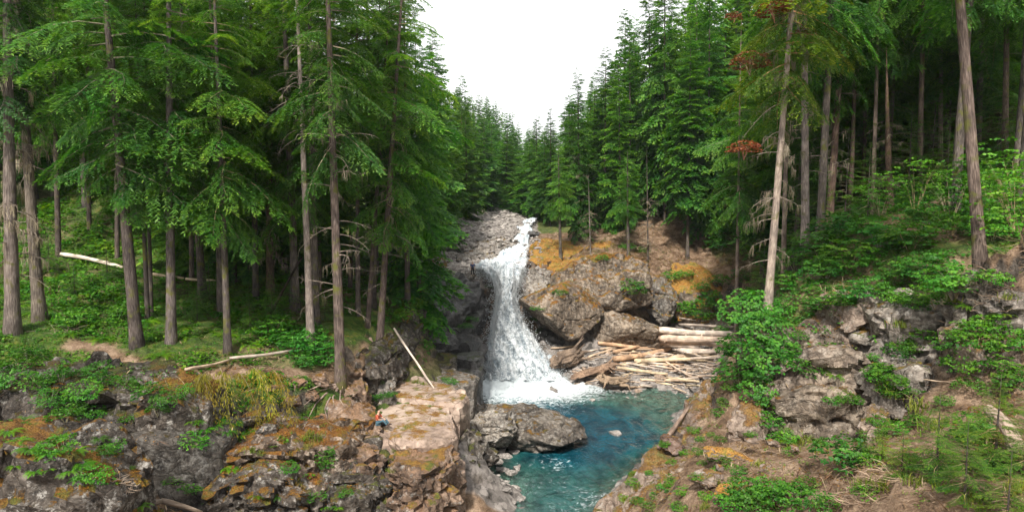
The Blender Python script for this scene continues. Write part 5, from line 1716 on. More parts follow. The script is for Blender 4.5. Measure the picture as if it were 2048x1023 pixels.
for i, (x, y, s) in enumerate([(1955, 700, 1.1), (1930, 745, 1.0), (1985, 660, .9), (1960, 670, 1.0), (1940, 780, .7)]):
    plant('small', x, y, s * 1.1, 'light green leafy shrub climbing the rocks near the right edge', 'shrub', 'climbing shrubs near the right edge', YG)
for i, (x, y, s) in enumerate([(1760, 745, .6), (1745, 720, .55), (1690, 800, .6), (1665, 805, .55), (1795, 765, .55), (1830, 790, .6), (1855, 680, 1.0), (1900, 705, .9), (1820, 700, .7), (1535, 850, .9), (1545, 815, .8), (1540, 880, .7), (1450, 810, .6), (1440, 830, .55), (1460, 780, .6)]):
    plant('small', x, y, s, 'small leafy plant rooted in a crack of the right cliff', 'plant', 'plants in the cracks of the right cliff', [YG, (1, 1.1, .9, 1)][i % 2])
plant('maple', 1690, 935, .72, 'dense dark green shrub at the foot of the right cliff', 'shrub', None, (.8, .95, .85, 1))
plant('fern', 1776, 778, .8, 'sword fern hanging beside the rusty pillar', 'fern')
for i, (x, y, s) in enumerate([(1390, 862, .75), (1405, 880, .6), (1370, 905, .6), (1345, 925, .5), (1300, 945, .45), (1370, 985, .8), (1345, 965, .6), (1330, 975, .65), (1395, 955, .6), (1440, 940, .6), (1480, 945, .7), (1460, 935, .6), (1360, 1015, .7), (1285, 1000, .4), (1425, 870, .5), (1330, 885, .5), (1310, 990, .5)]):
    plant('small', x, y, s * .75, 'low green cushion plant on the right foreground rock', 'plant', 'cushion plants on the foreground rock', [YG, (.9, 1.1, .9, 1), (1.3, 1.1, .7, 1)][i % 3], sz=s * .5)
for i, (x, y, s) in enumerate([(1500, 1000, 1.0), (1540, 990, .9), (1570, 1010, 1.0), (1600, 1005, .9), (1520, 1020, 1.0), (1650, 1015, .7), (1470, 1015, .9)]):
    plant('small', x, y, s, 'feathery green shrub along the bottom edge of the dry ledge', 'shrub', 'feathery shrubs at the bottom edge', (.95, 1.05, .85, 1))
# young firs in the right corner
for i, (x, y, h, c) in enumerate([(1868, 1035, 2.6, 1), (1985, 1000, 2.6, 0), (2045, 985, 2.2, 1), (1800, 1015, 1.5, 0), (1925, 1060, 2.0, 1), (1760, 990, 1.1, 0), (2010, 1090, 2.2, 0), (1730, 960, .9, 1)]):
    b_ = at(x, y, [18.5, 18, 17, 19.5, 16.5, 21.5, 15, 22.5][i])
    b_ = drop(b_[0], b_[1], b_[2] + 8)
    e = tree(b_, h, ['feathery young fir in the lower right corner, tallest of the group', 'pale young fir in front of the curved dead trunk', 'young fir cut by the right edge of the view', 'little fir at the left of the corner group', 'bushy young fir at the bottom edge', 'knee high fir seedling by the dry brush', 'young fir in the extreme lower right corner', 'smallest fir seedling near the rusty pillar'][i],
             'young', 'young', .035 * h / 2, (0, 0), h / 8 * 1.5, [(1.6, 1.25, .8, 1), (1.25, 1.15, .8, 1)][c], name='fir_sapling', h0=8.0)
for i, (x, y, D, h) in enumerate([(1640, 440, 54, 7), (1690, 430, 57, 9), (1735, 435, 52, 6), (1775, 425, 60, 10), (1815, 420, 55, 8), (1860, 415, 58, 9), (1890, 420, 50, 6), (1995, 410, 54, 8), (2035, 405, 50, 7), (1590, 460, 60, 9), (1930, 400, 62, 10), (1530, 480, 62, 8)]):
    q = at(x, y, D)
    q = drop(q[0], q[1])
    tree(q, h, ['young hemlock filling the gap ' + t for t in ('behind the straight grey trunk', 'right of the reddish trunk', 'left of the broken snag', 'behind the broken snag', 'right of the broken snag', 'in the shade of the right forest', 'left of the massive trunk', 'right of the massive trunk', 'at the right edge of the view', 'between the leaning and straight conifers', 'behind the massive trunk', 'left of the leaning conifer')][i], 'young', 'young', .06 * h / 6, (0, 0), h / 8 * 1.05, (1.1, 1.15, .85, 1), name='hemlock_sapling', h0=8.0)
# leafy vine maples reaching in at the right
for i, (x, y, s) in enumerate([(2030, 470, 1.15), (1900, 450, 1.0), (1830, 430, 1.0), (1760, 440, .9), (2060, 520, 1.0), (1985, 430, 1.2)]):
    plant('tall', x, y, s, 'tall vine maple with layered light leaves on the upper right slope', 'tree', 'vine maples on the upper right slope', [YG, (1.05, 1.1, .85, 1)][i % 2], name='vine_maple')
for i, (x, y, h) in enumerate([(150, 590, 2.4), (215, 560, 3.0), (395, 640, 2.2), (500, 660, 2.6), (545, 640, 3.4), (100, 545, 3.0), (420, 600, 3.2), (580, 620, 3.0), (320, 600, 2.2), (650, 640, 2.4)]):
    q = hit(x, y)
    tree(q, h, ['waist high sapling on the bright forest floor', 'sapling beside the fallen log', 'small sapling right of the grey trunked conifer', 'low sapling right of the slim dark conifer', 'shaggy young hemlock left of the snag', 'sapling behind the leaning mossy trunk', 'young hemlock in the shade beyond the ferns', 'sapling just left of the grey snag', 'small hemlock between trail end and grey trunked conifer', 'sapling right of the grey snag'][i], 'young', 'young', .03 * h / 2, (0, 0), h / 8 * 1.3, (1.1, 1.15, .85, 1), name='conifer_sapling', h0=8.0)
# left bank shrubs
for i, (x, y, s) in enumerate([(600, 700, 1.0), (640, 705, .95), (570, 690, .8), (655, 730, .8), (610, 730, .7), (625, 680, .9)]):
    plant('maple', x, y, s * .8, 'dark leafy shrub between the grey snag and the rooted conifer', 'shrub', 'dark shrubs by the rooted conifer', (.62, .85, .75, 1))
for i, (x, y, s) in enumerate([(20, 770, .9), (70, 775, .8), (120, 765, .9), (170, 790, .8), (210, 770, .8), (150, 815, .7), (100, 805, .7), (40, 740, .9), (200, 745, .7), (250, 775, .7), (300, 790, .7), (330, 800, .6), (60, 720, .9), (370, 790, .6), (180, 830, .7), (130, 840, .6)]):
    plant('small', x, y, s * 1.3, 'overhanging leafy shrub along the lip of the left cliff', 'shrub', 'shrubs along the left cliff lip', [(.7, .9, .7, 1), (.95, 1.0, .75, 1)][i % 2], tilt=(R(22), 0))
for i, (x, y, s) in enumerate([(60, 895, .9), (40, 880, .8), (100, 905, .8), (140, 940, .9), (160, 955, .7), (20, 860, .9), (120, 870, .9), (150, 900, 1.0), (165, 925, .9), (280, 1010, .8), (70, 940, .7), (30, 930, .6), (650, 1010, .6), (675, 1012, .6)]):
    plant('fern', x, y, s * .95, 'bright fern on the mossy outcrop in the lower left', 'fern', 'ferns of the lower left outcrop', [(.8, 1.1, .8, 1), (1, 1.1, .8, 1)][i % 2])
for i, (x, y, s) in enumerate([(430, 850, 1.0), (455, 862, .9), (410, 858, .8), (480, 868, .8), (500, 860, .7), (440, 838, .8), (395, 842, .7), (470, 845, .8)]):
    plant('fern', x, y, s, 'dark green fern in the hollow under the hanging branches', 'fern', 'ferns in the hollow', (.6, .95, .75, 1))
for i, (x, y, s) in enumerate([(620, 872, 1.5), (608, 880, 1.2), (635, 878, 1.2), (520, 905, 1.0), (505, 900, 1.0), (790, 900, .8), (785, 920, .8), (780, 940, .7), (860, 812, .7), (880, 818, .6), (830, 765, 1.2), (845, 768, 1.0), (815, 762, .9)]):
    plant('grass', x, y, s, 'pale green grass tuft in a crack of the left rocks', 'grass', 'grass tufts of the left rocks', (1.15, 1.15, .8, 1))
for i, (x, y) in enumerate([(770, 792), (758, 795), (780, 790), (895, 760), (905, 765), (985, 575), (945, 640), (930, 655), (1075, 620), (1072, 640)]):
    plant('small', x, y, .6 if i < 5 else 1.0, 'small green plant growing on the dark rocks by the falls', 'plant', 'plants on the rocks by the falls', (.8, 1, .8, 1), sz=.45 if i < 5 else .7)
for i, (x, y, s) in enumerate([(1265, 580, 1.5), (1275, 590, 1.3), (1255, 500, 1.2), (1285, 505, 1.0), (1345, 560, 1.4), (1370, 555, 1.2), (1360, 625, 1.5), (1385, 620, 1.6), (1410, 615, 1.6), (1345, 645, 1.2), (1395, 635, 1.4), (1430, 640, 1.6), (1420, 600, 1.5), (1440, 570, 1.6), (1120, 590, .8), (1205, 520, .8), (1400, 580, 1.2)]):
    plant('small', x, y, s * 1.2, 'bright shrub among the boulders behind the log beach', 'shrub', 'shrubs behind the log beach', YG if i % 2 else (1, 1.15, .85, 1))
for i, (x, y, s) in enumerate([(828, 590, 2.0), (836, 610, 1.8), (818, 620, 1.6), (812, 640, 1.5), (838, 575, 1.8), (850, 545, 1.6), (840, 560, 1.7)]):
    plant('small', x, y, s, 'yellow green mossy bush on the bank corner above the dark wall', 'shrub', 'mossy bushes on the bank corner', (1.35, 1.05, .5, 1))
rp = random.Random(12)
k = 0
for _ in range(600):
    if k >= 70:
        break
    x, y = rp.uniform(-38, -9), 36 + 26 * rp.random() ** 1.3
    q = drop(x, y, 60)
    px, py = to_px(q)
    if px < -30 or px > 760 or py > 745 or py < 480 or (px > 640 and y < 51):
        continue
    if trail_d_one(x, y) < 1.0:
        continue
    kind = 'fern' if rp.random() < .55 else 'small'
    g_ = rp.uniform(.75, 1.2)
    plant(kind, 0, 0, rp.uniform(.9, 1.7), ('sword fern' if kind == 'fern' else 'leafy bush') + ' above the ground cover ' + ('left of the trail end conifer' if px < 270 else 'between trail end conifer and slim dark one' if px < 450 else 'around the grey snag'), 'fern' if kind == 'fern' else 'shrub', 'ferns and bushes of the left forest floor', (g_ * 1.1, g_ * 1.1, g_ * .75, 1), base=q)
    k += 1
k = 0
for _ in range(300):
    if k >= 34:
        break
    px, py = (rp.uniform(0, 420), rp.uniform(770, 1000)) if rp.random() < .75 else (rp.uniform(420, 720), rp.uniform(840, 1000))
    q = hit(px, py)
    if q[1] > 40 or q[1] < 20:
        continue
    kind = 'fern' if rp.random() < .5 else 'small'
    g_ = rp.uniform(.6, 1.1)
    plant(kind, 0, 0, rp.uniform(.4, .95), ('fern' if kind == 'fern' else 'leafy sprig') + ' rooted in the dark rocks of the left bank, ' + ('below the dirt trail' if px < 420 else 'on the orange mossy outcrop'), 'fern' if kind == 'fern' else 'plant', 'ferns and sprigs in the left rocks', (g_ * .95, g_ * 1.05, g_ * .75, 1), base=q, tilt=(R(15), 0))
    k += 1
k = 0
for _ in range(500):
    if k >= 60:
        break
    px, py = rp.uniform(1560, 2045), rp.uniform(560, 900)
    q = hit(px, py)
    if q[1] > 40 or q[1] < 20 or (1600 < px < 1700 and 720 < py < 860 and rp.random() < .7):
        continue
    kind = ['small', 'small', 'maple', 'fern', 'grass'][rp.randrange(5)]
    sc = {'small': rp.uniform(.5, 1.1), 'maple': rp.uniform(.3, .55), 'fern': rp.uniform(.6, 1.0), 'grass': rp.uniform(1.0, 1.8)}[kind]
    g_ = rp.uniform(.75, 1.2)
    nm = {'small': 'leafy bush', 'maple': 'small maple bush', 'fern': 'fern', 'grass': 'grass tuft'}[kind]
    plant(kind, 0, 0, sc, nm + ' overgrowing the right cliff, ' + ('left of the rusty pillar' if px < 1740 else 'right of the rusty pillar' if px < 1900 else 'under the massive trunk'), 'grass' if kind == 'grass' else 'fern' if kind == 'fern' else 'shrub', 'overgrowth of the right cliff', (g_ * 1.12, g_ * 1.08, g_ * .78, 1), base=q, tilt=(R(12), 0))
    k += 1
k = 0
for _ in range(300):
    if k >= 64:
        break
    px, py = rp.uniform(1220, 2040), rp.uniform(870, 1020)
    q = hit(px, py)
    if q[1] > 36 or q[1] < 13:
        continue
    g_ = rp.uniform(.8, 1.25)
    kind = 'grass' if rp.random() < .5 else 'small'
    plant(kind, 0, 0, rp.uniform(.6, 1.2) if kind == 'grass' else rp.uniform(.3, .55), ('dry grass tuft' if kind == 'grass' else 'low leafy sprig') + ' on the right ledge, ' + ('near the water' if px < 1420 else 'below the grey cliff' if px < 1720 else 'among the young firs'), 'grass' if kind == 'grass' else 'plant', 'tufts and sprigs of the right ledge', (g_ * 1.25, g_ * 1.1, g_ * .7, 1), base=q)
    k += 1
print('plants', NS[0], round(time.time() - T0, 1))


def scatter(name, label, templates, pts, sizes, mat, seed, tintshift=None):
    """one mass of ground cover: many small leaf clumps in one mesh"""
    rng = np.random.RandomState(seed)
    Vs, Qs, Ts, off = [], [], [], 0
    which = rng.randint(len(templates), size=len(pts))
    for k, (q, t) in enumerate(templates):
        m = which == k
        P_, sz_ = pts[m], sizes[m]
        a = rng.rand(len(P_)) * 6.283
        c, s_ = np.cos(a), np.sin(a)
        X = (q[None, :, :, 0] * c[:, None, None] - q[None, :, :, 1] * s_[:, None, None])
        Y = (q[None, :, :, 0] * s_[:, None, None] + q[None, :, :, 1] * c[:, None, None])
        Z = np.broadcast_to(q[None, :, :, 2], X.shape)
        V = np.stack([X, Y, Z], -1) * sz_[:, None, None, None] + P_[:, None, None, :]
        n_ = V.shape[0] * V.shape[1]
        Vs.append(V.reshape(-1, 3))
        Qs.append(np.arange(n_ * 4).reshape(-1, 4) + off)
        off += n_ * 4
        tt = t[None] + rng.normal(size=(len(P_), 1)) * .10
        if tintshift is not None:
            tt = tt + tintshift[m][:, None]
        Ts.append(np.clip(tt, 0, 1).ravel())
    me_ = mesh_np(name, np.concatenate(Vs), np.concatenate(Qs), [mat], False, None, {'tint': ('FACE', np.concatenate(Ts))})
    o = link(name, me_)
    tag(o, label, None, None, 'stuff')
    return o


def clump(seed, n_=11, rad=.22, leaf=.11, h=.22):
    rng = np.random.RandomState(seed)
    Q, T_ = [], []
    for i in range(n_):
        az = rng.rand() * 6.283
        rr = rad * math.sqrt(rng.rand())
        c = np.array([math.cos(az) * rr, math.sin(az) * rr, h * rng.uniform(.3, 1.1) * (1 - .5 * rr / rad)])
        d = np.array([math.cos(az + rng.normal() * .6), math.sin(az + rng.normal() * .6), rng.uniform(-.5, .2)])
        nn_ = np.array([0, 0, 1]) + rng.normal(size=3) * .35
        s_ = np.cross(nn_, d)
        s_ /= np.linalg.norm(s_)
        L = leaf * rng.uniform(.7, 1.4)
        Q.append([c - d * L * .4, c + s_ * L * .4, c + d * L * .6, c - s_ * L * .4])
        T_.append(np.clip(.35 + .5 * c[2] / h * rng.rand() + rng.normal() * .12, 0, 1))
    return np.array(Q), np.array(T_)


NTER = len(TF) * 2
rng = np.random.RandomState(9)


def candidates(n_, xr, yr, dens, rockp=.05):
    xs = rng.uniform(*xr, n_)
    ys = yr[0] + (yr[1] - yr[0]) * rng.rand(n_) ** 1.25
    keep = rng.rand(n_) < dens(xs, ys)
    out = []
    for x, y in zip(xs[keep], ys[keep]):
        h = BVH.ray_cast(Vector((x, y, 90)), Vector((0, 0, -1)), 200)
        if h[0] is None or h[0].z < .4 or h[1].z < .3:
            continue
        if h[2] >= NTER and rng.rand() > rockp:
            continue
        out.append(h[0])
    return np.array(out)


def trail_d(xs, ys):
    P_ = np.stack([xs, ys], 1)
    d = np.full(len(xs), 99.0)
    for a_, b_ in zip(trail[:-1], trail[1:]):
        ab = b_ - a_
        t_ = np.clip(((P_ - a_) @ ab) / (ab @ ab), 0, 1)
        d = np.minimum(d, np.sqrt(((P_ - a_ - t_[:, None] * ab) ** 2).sum(1)))
    return d


def n2d(xs, ys, f, seed):
    return fbm(np.stack([xs * f, ys * f, 0 * xs], 1), 3, seed)


CL = [clump(400 + k) for k in range(5)]
pts = candidates(21000, (-48, -7), (34, 80), lambda x, y: np.where((trail_d(x, y) > .65), np.clip(.75 + 1.0 * n2d(x, y, .3, 5), .06, 1), .02) * (x / y > -1.0) * ~((x / y * FPX > -400) & (y < 51)))
scatter('undergrowth', 'bright low leafy ground cover on the left forest floor', CL, pts, rng.uniform(.6, 1.4, len(pts)) * np.clip(1.25 + 1.1 * n2d(pts[:, 0], pts[:, 1], .5, 47), .6, 2.2) * np.clip(pts[:, 1] / 42, .9, 1.8), M_FERN, 3, .16 * n2d(pts[:, 0], pts[:, 1], .2, 44))
pts = candidates(17000, (9, 50), (33, 70), lambda x, y: np.clip(.5 + 1.1 * n2d(x, y, .35, 6), .05, 1) * (x / y < 1.0), .30)
pts = pts[pts[:, 2] > 9.5]
scatter('undergrowth', 'tangled leafy ground cover on the right slope', CL, pts, rng.uniform(.8, 2.0, len(pts)) * np.clip(pts[:, 1] / 42, .9, 1.8), M_LEAF, 4, .16 * n2d(pts[:, 0], pts[:, 1], .25, 45))
SM = [clump(420 + k, 10, .16, .06, .14) for k in range(4)]
pts = candidates(3500, (4, 22), (14, 40), lambda x, y: np.clip(.25 + 1.2 * n2d(x, y, .5, 16), .02, 1), .35)
scatter('low_herbs', 'scattered low herbs on the dry right ledge', SM, pts, rng.uniform(.6, 1.5, len(pts)), M_GRASS, 5)
pts = candidates(2200, (-24, -3), (22, 46), lambda x, y: np.clip(.25 + 1.2 * n2d(x, y, .5, 17), .02, 1), .8)
pts = pts[(np.abs(pts[:, 2] - SHELF_Z) > .8) | (pts[:, 0] < -10.5)]
scatter('low_herbs', 'small herbs and moss sprigs on the left rocks', SM, pts, rng.uniform(.5, 1.2, len(pts)), M_FERN, 6)
pts = candidates(1800, (3, 30), (76, 104), lambda x, y: np.clip(.3 + 1.2 * n2d(x, y, .3, 18), .05, 1), .25)
scatter('low_herbs', 'dry herbs and grass on the mossy terrace', SM, pts, rng.uniform(1.0, 2.4, len(pts)), M_GRASS, 7)
print('cover', round(time.time() - T0, 1))

pts = candidates(7000, (-24, -3), (22, 46), lambda x, y: np.clip(.35 + 1.6 * n2d(x, y, .6, 31), .0, 1), 1.0)
pts = pts[((np.abs(pts[:, 2] - SHELF_Z) > .7) | (pts[:, 0] < -10.5)) & (pts[:, 2] < 10.6)]
MC = [clump(440 + k, 11, .15, .05, .07) for k in range(4)]
scatter('moss_cushions', 'rusty and olive moss cushions on the left rocks', MC, pts, rng.uniform(.6, 1.6, len(pts)), M_MOSSC, 11, .5 * n2d(pts[:, 0], pts[:, 1], .8, 46))
pts = candidates(4000, (3, 22), (20, 42), lambda x, y: np.clip(.3 + 1.6 * n2d(x, y, .6, 32), .0, 1), 1.0)
scatter('moss_cushions', 'ochre moss cushions on the right foreground rocks', MC, pts, rng.uniform(.6, 1.5, len(pts)), M_MOSSC, 12, .5 * n2d(pts[:, 0], pts[:, 1], .8, 48))
pts = candidates(4000, (2, 30), (74, 102), lambda x, y: np.clip(.5 + 1.4 * n2d(x, y, .35, 33), .0, 1), 1.0)
pts = pts[pts[:, 2] > 8]
scatter('moss_cushions', 'golden moss cushions on the terrace rocks by the falls', MC, pts, rng.uniform(1.2, 2.8, len(pts)), M_MOSSC, 13, .5 * n2d(pts[:, 0], pts[:, 1], .5, 49))
LT = []
for k in range(4):
    r9 = np.random.RandomState(450 + k)
    Q = []
    for i in range(9):
        c = np.array([r9.normal() * .3, r9.normal() * .3, r9.uniform(.0, .05)])
        a = r9.rand() * 6.283
        d = np.array([math.cos(a), math.sin(a), r9.normal() * .2]) * r9.uniform(.06, .3)
        w = np.array([-d[1], d[0], 0]) / max(np.linalg.norm(d), .01) * r9.uniform(.008, .022)
        Q.append([c - d, c + w, c + d, c - w])
    LT.append((np.array(Q), r9.rand(9)))
pts = candidates(3200, (3, 26), (14, 42), lambda x, y: np.clip(.6 + .8 * n2d(x, y, .4, 26), .1, 1), .4)
scatter('needle_litter', 'fallen needles, twigs and dry leaves on the right bank', LT, pts, rng.uniform(.6, 1.5, len(pts)), M_LITTER, 8)
pts = candidates(1500, (-26, -6), (30, 48), lambda x, y: np.clip(.5 + .8 * n2d(x, y, .4, 27), .1, 1), .5)
pts = pts[(np.abs(pts[:, 2] - SHELF_Z) > .8) | (pts[:, 0] < -10.5)]
scatter('needle_litter', 'fallen needles and twigs on the left bank', LT, pts, rng.uniform(.6, 1.3, len(pts)), M_LITTER, 9)
pts = candidates(2200, (4, 34), (78, 104), lambda x, y: np.clip(.6 + .8 * n2d(x, y, .3, 28), .1, 1), .4)
scatter('needle_litter', 'dry needles and twigs on the terrace behind the log beach', LT, pts, rng.uniform(1.5, 3.0, len(pts)), M_LITTER, 10)

# ------------------------------------------------------------------ stones of the beach and the bar
ico = _CS[5]


def stones(name, label, pts, sizes, seed):
    rng = np.random.RandomState(seed)
    g = np.array([[1, 0, 0], [-1, 0, 0], [0, 1, 0], [0, -1, 0], [0, 0, 1], [0, 0, -1], [.6, .6, .55], [-.6, .6, .5], [.6, -.6, .5], [-.6, -.6, .55]], float)
    F0 = np.array([(4, 6, 7), (4, 8, 6), (4, 9, 8), (4, 7, 9), (0, 6, 8), (1, 9, 7), (2, 7, 6), (3, 8, 9), (0, 2, 6), (0, 8, 3), (1, 7, 2), (1, 3, 9), (0, 5, 2), (2, 5, 1), (1, 5, 3), (3, 5, 0)])
    n_ = len(pts)
    V = g[None] * (1 + rng.normal(size=(n_, 10, 1)) * .16) * np.stack([rng.uniform(.8, 1.5, n_), rng.uniform(.7, 1.1, n_), rng.uniform(.45, .8, n_)], 1)[:, None]
    a = rng.rand(n_) * 6.283
    c, s_ = np.cos(a)[:, None], np.sin(a)[:, None]
    V = np.stack([V[..., 0] * c - V[..., 1] * s_, V[..., 0] * s_ + V[..., 1] * c, V[..., 2]], -1) * sizes[:, None, None] + pts[:, None]
    F = (F0[None] + np.arange(n_)[:, None, None] * 10).reshape(-1, 3)
    o = link(name, mesh_np(name, V.reshape(-1, 3), F, [M_STONE], False))
    tag(o, label, None, None, 'stuff')
    return o


def drops(n_, xr, yr, ok):
    out = []
    for _ in range(n_):
        x, y = rng.uniform(*xr), rng.uniform(*yr)
        h = BVH.ray_cast(Vector((x, y, 60)), Vector((0, 0, -1)), 200)
        if h[0] is not None and ok(h[0]):
            out.append(h[0])
    return np.array(out)


pts = drops(2600, (4, 27), (62, 82), lambda p_: -.3 < p_.z < 4.6)
stones('beach_stones', 'brown and grey stones of the driftwood beach', pts, .08 + .22 * rng.rand(len(pts)) ** 2.5, 1)
pts = drops(2600, (-16, 4), (80, 150), lambda p_: 10.5 < p_.z < 19)
stones('bar_stones', 'pale boulders and cobbles of the upper gravel bar', pts, .15 + .55 * rng.rand(len(pts)) ** 3, 2)
pts = drops(420, (-4.5, 1.5), (42, 52), lambda p_: -1.3 < p_.z < .8)
stones('bed_stones', 'cobbles in the shallows under the big boulder', pts, .10 + .25 * rng.rand(len(pts)) ** 2, 3)
for i in range(46):
    p_ = pts[i] if False else None
bp_ = drops(120, (6, 24), (63.5, 76), lambda p_: -.1 < p_.z < 3.5)[:44]
for i, q in enumerate(bp_):
    w = rng.uniform(.22, .5)
    boulder('stone', 'rounded stone lying among the driftwood', q, (w * 1.2, w, w * .65), M_STONE, (0, 0, i), 500 + i % 6, 5, 0, cat='stone', group='stones on the driftwood beach', color=[(1, 1, 1, 1), (1.1, .9, .75, 1), (.7, .68, .68, 1)][i % 3])

# ------------------------------------------------------------------ logs
WOODC = {'pale': (1.15, 1.12, 1.1, 1), 'pink': (1.12, 1.0, .92, 1), 'orange': (1.0, .76, .56, 1), 'tan': (1.0, .88, .74, 1), 'grey': (.8, .78, .77, 1), 'yellow': (1.12, 1.04, .82, 1)}


def log(p0, p1, r0, r1, color, label, name='log', cat='log', group=None, seed=1, sag=0.0, mat=None, sides=9, lift=True, wob=.03):
    p0, p1 = np.asarray(p0, float), np.asarray(p1, float)
    L = np.linalg.norm(p1 - p0)
    c = (p0 + p1) / 2
    n_ = max(6, int(L / .5))
    s = np.linspace(0, 1, n_)
    P_ = np.stack([L * (s - .5), wob * L * .5 * np.sin(s * 4 + seed), -sag * 4 * s * (1 - s) + .02 * np.sin(s * 9 + seed)], 1)
    rad = (r0 + (r1 - r0) * s) * (1 + .06 * np.sin(s * 11 + seed * 2))
    rad[0] *= .8
    rad[-1] *= .75
    V, Q, T_ = tube(P_, rad, sides)
    k = np.repeat(np.arange(n_), sides)
    V[:len(k)] += (V[:len(k)] - P_[k]) * (.14 * fbm(V[:len(k)] * np.array([.8, 3 / max(r0, .05) * .3, 3 / max(r0, .05) * .3]) + seed, 3, seed))[:, None]
    if r0 > .2 and mat is None:
        Vk, Qk, Tk = [V], [Q], [T_]
        off = len(V)
        rk = np.random.RandomState(seed + 3)
        for _ in range(4):
            kx = rk.randint(1, n_ - 1)
            a_ = rk.rand() * 6.283
            d_ = np.array([rk.uniform(-.5, .5), math.cos(a_), math.sin(a_)])
            v1, q1, t1 = tube(np.array([P_[kx], P_[kx] + d_ * rad[kx] * rk.uniform(1.15, 1.7)]), [rad[kx] * .3, rad[kx] * .16], 5)
            Vk.append(v1)
            Qk.append(q1 + off)
            Tk.append(t1 + off)
            off += len(v1)
        V, Q, T_ = np.concatenate(Vk), np.concatenate(Qk), np.concatenate(Tk)
    # tube runs along local X, grain of the wood material along Z: turn it
    V = np.stack([V[:, 2], V[:, 1], V[:, 0]], 1)[:, [0, 1, 2]]
    Q = Q[:, ::-1]
    T_ = T_[:, ::-1]
    me_ = mesh_np(name, V, [Q, T_], [mat or M_LOG], True)
    o = link(name, me_, None, tuple(c), WOODC[color] if isinstance(color, str) else color)
    d = Vector(p1 - p0).normalized()
    o.rotation_mode = 'QUATERNION'
    o.rotation_quaternion = d.to_track_quat('Z', 'Y')
    tag(o, label, cat, group)
    return o


def log_px(a, b_, rpx, color, label, taper=.75, up=0.0, **kw):
    p0, p1 = hit(*a), hit(*b_)
    D = (p0[1] + p1[1]) / 2
    # keep logs level with the beach: same distance band
    if abs(p0[1] - p1[1]) > 9:
        p1 = at(b_[0], b_[1], p0[1] + (4 if p1[1] > p0[1] else -4))
    r = rpx * D / FPX
    lift_ = np.array([0, 0, r * .75 + up])
    return log(p0 + lift_, p1 + lift_, r, r * taper, color, label, **kw)


G = 'driftwood logs on the beach'
for i, (a, b_, r, c, t) in enumerate([
        ((1318, 664), (1468, 674), 8.5, 'pale', 'long pale log, topmost of the two thick ones on the beach'),
        ((1320, 680), (1464, 692), 10, 'pink', 'thick pinkish log lying right below the topmost pale log'),
        ((1322, 690), (1455, 700), 5.5, 'pink', 'long slim log below the two thick ones'),
        ((1306, 698), (1400, 703), 7, 'pale', 'pale log with a ragged left end'),
        ((1352, 708), (1432, 706), 8, 'pale', 'short stout pale log with pink underside'),
        ((1196, 692), (1318, 700), 5, 'orange', 'long orange log at the back of the beach'),
        ((1227, 726), (1340, 706), 7.5, 'orange', 'thick orange log slanting across the middle of the beach'),
        ((1226, 710), (1280, 700), 4.5, 'orange', 'short orange log beside the long orange one'),
        ((1268, 722), (1420, 724), 6, 'yellow', 'long tan log below the slanting orange one'),
        ((1340, 722), (1418, 714), 7, 'tan', 'stout tan log right of the slanting orange one'),
        ((1176, 720), (1232, 700), 3, 'tan', 'thin tan pole slanting up left of the orange logs'),
        ((1234, 744), (1335, 754), 4, 'yellow', 'split yellow plank like log in the lower beach'),
        ((1300, 735), (1336, 724), 2.6, 'tan', 'short stick leaning in the middle of the beach'),
        ((1334, 758), (1398, 768), 4, 'yellow', 'yellow log near the lower right end of the beach'),
        ((1372, 774), (1400, 778), 3.5, 'yellow', 'stubby yellow log lowest on the beach'),
        ((1382, 734), (1426, 746), 3, 'pale', 'thin pale log pointing down at the right of the beach'),
        ((1395, 740), (1432, 746), 3, 'pale', 'thin pale log beside the one pointing down'),
        ((1358, 654), (1470, 655), 3.5, 'grey', 'slim grey log behind the topmost pale log'),
        ((1358, 640), (1412, 646), 2, 'grey', 'thin dark pole at the very back under the shrubs'),
        ((1102, 702), (1150, 698), 2.2, 'tan', 'thin pole lying close to the waterfall'),
        ((1160, 706), (1196, 700), 2.2, 'pale', 'thin pale pole behind the brown root stump'),
        ((1200, 700), (1238, 698), 2.4, 'tan', 'thin pole under the long orange log'),
        ((1354, 714), (1416, 718), 3, 'pale', 'slim pale log tucked under the stout pale one'),
        ((1326, 736), (1368, 734), 2.5, 'orange', 'short orange stick lying level'),
        ((1243, 752), (1266, 746), 2.2, 'yellow', 'short yellow stick by the lower plank'),
        ((1416, 734), (1446, 728), 2.6, 'pale', 'pale stick at the right end of the beach'),
        ((1280, 762), (1330, 768), 2.5, 'tan', 'tan stick at the stony water edge'),
        ((1345, 780), (1372, 792), 2.2, 'tan', 'stick pointing at the water at the beach corner'),
        ((1300, 714), (1360, 730), 2.5, 'tan', 'slanting stick crossing the long tan log'),
        ((1370, 724), (1440, 716), 4, 'pale', 'pale log at the right margin of the beach'),
        ((1385, 712), (1448, 708), 4.5, 'pale', 'bleached log half hidden behind the maple mass')]):
    log_px(a, b_, r * .85, c, t, seed=600 + i, group=G, up=.10 * (i % 4))
rg_ = random.Random(8)
for i in range(40):
    x0 = rg_.uniform(1215, 1400)
    y0 = rg_.uniform(700, 778)
    ln = rg_.uniform(25, 75)
    an = rg_.gauss(.06, .16)
    if y0 > 740 and x0 < 1260:
        continue
    log_px((x0, y0), (x0 + ln, y0 + ln * an), rg_.uniform(1.3, 3.2), ['pale', 'tan', 'pale', 'yellow', 'grey', 'pink'][i % 6], 'slim bleached driftwood pole ' + ('in the upper half of the beach' if y0 < 735 else 'in the lower half of the beach'), seed=650 + i, group='driftwood poles on the beach', up=.05 + .12 * (i % 3))
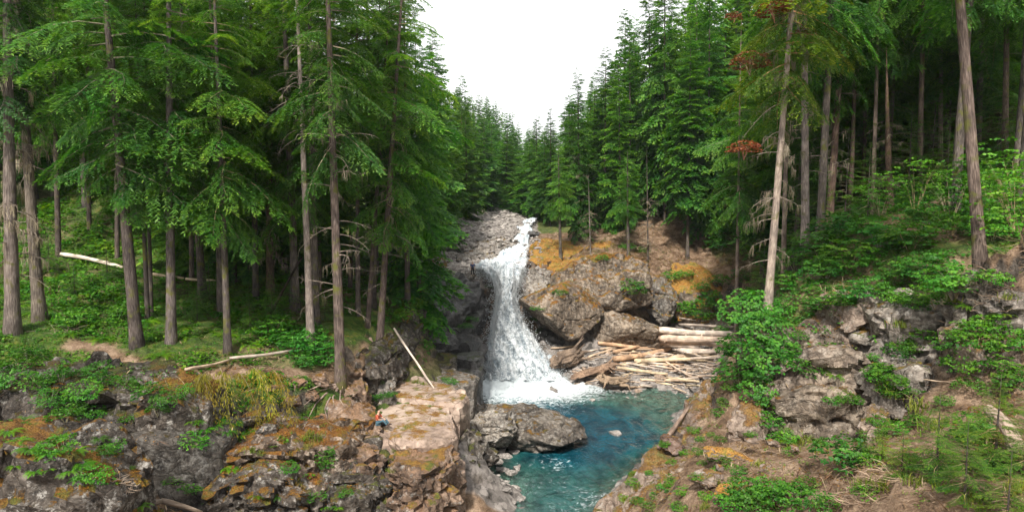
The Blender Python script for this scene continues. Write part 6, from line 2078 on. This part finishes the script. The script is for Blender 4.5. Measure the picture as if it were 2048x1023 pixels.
# splinters and sticks
acc = Acc()
rr = np.random.RandomState(61)
for q in drops(300, (6, 25), (65, 80), lambda p_: .2 < p_.z < 4.4):
    a = rr.normal() * .35
    l_ = rr.uniform(.3, 1.1)
    d = np.array([math.cos(a), math.sin(a), rr.normal() * .08]) * l_
    acc.addtube(np.array([np.asarray(q) - d + [0, 0, .12], np.asarray(q) + [0, 0, .16], np.asarray(q) + d + [0, 0, .12]]), [.03, .045, .02], 4, 0, .5)
o = link('driftwood_splinters', acc.mesh('driftwood_splinters', [M_LOG]), None, None, WOODC['tan'])
tag(o, 'splinters and small sticks strewn over the driftwood beach', None, None, 'stuff')
# brown root stumps beside the fall
for i, (x, y, D, h_, rot, t) in enumerate([(1138, 712, 71.0, (1.9, 1.1, .95), (.2, -.3, .2), 'gnarled brown driftwood stump beside the foot of the fall'), (1192, 740, 69.5, (2.4, .9, .6), (.1, -.2, .25), 'smooth reddish driftwood trunk at the water edge'), (1228, 760, 67.5, (1.8, .8, .45), (.1, .1, .1), 'low tan driftwood block at the water edge')]):
    V, F = boulder_verts(44, 700 + i, 14, .65)
    V = V * np.array(h_)
    Nn = vnormals(V, F)
    V = V + Nn * (.30 * fbm(V * np.array([.6, 2.4, 2.4]), 4, 33 + i) - .25 * np.abs(fbm(V * np.array([.5, 3.2, 3.2]), 3, 53 + i)))[:, None]
    o = link('driftwood_stump', mesh_np('driftwood_stump', V, F, [M_LOG], True), None, tuple(at(x, y, D)), [(.36, .31, .27, 1), (.46, .36, .29, 1), (.55, .47, .38, 1)][i])
    o.rotation_euler = rot
    tag(o, t, 'stump')
    rk = np.random.RandomState(710 + i)
    for q in range(9):
        a_ = rk.rand() * 6.283
        sx_ = 1 if rk.rand() < .7 else -1
        b0 = np.array([sx_ * h_[0] * .35, math.cos(a_) * h_[1] * .45, math.sin(a_) * h_[2] * .45])
        d_ = np.array([sx_ * rk.uniform(.5, 1.2), math.cos(a_) * rk.uniform(.3, 1), math.sin(a_) * rk.uniform(.2, .8)])
        tt = np.linspace(0, 1, 7)[:, None]
        P_ = b0 + d_ * tt * rk.uniform(.9, 1.8) + np.sin(tt * 5 + rk.rand(3) * 6) * .14
        V, Q, T_ = tube(P_, np.linspace(.26, .05, 7) * rk.uniform(.6, 1.1), 6)
        link('root', mesh_np('root', V, [Q, T_], [M_LOG], True), o, color=[(.36, .31, .27, 1), (.46, .36, .29, 1), (.55, .47, .38, 1)][i])
# far driftwood heap
for i, (a, b_, r) in enumerate([((955, 424), (975, 440), 2.2), ((962, 420), (985, 436), 2.4), ((968, 418), (972, 432), 1.6), ((956, 432), (990, 441), 2.0), ((952, 416), (968, 436), 1.6), ((975, 428), (992, 440), 2.0), ((958, 442), (1000, 444), 1.5), ((964, 426), (980, 442), 2.0)]):
    D = 128 + i * .8
    log(at(a[0], a[1], D), at(b_[0], b_[1], D - 2), r * D / FPX, r * D / FPX * .7, 'pale', 'bleached log in the driftwood heap above the falls', seed=720 + i, group='logs of the far driftwood heap')
# fallen logs of the left bank
for a, b_, r, c, t in [((122, 516), (246, 543), 4.5, 'pale', 'pale fallen log lying across the bright left forest floor'), ((300, 556), (368, 564), 3.5, 'yellow', 'thin pale log continuing behind the grey trunk'), ((372, 565), (438, 570), 3.0, 'yellow', 'short pale log end among the ferns'),
                       ((372, 752), (462, 728), 3.5, 'tan', 'slim fallen pole along the trail, lower half'), ((460, 728), (582, 710), 3.5, 'grey', 'slim fallen pole reaching into the dark shrubs')]:
    log_px(a, b_, r, c, t, seed=740 + int(r * 10), up=.25)
log(at(788, 656, 50), at(868, 776, 46.8), .085, .07, 'pale', 'bare pale pole leaning from the mossy bank down to the shelf', name='leaning_pole', seed=3, wob=.01)
log(at(694, 645, 52), at(706, 632, 52.5), .22, .2, 'yellow', 'sawn log end among the slim trunks', seed=4)
log(at(525, 655, 47), at(605, 515, 50), .12, .08, (.32, .3, .22, 1), 'dark mossy pole leaning in the shade left of the snag', name='leaning_pole', seed=5, mat=M_BARK)
log(at(228, 1030, 27.4), at(325, 1000, 28.8), .15, .15, (.42, .39, .36, 1), 'weathered log at the bottom edge of the gully', seed=6, mat=M_LOG)
log(at(322, 1001, 28.8), at(405, 1022, 29.8), .15, .08, (.5, .45, .4, 1), 'bent end of the weathered log in the gully', seed=7, mat=M_LOG)
log(at(1318, 905, 33.5) + [0, 0, .2], at(1378, 818, 38) + [0, 0, .25], .14, .10, (.5, .42, .38, 1), 'grey weathered pole lying up the right foreground rock', seed=8)
log(at(1972, 815, 20.5), at(2030, 905, 19), .20, .24, (.62, .55, .5, 1), 'curved dead trunk behind the young firs', name='fallen_trunk', seed=9, sag=-.25)
log(hit(1845, 760) + [0, -.1, .1], hit(1975, 775) + [0, -.1, .1], .035, .02, 'tan', 'long thin pole across the rocks near the right edge', name='pole', seed=10)
print('logs', round(time.time() - T0, 1))


# brush: heaps of dead twigs
def brush(name, label, px, py, w, h_, n_, seed, color=(1, 1, 1, 1), lw=.012, spread=(1, 1)):
    rr = np.random.RandomState(seed)
    acc = Acc()
    c = hit(px, py)
    for i in range(n_):
        x, y = c[0] + rr.normal() * w * .5, c[1] + rr.normal() * w * .35
        b_ = drop(x, y, c[2] + 8)
        a = rr.rand() * 6.283
        l_ = rr.uniform(.25, 1.0) * h_
        d = np.array([math.cos(a), math.sin(a) * .6, rr.uniform(-.1, .55)]) * l_
        m_ = b_ + d * .5 + rr.normal(size=3) * .06 * h_
        acc.addtube(np.array([b_ + [0, 0, .04], m_, b_ + d]), [lw, lw * .8, lw * .4], 3, 0, .5, False)
    o = link(name, acc.mesh(name, [M_TWIG]), None, None, color)
    tag(o, label, None, None, 'stuff')


brush('brush', 'brown dead brush under the right slope trees', 1780, 445, 3.2, 1.8, 240, 1, (1.1, .85, .65, 1))
brush('brush', 'dry twigs at the foot of the massive right trunk', 2010, 540, 1.8, 1.2, 200, 2, (1.35, 1.15, 1.0, 1))
brush('brush', 'pale dry twigs on the ledge in the right foreground', 1740, 985, 1.5, .9, 220, 3, (1.7, 1.5, 1.3, 1), .008)
brush('brush', 'tangle of grey driftwood twigs in the left gully', 262, 985, .8, .8, 90, 4, (1.6, 1.5, 1.4, 1), .016)
brush('brush', 'dead twigs lying beside the trail', 150, 665, 1.3, 1.2, 60, 5, (1.0, .95, .9, 1), .014)
brush('brush', 'dry branches caught in the right slope shrubs', 1680, 590, 2.6, 1.6, 90, 6, (1.5, 1.3, 1.1, 1), .014)
brush('brush', 'dry twigs on the rooty bank', 520, 800, 1.6, .9, 120, 7, (1.3, 1.1, .95, 1), .009)
brush('brush', 'dead twigs near the pale right cliff', 1980, 770, 1.2, .9, 80, 8, (1.1, .9, .75, 1), .01)
brush('brush', 'pale fallen twigs on the terrace behind the log beach', 1350, 510, 5.0, 1.6, 220, 9, (1.5, 1.2, 1.0, 1), .018)


# drooping mossy boughs over the left hollow
def hanging(px0, py0, px1, py1, D, label, seed, col):
    rr = np.random.RandomState(seed)
    acc = Acc()
    a, b_ = at(px0, py0, D), at(px1, py1, D - 1.2)
    s = np.linspace(0, 1, 9)
    ctrl = (a + b_) / 2
    ctrl[2] = max(a[2], b_[2]) + .15
    ctrl[0] = b_[0] * .7 + a[0] * .3
    ctrl[1] = b_[1]
    P_ = ((1 - s) ** 2)[:, None] * a + (2 * s * (1 - s))[:, None] * ctrl + (s ** 2)[:, None] * b_
    acc.addtube(P_, np.linspace(.018, .005, 9), 4, 1, .5, False)
    Q, T_ = [], []
    for i in range(340):
        t = rr.uniform(.12, 1)
        k = min(7, int(t * 8))
        p_ = P_[k] + (P_[k + 1] - P_[k]) * (t * 8 - k)
        sd_ = rr.normal() * .22
        q0 = p_ + np.array([sd_, rr.normal() * .1, -abs(sd_) * .4])
        ln = rr.uniform(.12, .34)
        d = np.array([rr.normal() * .35 + sd_, rr.normal() * .25, -1.0])
        d /= np.linalg.norm(d)
        w = np.array([rr.uniform(.012, .03), rr.normal() * .01, 0])
        Q.append([q0, q0 + d * ln * .5 + w, q0 + d * ln, q0 + d * ln * .5 - w])
        T_.append(rr.rand())
    Q = np.array(Q)
    acc.add(Q.reshape(-1, 3), np.arange(len(Q) * 4).reshape(-1, 4), None, 0, np.array(T_))
    o = link('hanging_branch', acc.mesh('hanging_branch', [M_HMOSS, M_TWIG]), None, None, col)
    tag(o, label, 'branch', 'mossy branches over the left hollow')


for i, (x0, y0, x1, y1, D, t) in enumerate([(352, 752, 402, 858, 34.2, 'hanging mossy branch nearest the dark slab'), (395, 742, 430, 840, 34.6, 'curved mossy branch hanging over the ferns'), (440, 735, 465, 868, 35, 'long mossy branch hanging straight down'), (500, 730, 548, 830, 36, 'mossy branch drooping over the brown stones'),
                                            (540, 735, 585, 845, 36.6, 'brown mossy branch left of the surface roots'), (330, 760, 350, 815, 33.8, 'short mossy branch at the corner of the cliff'), (420, 740, 385, 830, 34.4, 'pale twig hung branch crossing the hollow'), (470, 740, 520, 845, 35.6, 'tangled mossy branch in the middle of the hollow')]):
    hanging(x0, y0, x1, y1, D, t, 800 + i, [(1.1, 1.15, .8, 1), (1, .85, .7, 1), (1.1, 1.1, .8, 1)][i % 3])

# rust red clumps of dead needles caught in the right hand trees
for i, (x, y, D, s, t) in enumerate([(1488, 300, 40, 1.1, 'rusty clump of dead needles hanging left of the leaning conifer'), (1612, 62, 46.5, .75, 'red brown needle clump on the straight grey trunk'), (1550, 25, 40, 1.2, 'red brown dead bough high on the leaning conifer'), (1468, 30, 42, .6, 'small rusty tuft at the top of the view'), (1500, 130, 41, 1.3, 'brown dying bough beside the leaning conifer')]):
    SH['dead'] = SH.get('dead') or [leafy('dead_bough', 900, .8, .9, 70, 12, .10, M_DEADN, .6, 5, .22)]
    o = plant('dead', x, y, s, t, 'branch', None, (1.5, .95, .75, 1) if i < 4 else (1, .9, .7, 1), base=at(x, y, D) - np.array([0, 0, .3]), name='dead_bough')

# exposed roots of the rocky edge conifer
roots_tree = [o for o in bpy.data.objects if o.get('label', '').startswith('tall conifer with exposed roots')][0]
rb = np.array(roots_tree.location)
rinv = roots_tree.matrix_basis.inverted()
rr = random.Random(4)
for i, path in enumerate([[(672, 775), (650, 790), (632, 808), (618, 835), (606, 860)], [(675, 778), (658, 800), (650, 820), (655, 838)], [(668, 775), (640, 782), (622, 800), (604, 815)], [(690, 780), (705, 792), (720, 800), (728, 812)], [(682, 780), (680, 800), (690, 815)], [(676, 778), (666, 795), (668, 815)], [(664, 772), (640, 772), (615, 782)]]):
    P_ = []
    for k, (x, y) in enumerate(path):
        h_ = hit(x, y)
        if P_ and abs(h_[1] - P_[-1][1]) > 1.6:
            h_ = at(x, y, P_[-1][1] - .4)
        P_.append(h_ + np.array([0, -.03, .06]))
    P_ = np.array([rb + [0, 0, .35]] + P_)
    t = np.linspace(0, len(P_) - 1, 16)
    P_ = np.stack([np.interp(t, np.arange(len(P_)), P_[:, k]) for k in range(3)], 1)
    V, Q, T_ = tube(P_, np.linspace(.11, .02, 16) * rr.uniform(.7, 1.1), 6)
    V = np.array([list(rinv @ Vector(v)) for v in V])
    link('root', mesh_np('root', V, [Q, T_], [M_BARKG], True), roots_tree, color=(1.3, 1.15, 1.05, 1))

# ------------------------------------------------------------------ people
def plainmat(name, col, rough=.8):
    m, n, l = newmat(name)
    p = N_(n, 'ShaderNodeBsdfPrincipled', Roughness=rough)
    no = N_(n, 'ShaderNodeTexNoise', Scale=30.0, Detail=3.0)
    r = ramp(n, [(.3, tuple(c * .8 for c in col)), (.7, tuple(min(1, c * 1.15) for c in col))])
    l.new(no.outputs['Fac'], r.inputs[0])
    l.new(r.outputs[0], p.inputs['Base Color'])
    o = n.new('ShaderNodeOutputMaterial')
    l.new(p.outputs[0], o.inputs[0])
    return m


M_SKIN = plainmat('skin', (.50, .30, .21), .55)


def skinned(name, verts, edges, radii, mat, parent, root=0, sub=1):
    me_ = bpy.data.meshes.new(name)
    me_.from_pydata(verts, edges, [])
    me_.materials.append(mat)
    o = link(name, me_, parent)
    md = o.modifiers.new('Skin', 'SKIN')
    if not me_.skin_vertices:
        pass
    layer = me_.skin_vertices[0].data
    for i, r in enumerate(radii):
        layer[i].radius = (r, r)
        layer[i].use_root = (i == root)
    md.use_smooth_shade = True
    s = o.modifiers.new('Sub', 'SUBSURF')
    s.levels = s.render_levels = sub
    return o


def person(base, rz, pose, label, top, legs, hair, bag=None):
    e = bpy.data.objects.new('person', None)
    COL.objects.link(e)
    e.location = tuple(base)
    e.rotation_euler = (0, 0, rz)
    tag(e, label, 'person')
    J = pose
    names = list(J)
    ed = [('pelvis', 'spine'), ('spine', 'chest'), ('chest', 'neck'), ('neck', 'head'), ('head', 'crown_')]
    for s in 'lr':
        ed += [('chest', 'sh' + s), ('sh' + s, 'el' + s), ('el' + s, 'wr' + s), ('wr' + s, 'ha' + s), ('pelvis', 'hip' + s), ('hip' + s, 'kn' + s), ('kn' + s, 'an' + s), ('an' + s, 'to' + s)]
    rad = {'pelvis': .13, 'spine': .12, 'chest': .14, 'neck': .055, 'head': .095, 'crown_': .085}
    for s in 'lr':
        rad.update({'sh' + s: .065, 'el' + s: .042, 'wr' + s: .030, 'ha' + s: .035, 'hip' + s: .095, 'kn' + s: .06, 'an' + s: .042, 'to' + s: .04})
    ix = {k: i for i, k in enumerate(names)}
    # body with fingers as short chains from the hand
    V = [J[k] for k in names]
    E = [(ix[a], ix[b_]) for a, b_ in ed]
    Rr = [rad[k] for k in names]
    for s in 'lr':
        h_ = np.array(J['ha' + s])
        w_ = np.array(J['wr' + s])
        d = (h_ - w_) / max(np.linalg.norm(h_ - w_), 1e-6)
        sd_ = np.cross(d, [0, 0, 1.0])
        sd_ /= max(np.linalg.norm(sd_), 1e-6)
        for f, (off, ln) in enumerate([(-.03, .07), (-.01, .085), (.01, .08), (.03, .065), (.045, .045)]):
            a = len(V)
            V += [tuple(h_ + sd_ * off + d * .03), tuple(h_ + sd_ * off * 1.4 + d * (.03 + ln * .6) - np.array([0, 0, .01])), tuple(h_ + sd_ * off * 1.5 + d * (.03 + ln) - np.array([0, 0, .03]))]
            E += [(ix['ha' + s], a), (a, a + 1), (a + 1, a + 2)]
            Rr += [.010, .009, .008]
    skinned('body', V, E, Rr, M_SKIN, e, ix['pelvis'])

    def sub(nm, keys, edges, grow, mat):
        kk = {k: i for i, k in enumerate(keys)}
        return skinned(nm, [J[k] for k in keys], [(kk[a], kk[b_]) for a, b_ in edges], [rad[k] + grow for k in keys], mat, e, 0)
    sub('shirt', ['pelvis', 'spine', 'chest', 'shl', 'shr', 'ell', 'elr'], [('pelvis', 'spine'), ('spine', 'chest'), ('chest', 'shl'), ('chest', 'shr'), ('shl', 'ell'), ('shr', 'elr')], .022, top)
    sub('trousers', ['pelvis', 'hipl', 'hipr', 'knl', 'knr', 'anl', 'anr'], [('pelvis', 'hipl'), ('pelvis', 'hipr'), ('hipl', 'knl'), ('hipr', 'knr'), ('knl', 'anl'), ('knr', 'anr')], .02, legs)
    for s in 'lr':
        a, t = np.array(J['an' + s]), np.array(J['to' + s])
        skinned('shoe', [tuple(a - (t - a) * .3), tuple(t), tuple(t + (t - a) * .25)], [(0, 1), (1, 2)], [.055, .052, .04], hair, e)
    hd, cw = np.array(J['head']), np.array(J['crown_'])
    fw = np.array(J.get('face', (0, -1, 0)), float)
    fw /= np.linalg.norm(fw)
    skinned('hair', [tuple(hd - fw * .045 + [0, 0, .0]), tuple(cw - fw * .02 + [0, 0, .02])], [(0, 1)], [.085, .09], hair, e)
    # nose
    return e


DARKC = plainmat('dark_cloth', (.02, .02, .025))
REDC = plainmat('red_cloth', (.36, .07, .03))
TEALC = plainmat('teal_cloth', (.045, .10, .13))
NAVYC = plainmat('navy_cloth', (.04, .06, .16))
HAIRC = plainmat('dark_hair', (.035, .02, .015))
SANDY = plainmat('sandy_hair', (.42, .30, .18))
sit = {'pelvis': (0, 0, .14), 'spine': (0, .03, .34), 'chest': (0, -.02, .55), 'neck': (0, -.05, .70), 'head': (0, -.08, .82), 'crown_': (0, -.08, .90),
       'shl': (.18, -.02, .60), 'shr': (-.18, -.02, .60), 'ell': (.24, -.14, .38), 'elr': (-.24, -.14, .38), 'wrl': (.12, -.34, .36), 'wrr': (-.12, -.34, .36), 'hal': (.08, -.40, .36), 'har': (-.08, -.40, .36),
       'hipl': (.10, -.05, .14), 'hipr': (-.10, -.05, .14), 'knl': (.14, -.42, .34), 'knr': (-.14, -.42, .34), 'anl': (.12, -.66, .06), 'anr': (-.12, -.66, .06), 'tol': (.13, -.80, .05), 'tor': (-.13, -.80, .05)}
person(hit(756, 848), R(75), sit, 'person in a red top and teal trousers sitting on the pale shelf', REDC, TEALC, HAIRC)
std = {'pelvis': (0, 0, .92), 'spine': (0, .0, 1.08), 'chest': (0, -.01, 1.30), 'neck': (0, -.02, 1.46), 'head': (0, -.04, 1.58), 'crown_': (0, -.04, 1.67),
       'shl': (.19, 0, 1.36), 'shr': (-.19, 0, 1.36), 'ell': (.27, -.02, 1.10), 'elr': (-.27, -.02, 1.10), 'wrl': (.25, -.14, .90), 'wrr': (-.25, -.14, .90), 'hal': (.24, -.17, .83), 'har': (-.24, -.17, .83),
       'hipl': (.10, 0, .90), 'hipr': (-.10, 0, .90), 'knl': (.13, -.03, .49), 'knr': (-.11, .03, .49), 'anl': (.14, .02, .08), 'anr': (-.12, .06, .08), 'tol': (.15, -.12, .04), 'tor': (-.14, -.08, .04)}
person(hit(945, 551), R(20), std, 'person in dark blue clothes standing at the lip of the falls', NAVYC, DARKC, SANDY)
# day pack beside the seated person
bk = bpy.data.objects.new('backpack', None)
COL.objects.link(bk)
pb = hit(768, 851)
bk.location = tuple(pb)
tag(bk, 'small black pack lying beside the seated person', 'backpack')
V, F = boulder_verts(10, 3, 10, .8)
link('bag_body', mesh_np('bag_body', V * np.array([.24, .15, .13]) + np.array([0, 0, .12]), F, [DARKC], True), bk)
acc = Acc()
s = np.linspace(0, math.pi, 8)
acc.addtube(np.stack([np.cos(s) * .09 - .1, 0 * s - .02, np.sin(s) * .09 + .2], 1), .014, 5, 0, .5)
link('strap', acc.mesh('strap', [DARKC], True), bk)
print('done', round(time.time() - T0, 1), 'objects', len(bpy.data.objects), 'tris', sum(sum(max(0, p.loop_total - 2) for p in []) for m in []), sum(len(m.loops) - 2 * len(m.polygons) for m in bpy.data.meshes))


# ------------------------------------------------------------------ the air
M_AIR, n, l = newmat('thin_haze')
pv = n.new('ShaderNodeVolumePrincipled')
pv.inputs['Color'].default_value = (0.86, 0.93, 1.0, 1)
pv.inputs['Density'].default_value = 0.00009
o_ = n.new('ShaderNodeOutputMaterial')
l.new(pv.outputs[0], o_.inputs['Volume'])
xl, xh = float(TV[:, 0].min()) - 8, float(TV[:, 0].max()) + 8
zl, zh = float(TV[:, 2].min()) - 1, float(TV[:, 2].max()) + 45
yl, yh = -30.0, float(TV[:, 1].max()) + 8
hv = np.array([[x, y, z] for z in (zl, zh) for y in (yl, yh) for x in (xl, xh)], float)
hz = link('haze', mesh_np('haze', hv, np.array([(0, 2, 3, 1), (4, 5, 7, 6), (0, 1, 5, 4), (2, 6, 7, 3), (0, 4, 6, 2), (1, 3, 7, 5)]), [M_AIR]))
tag(hz, 'thin bluish haze in the valley air', None, None, 'stuff')
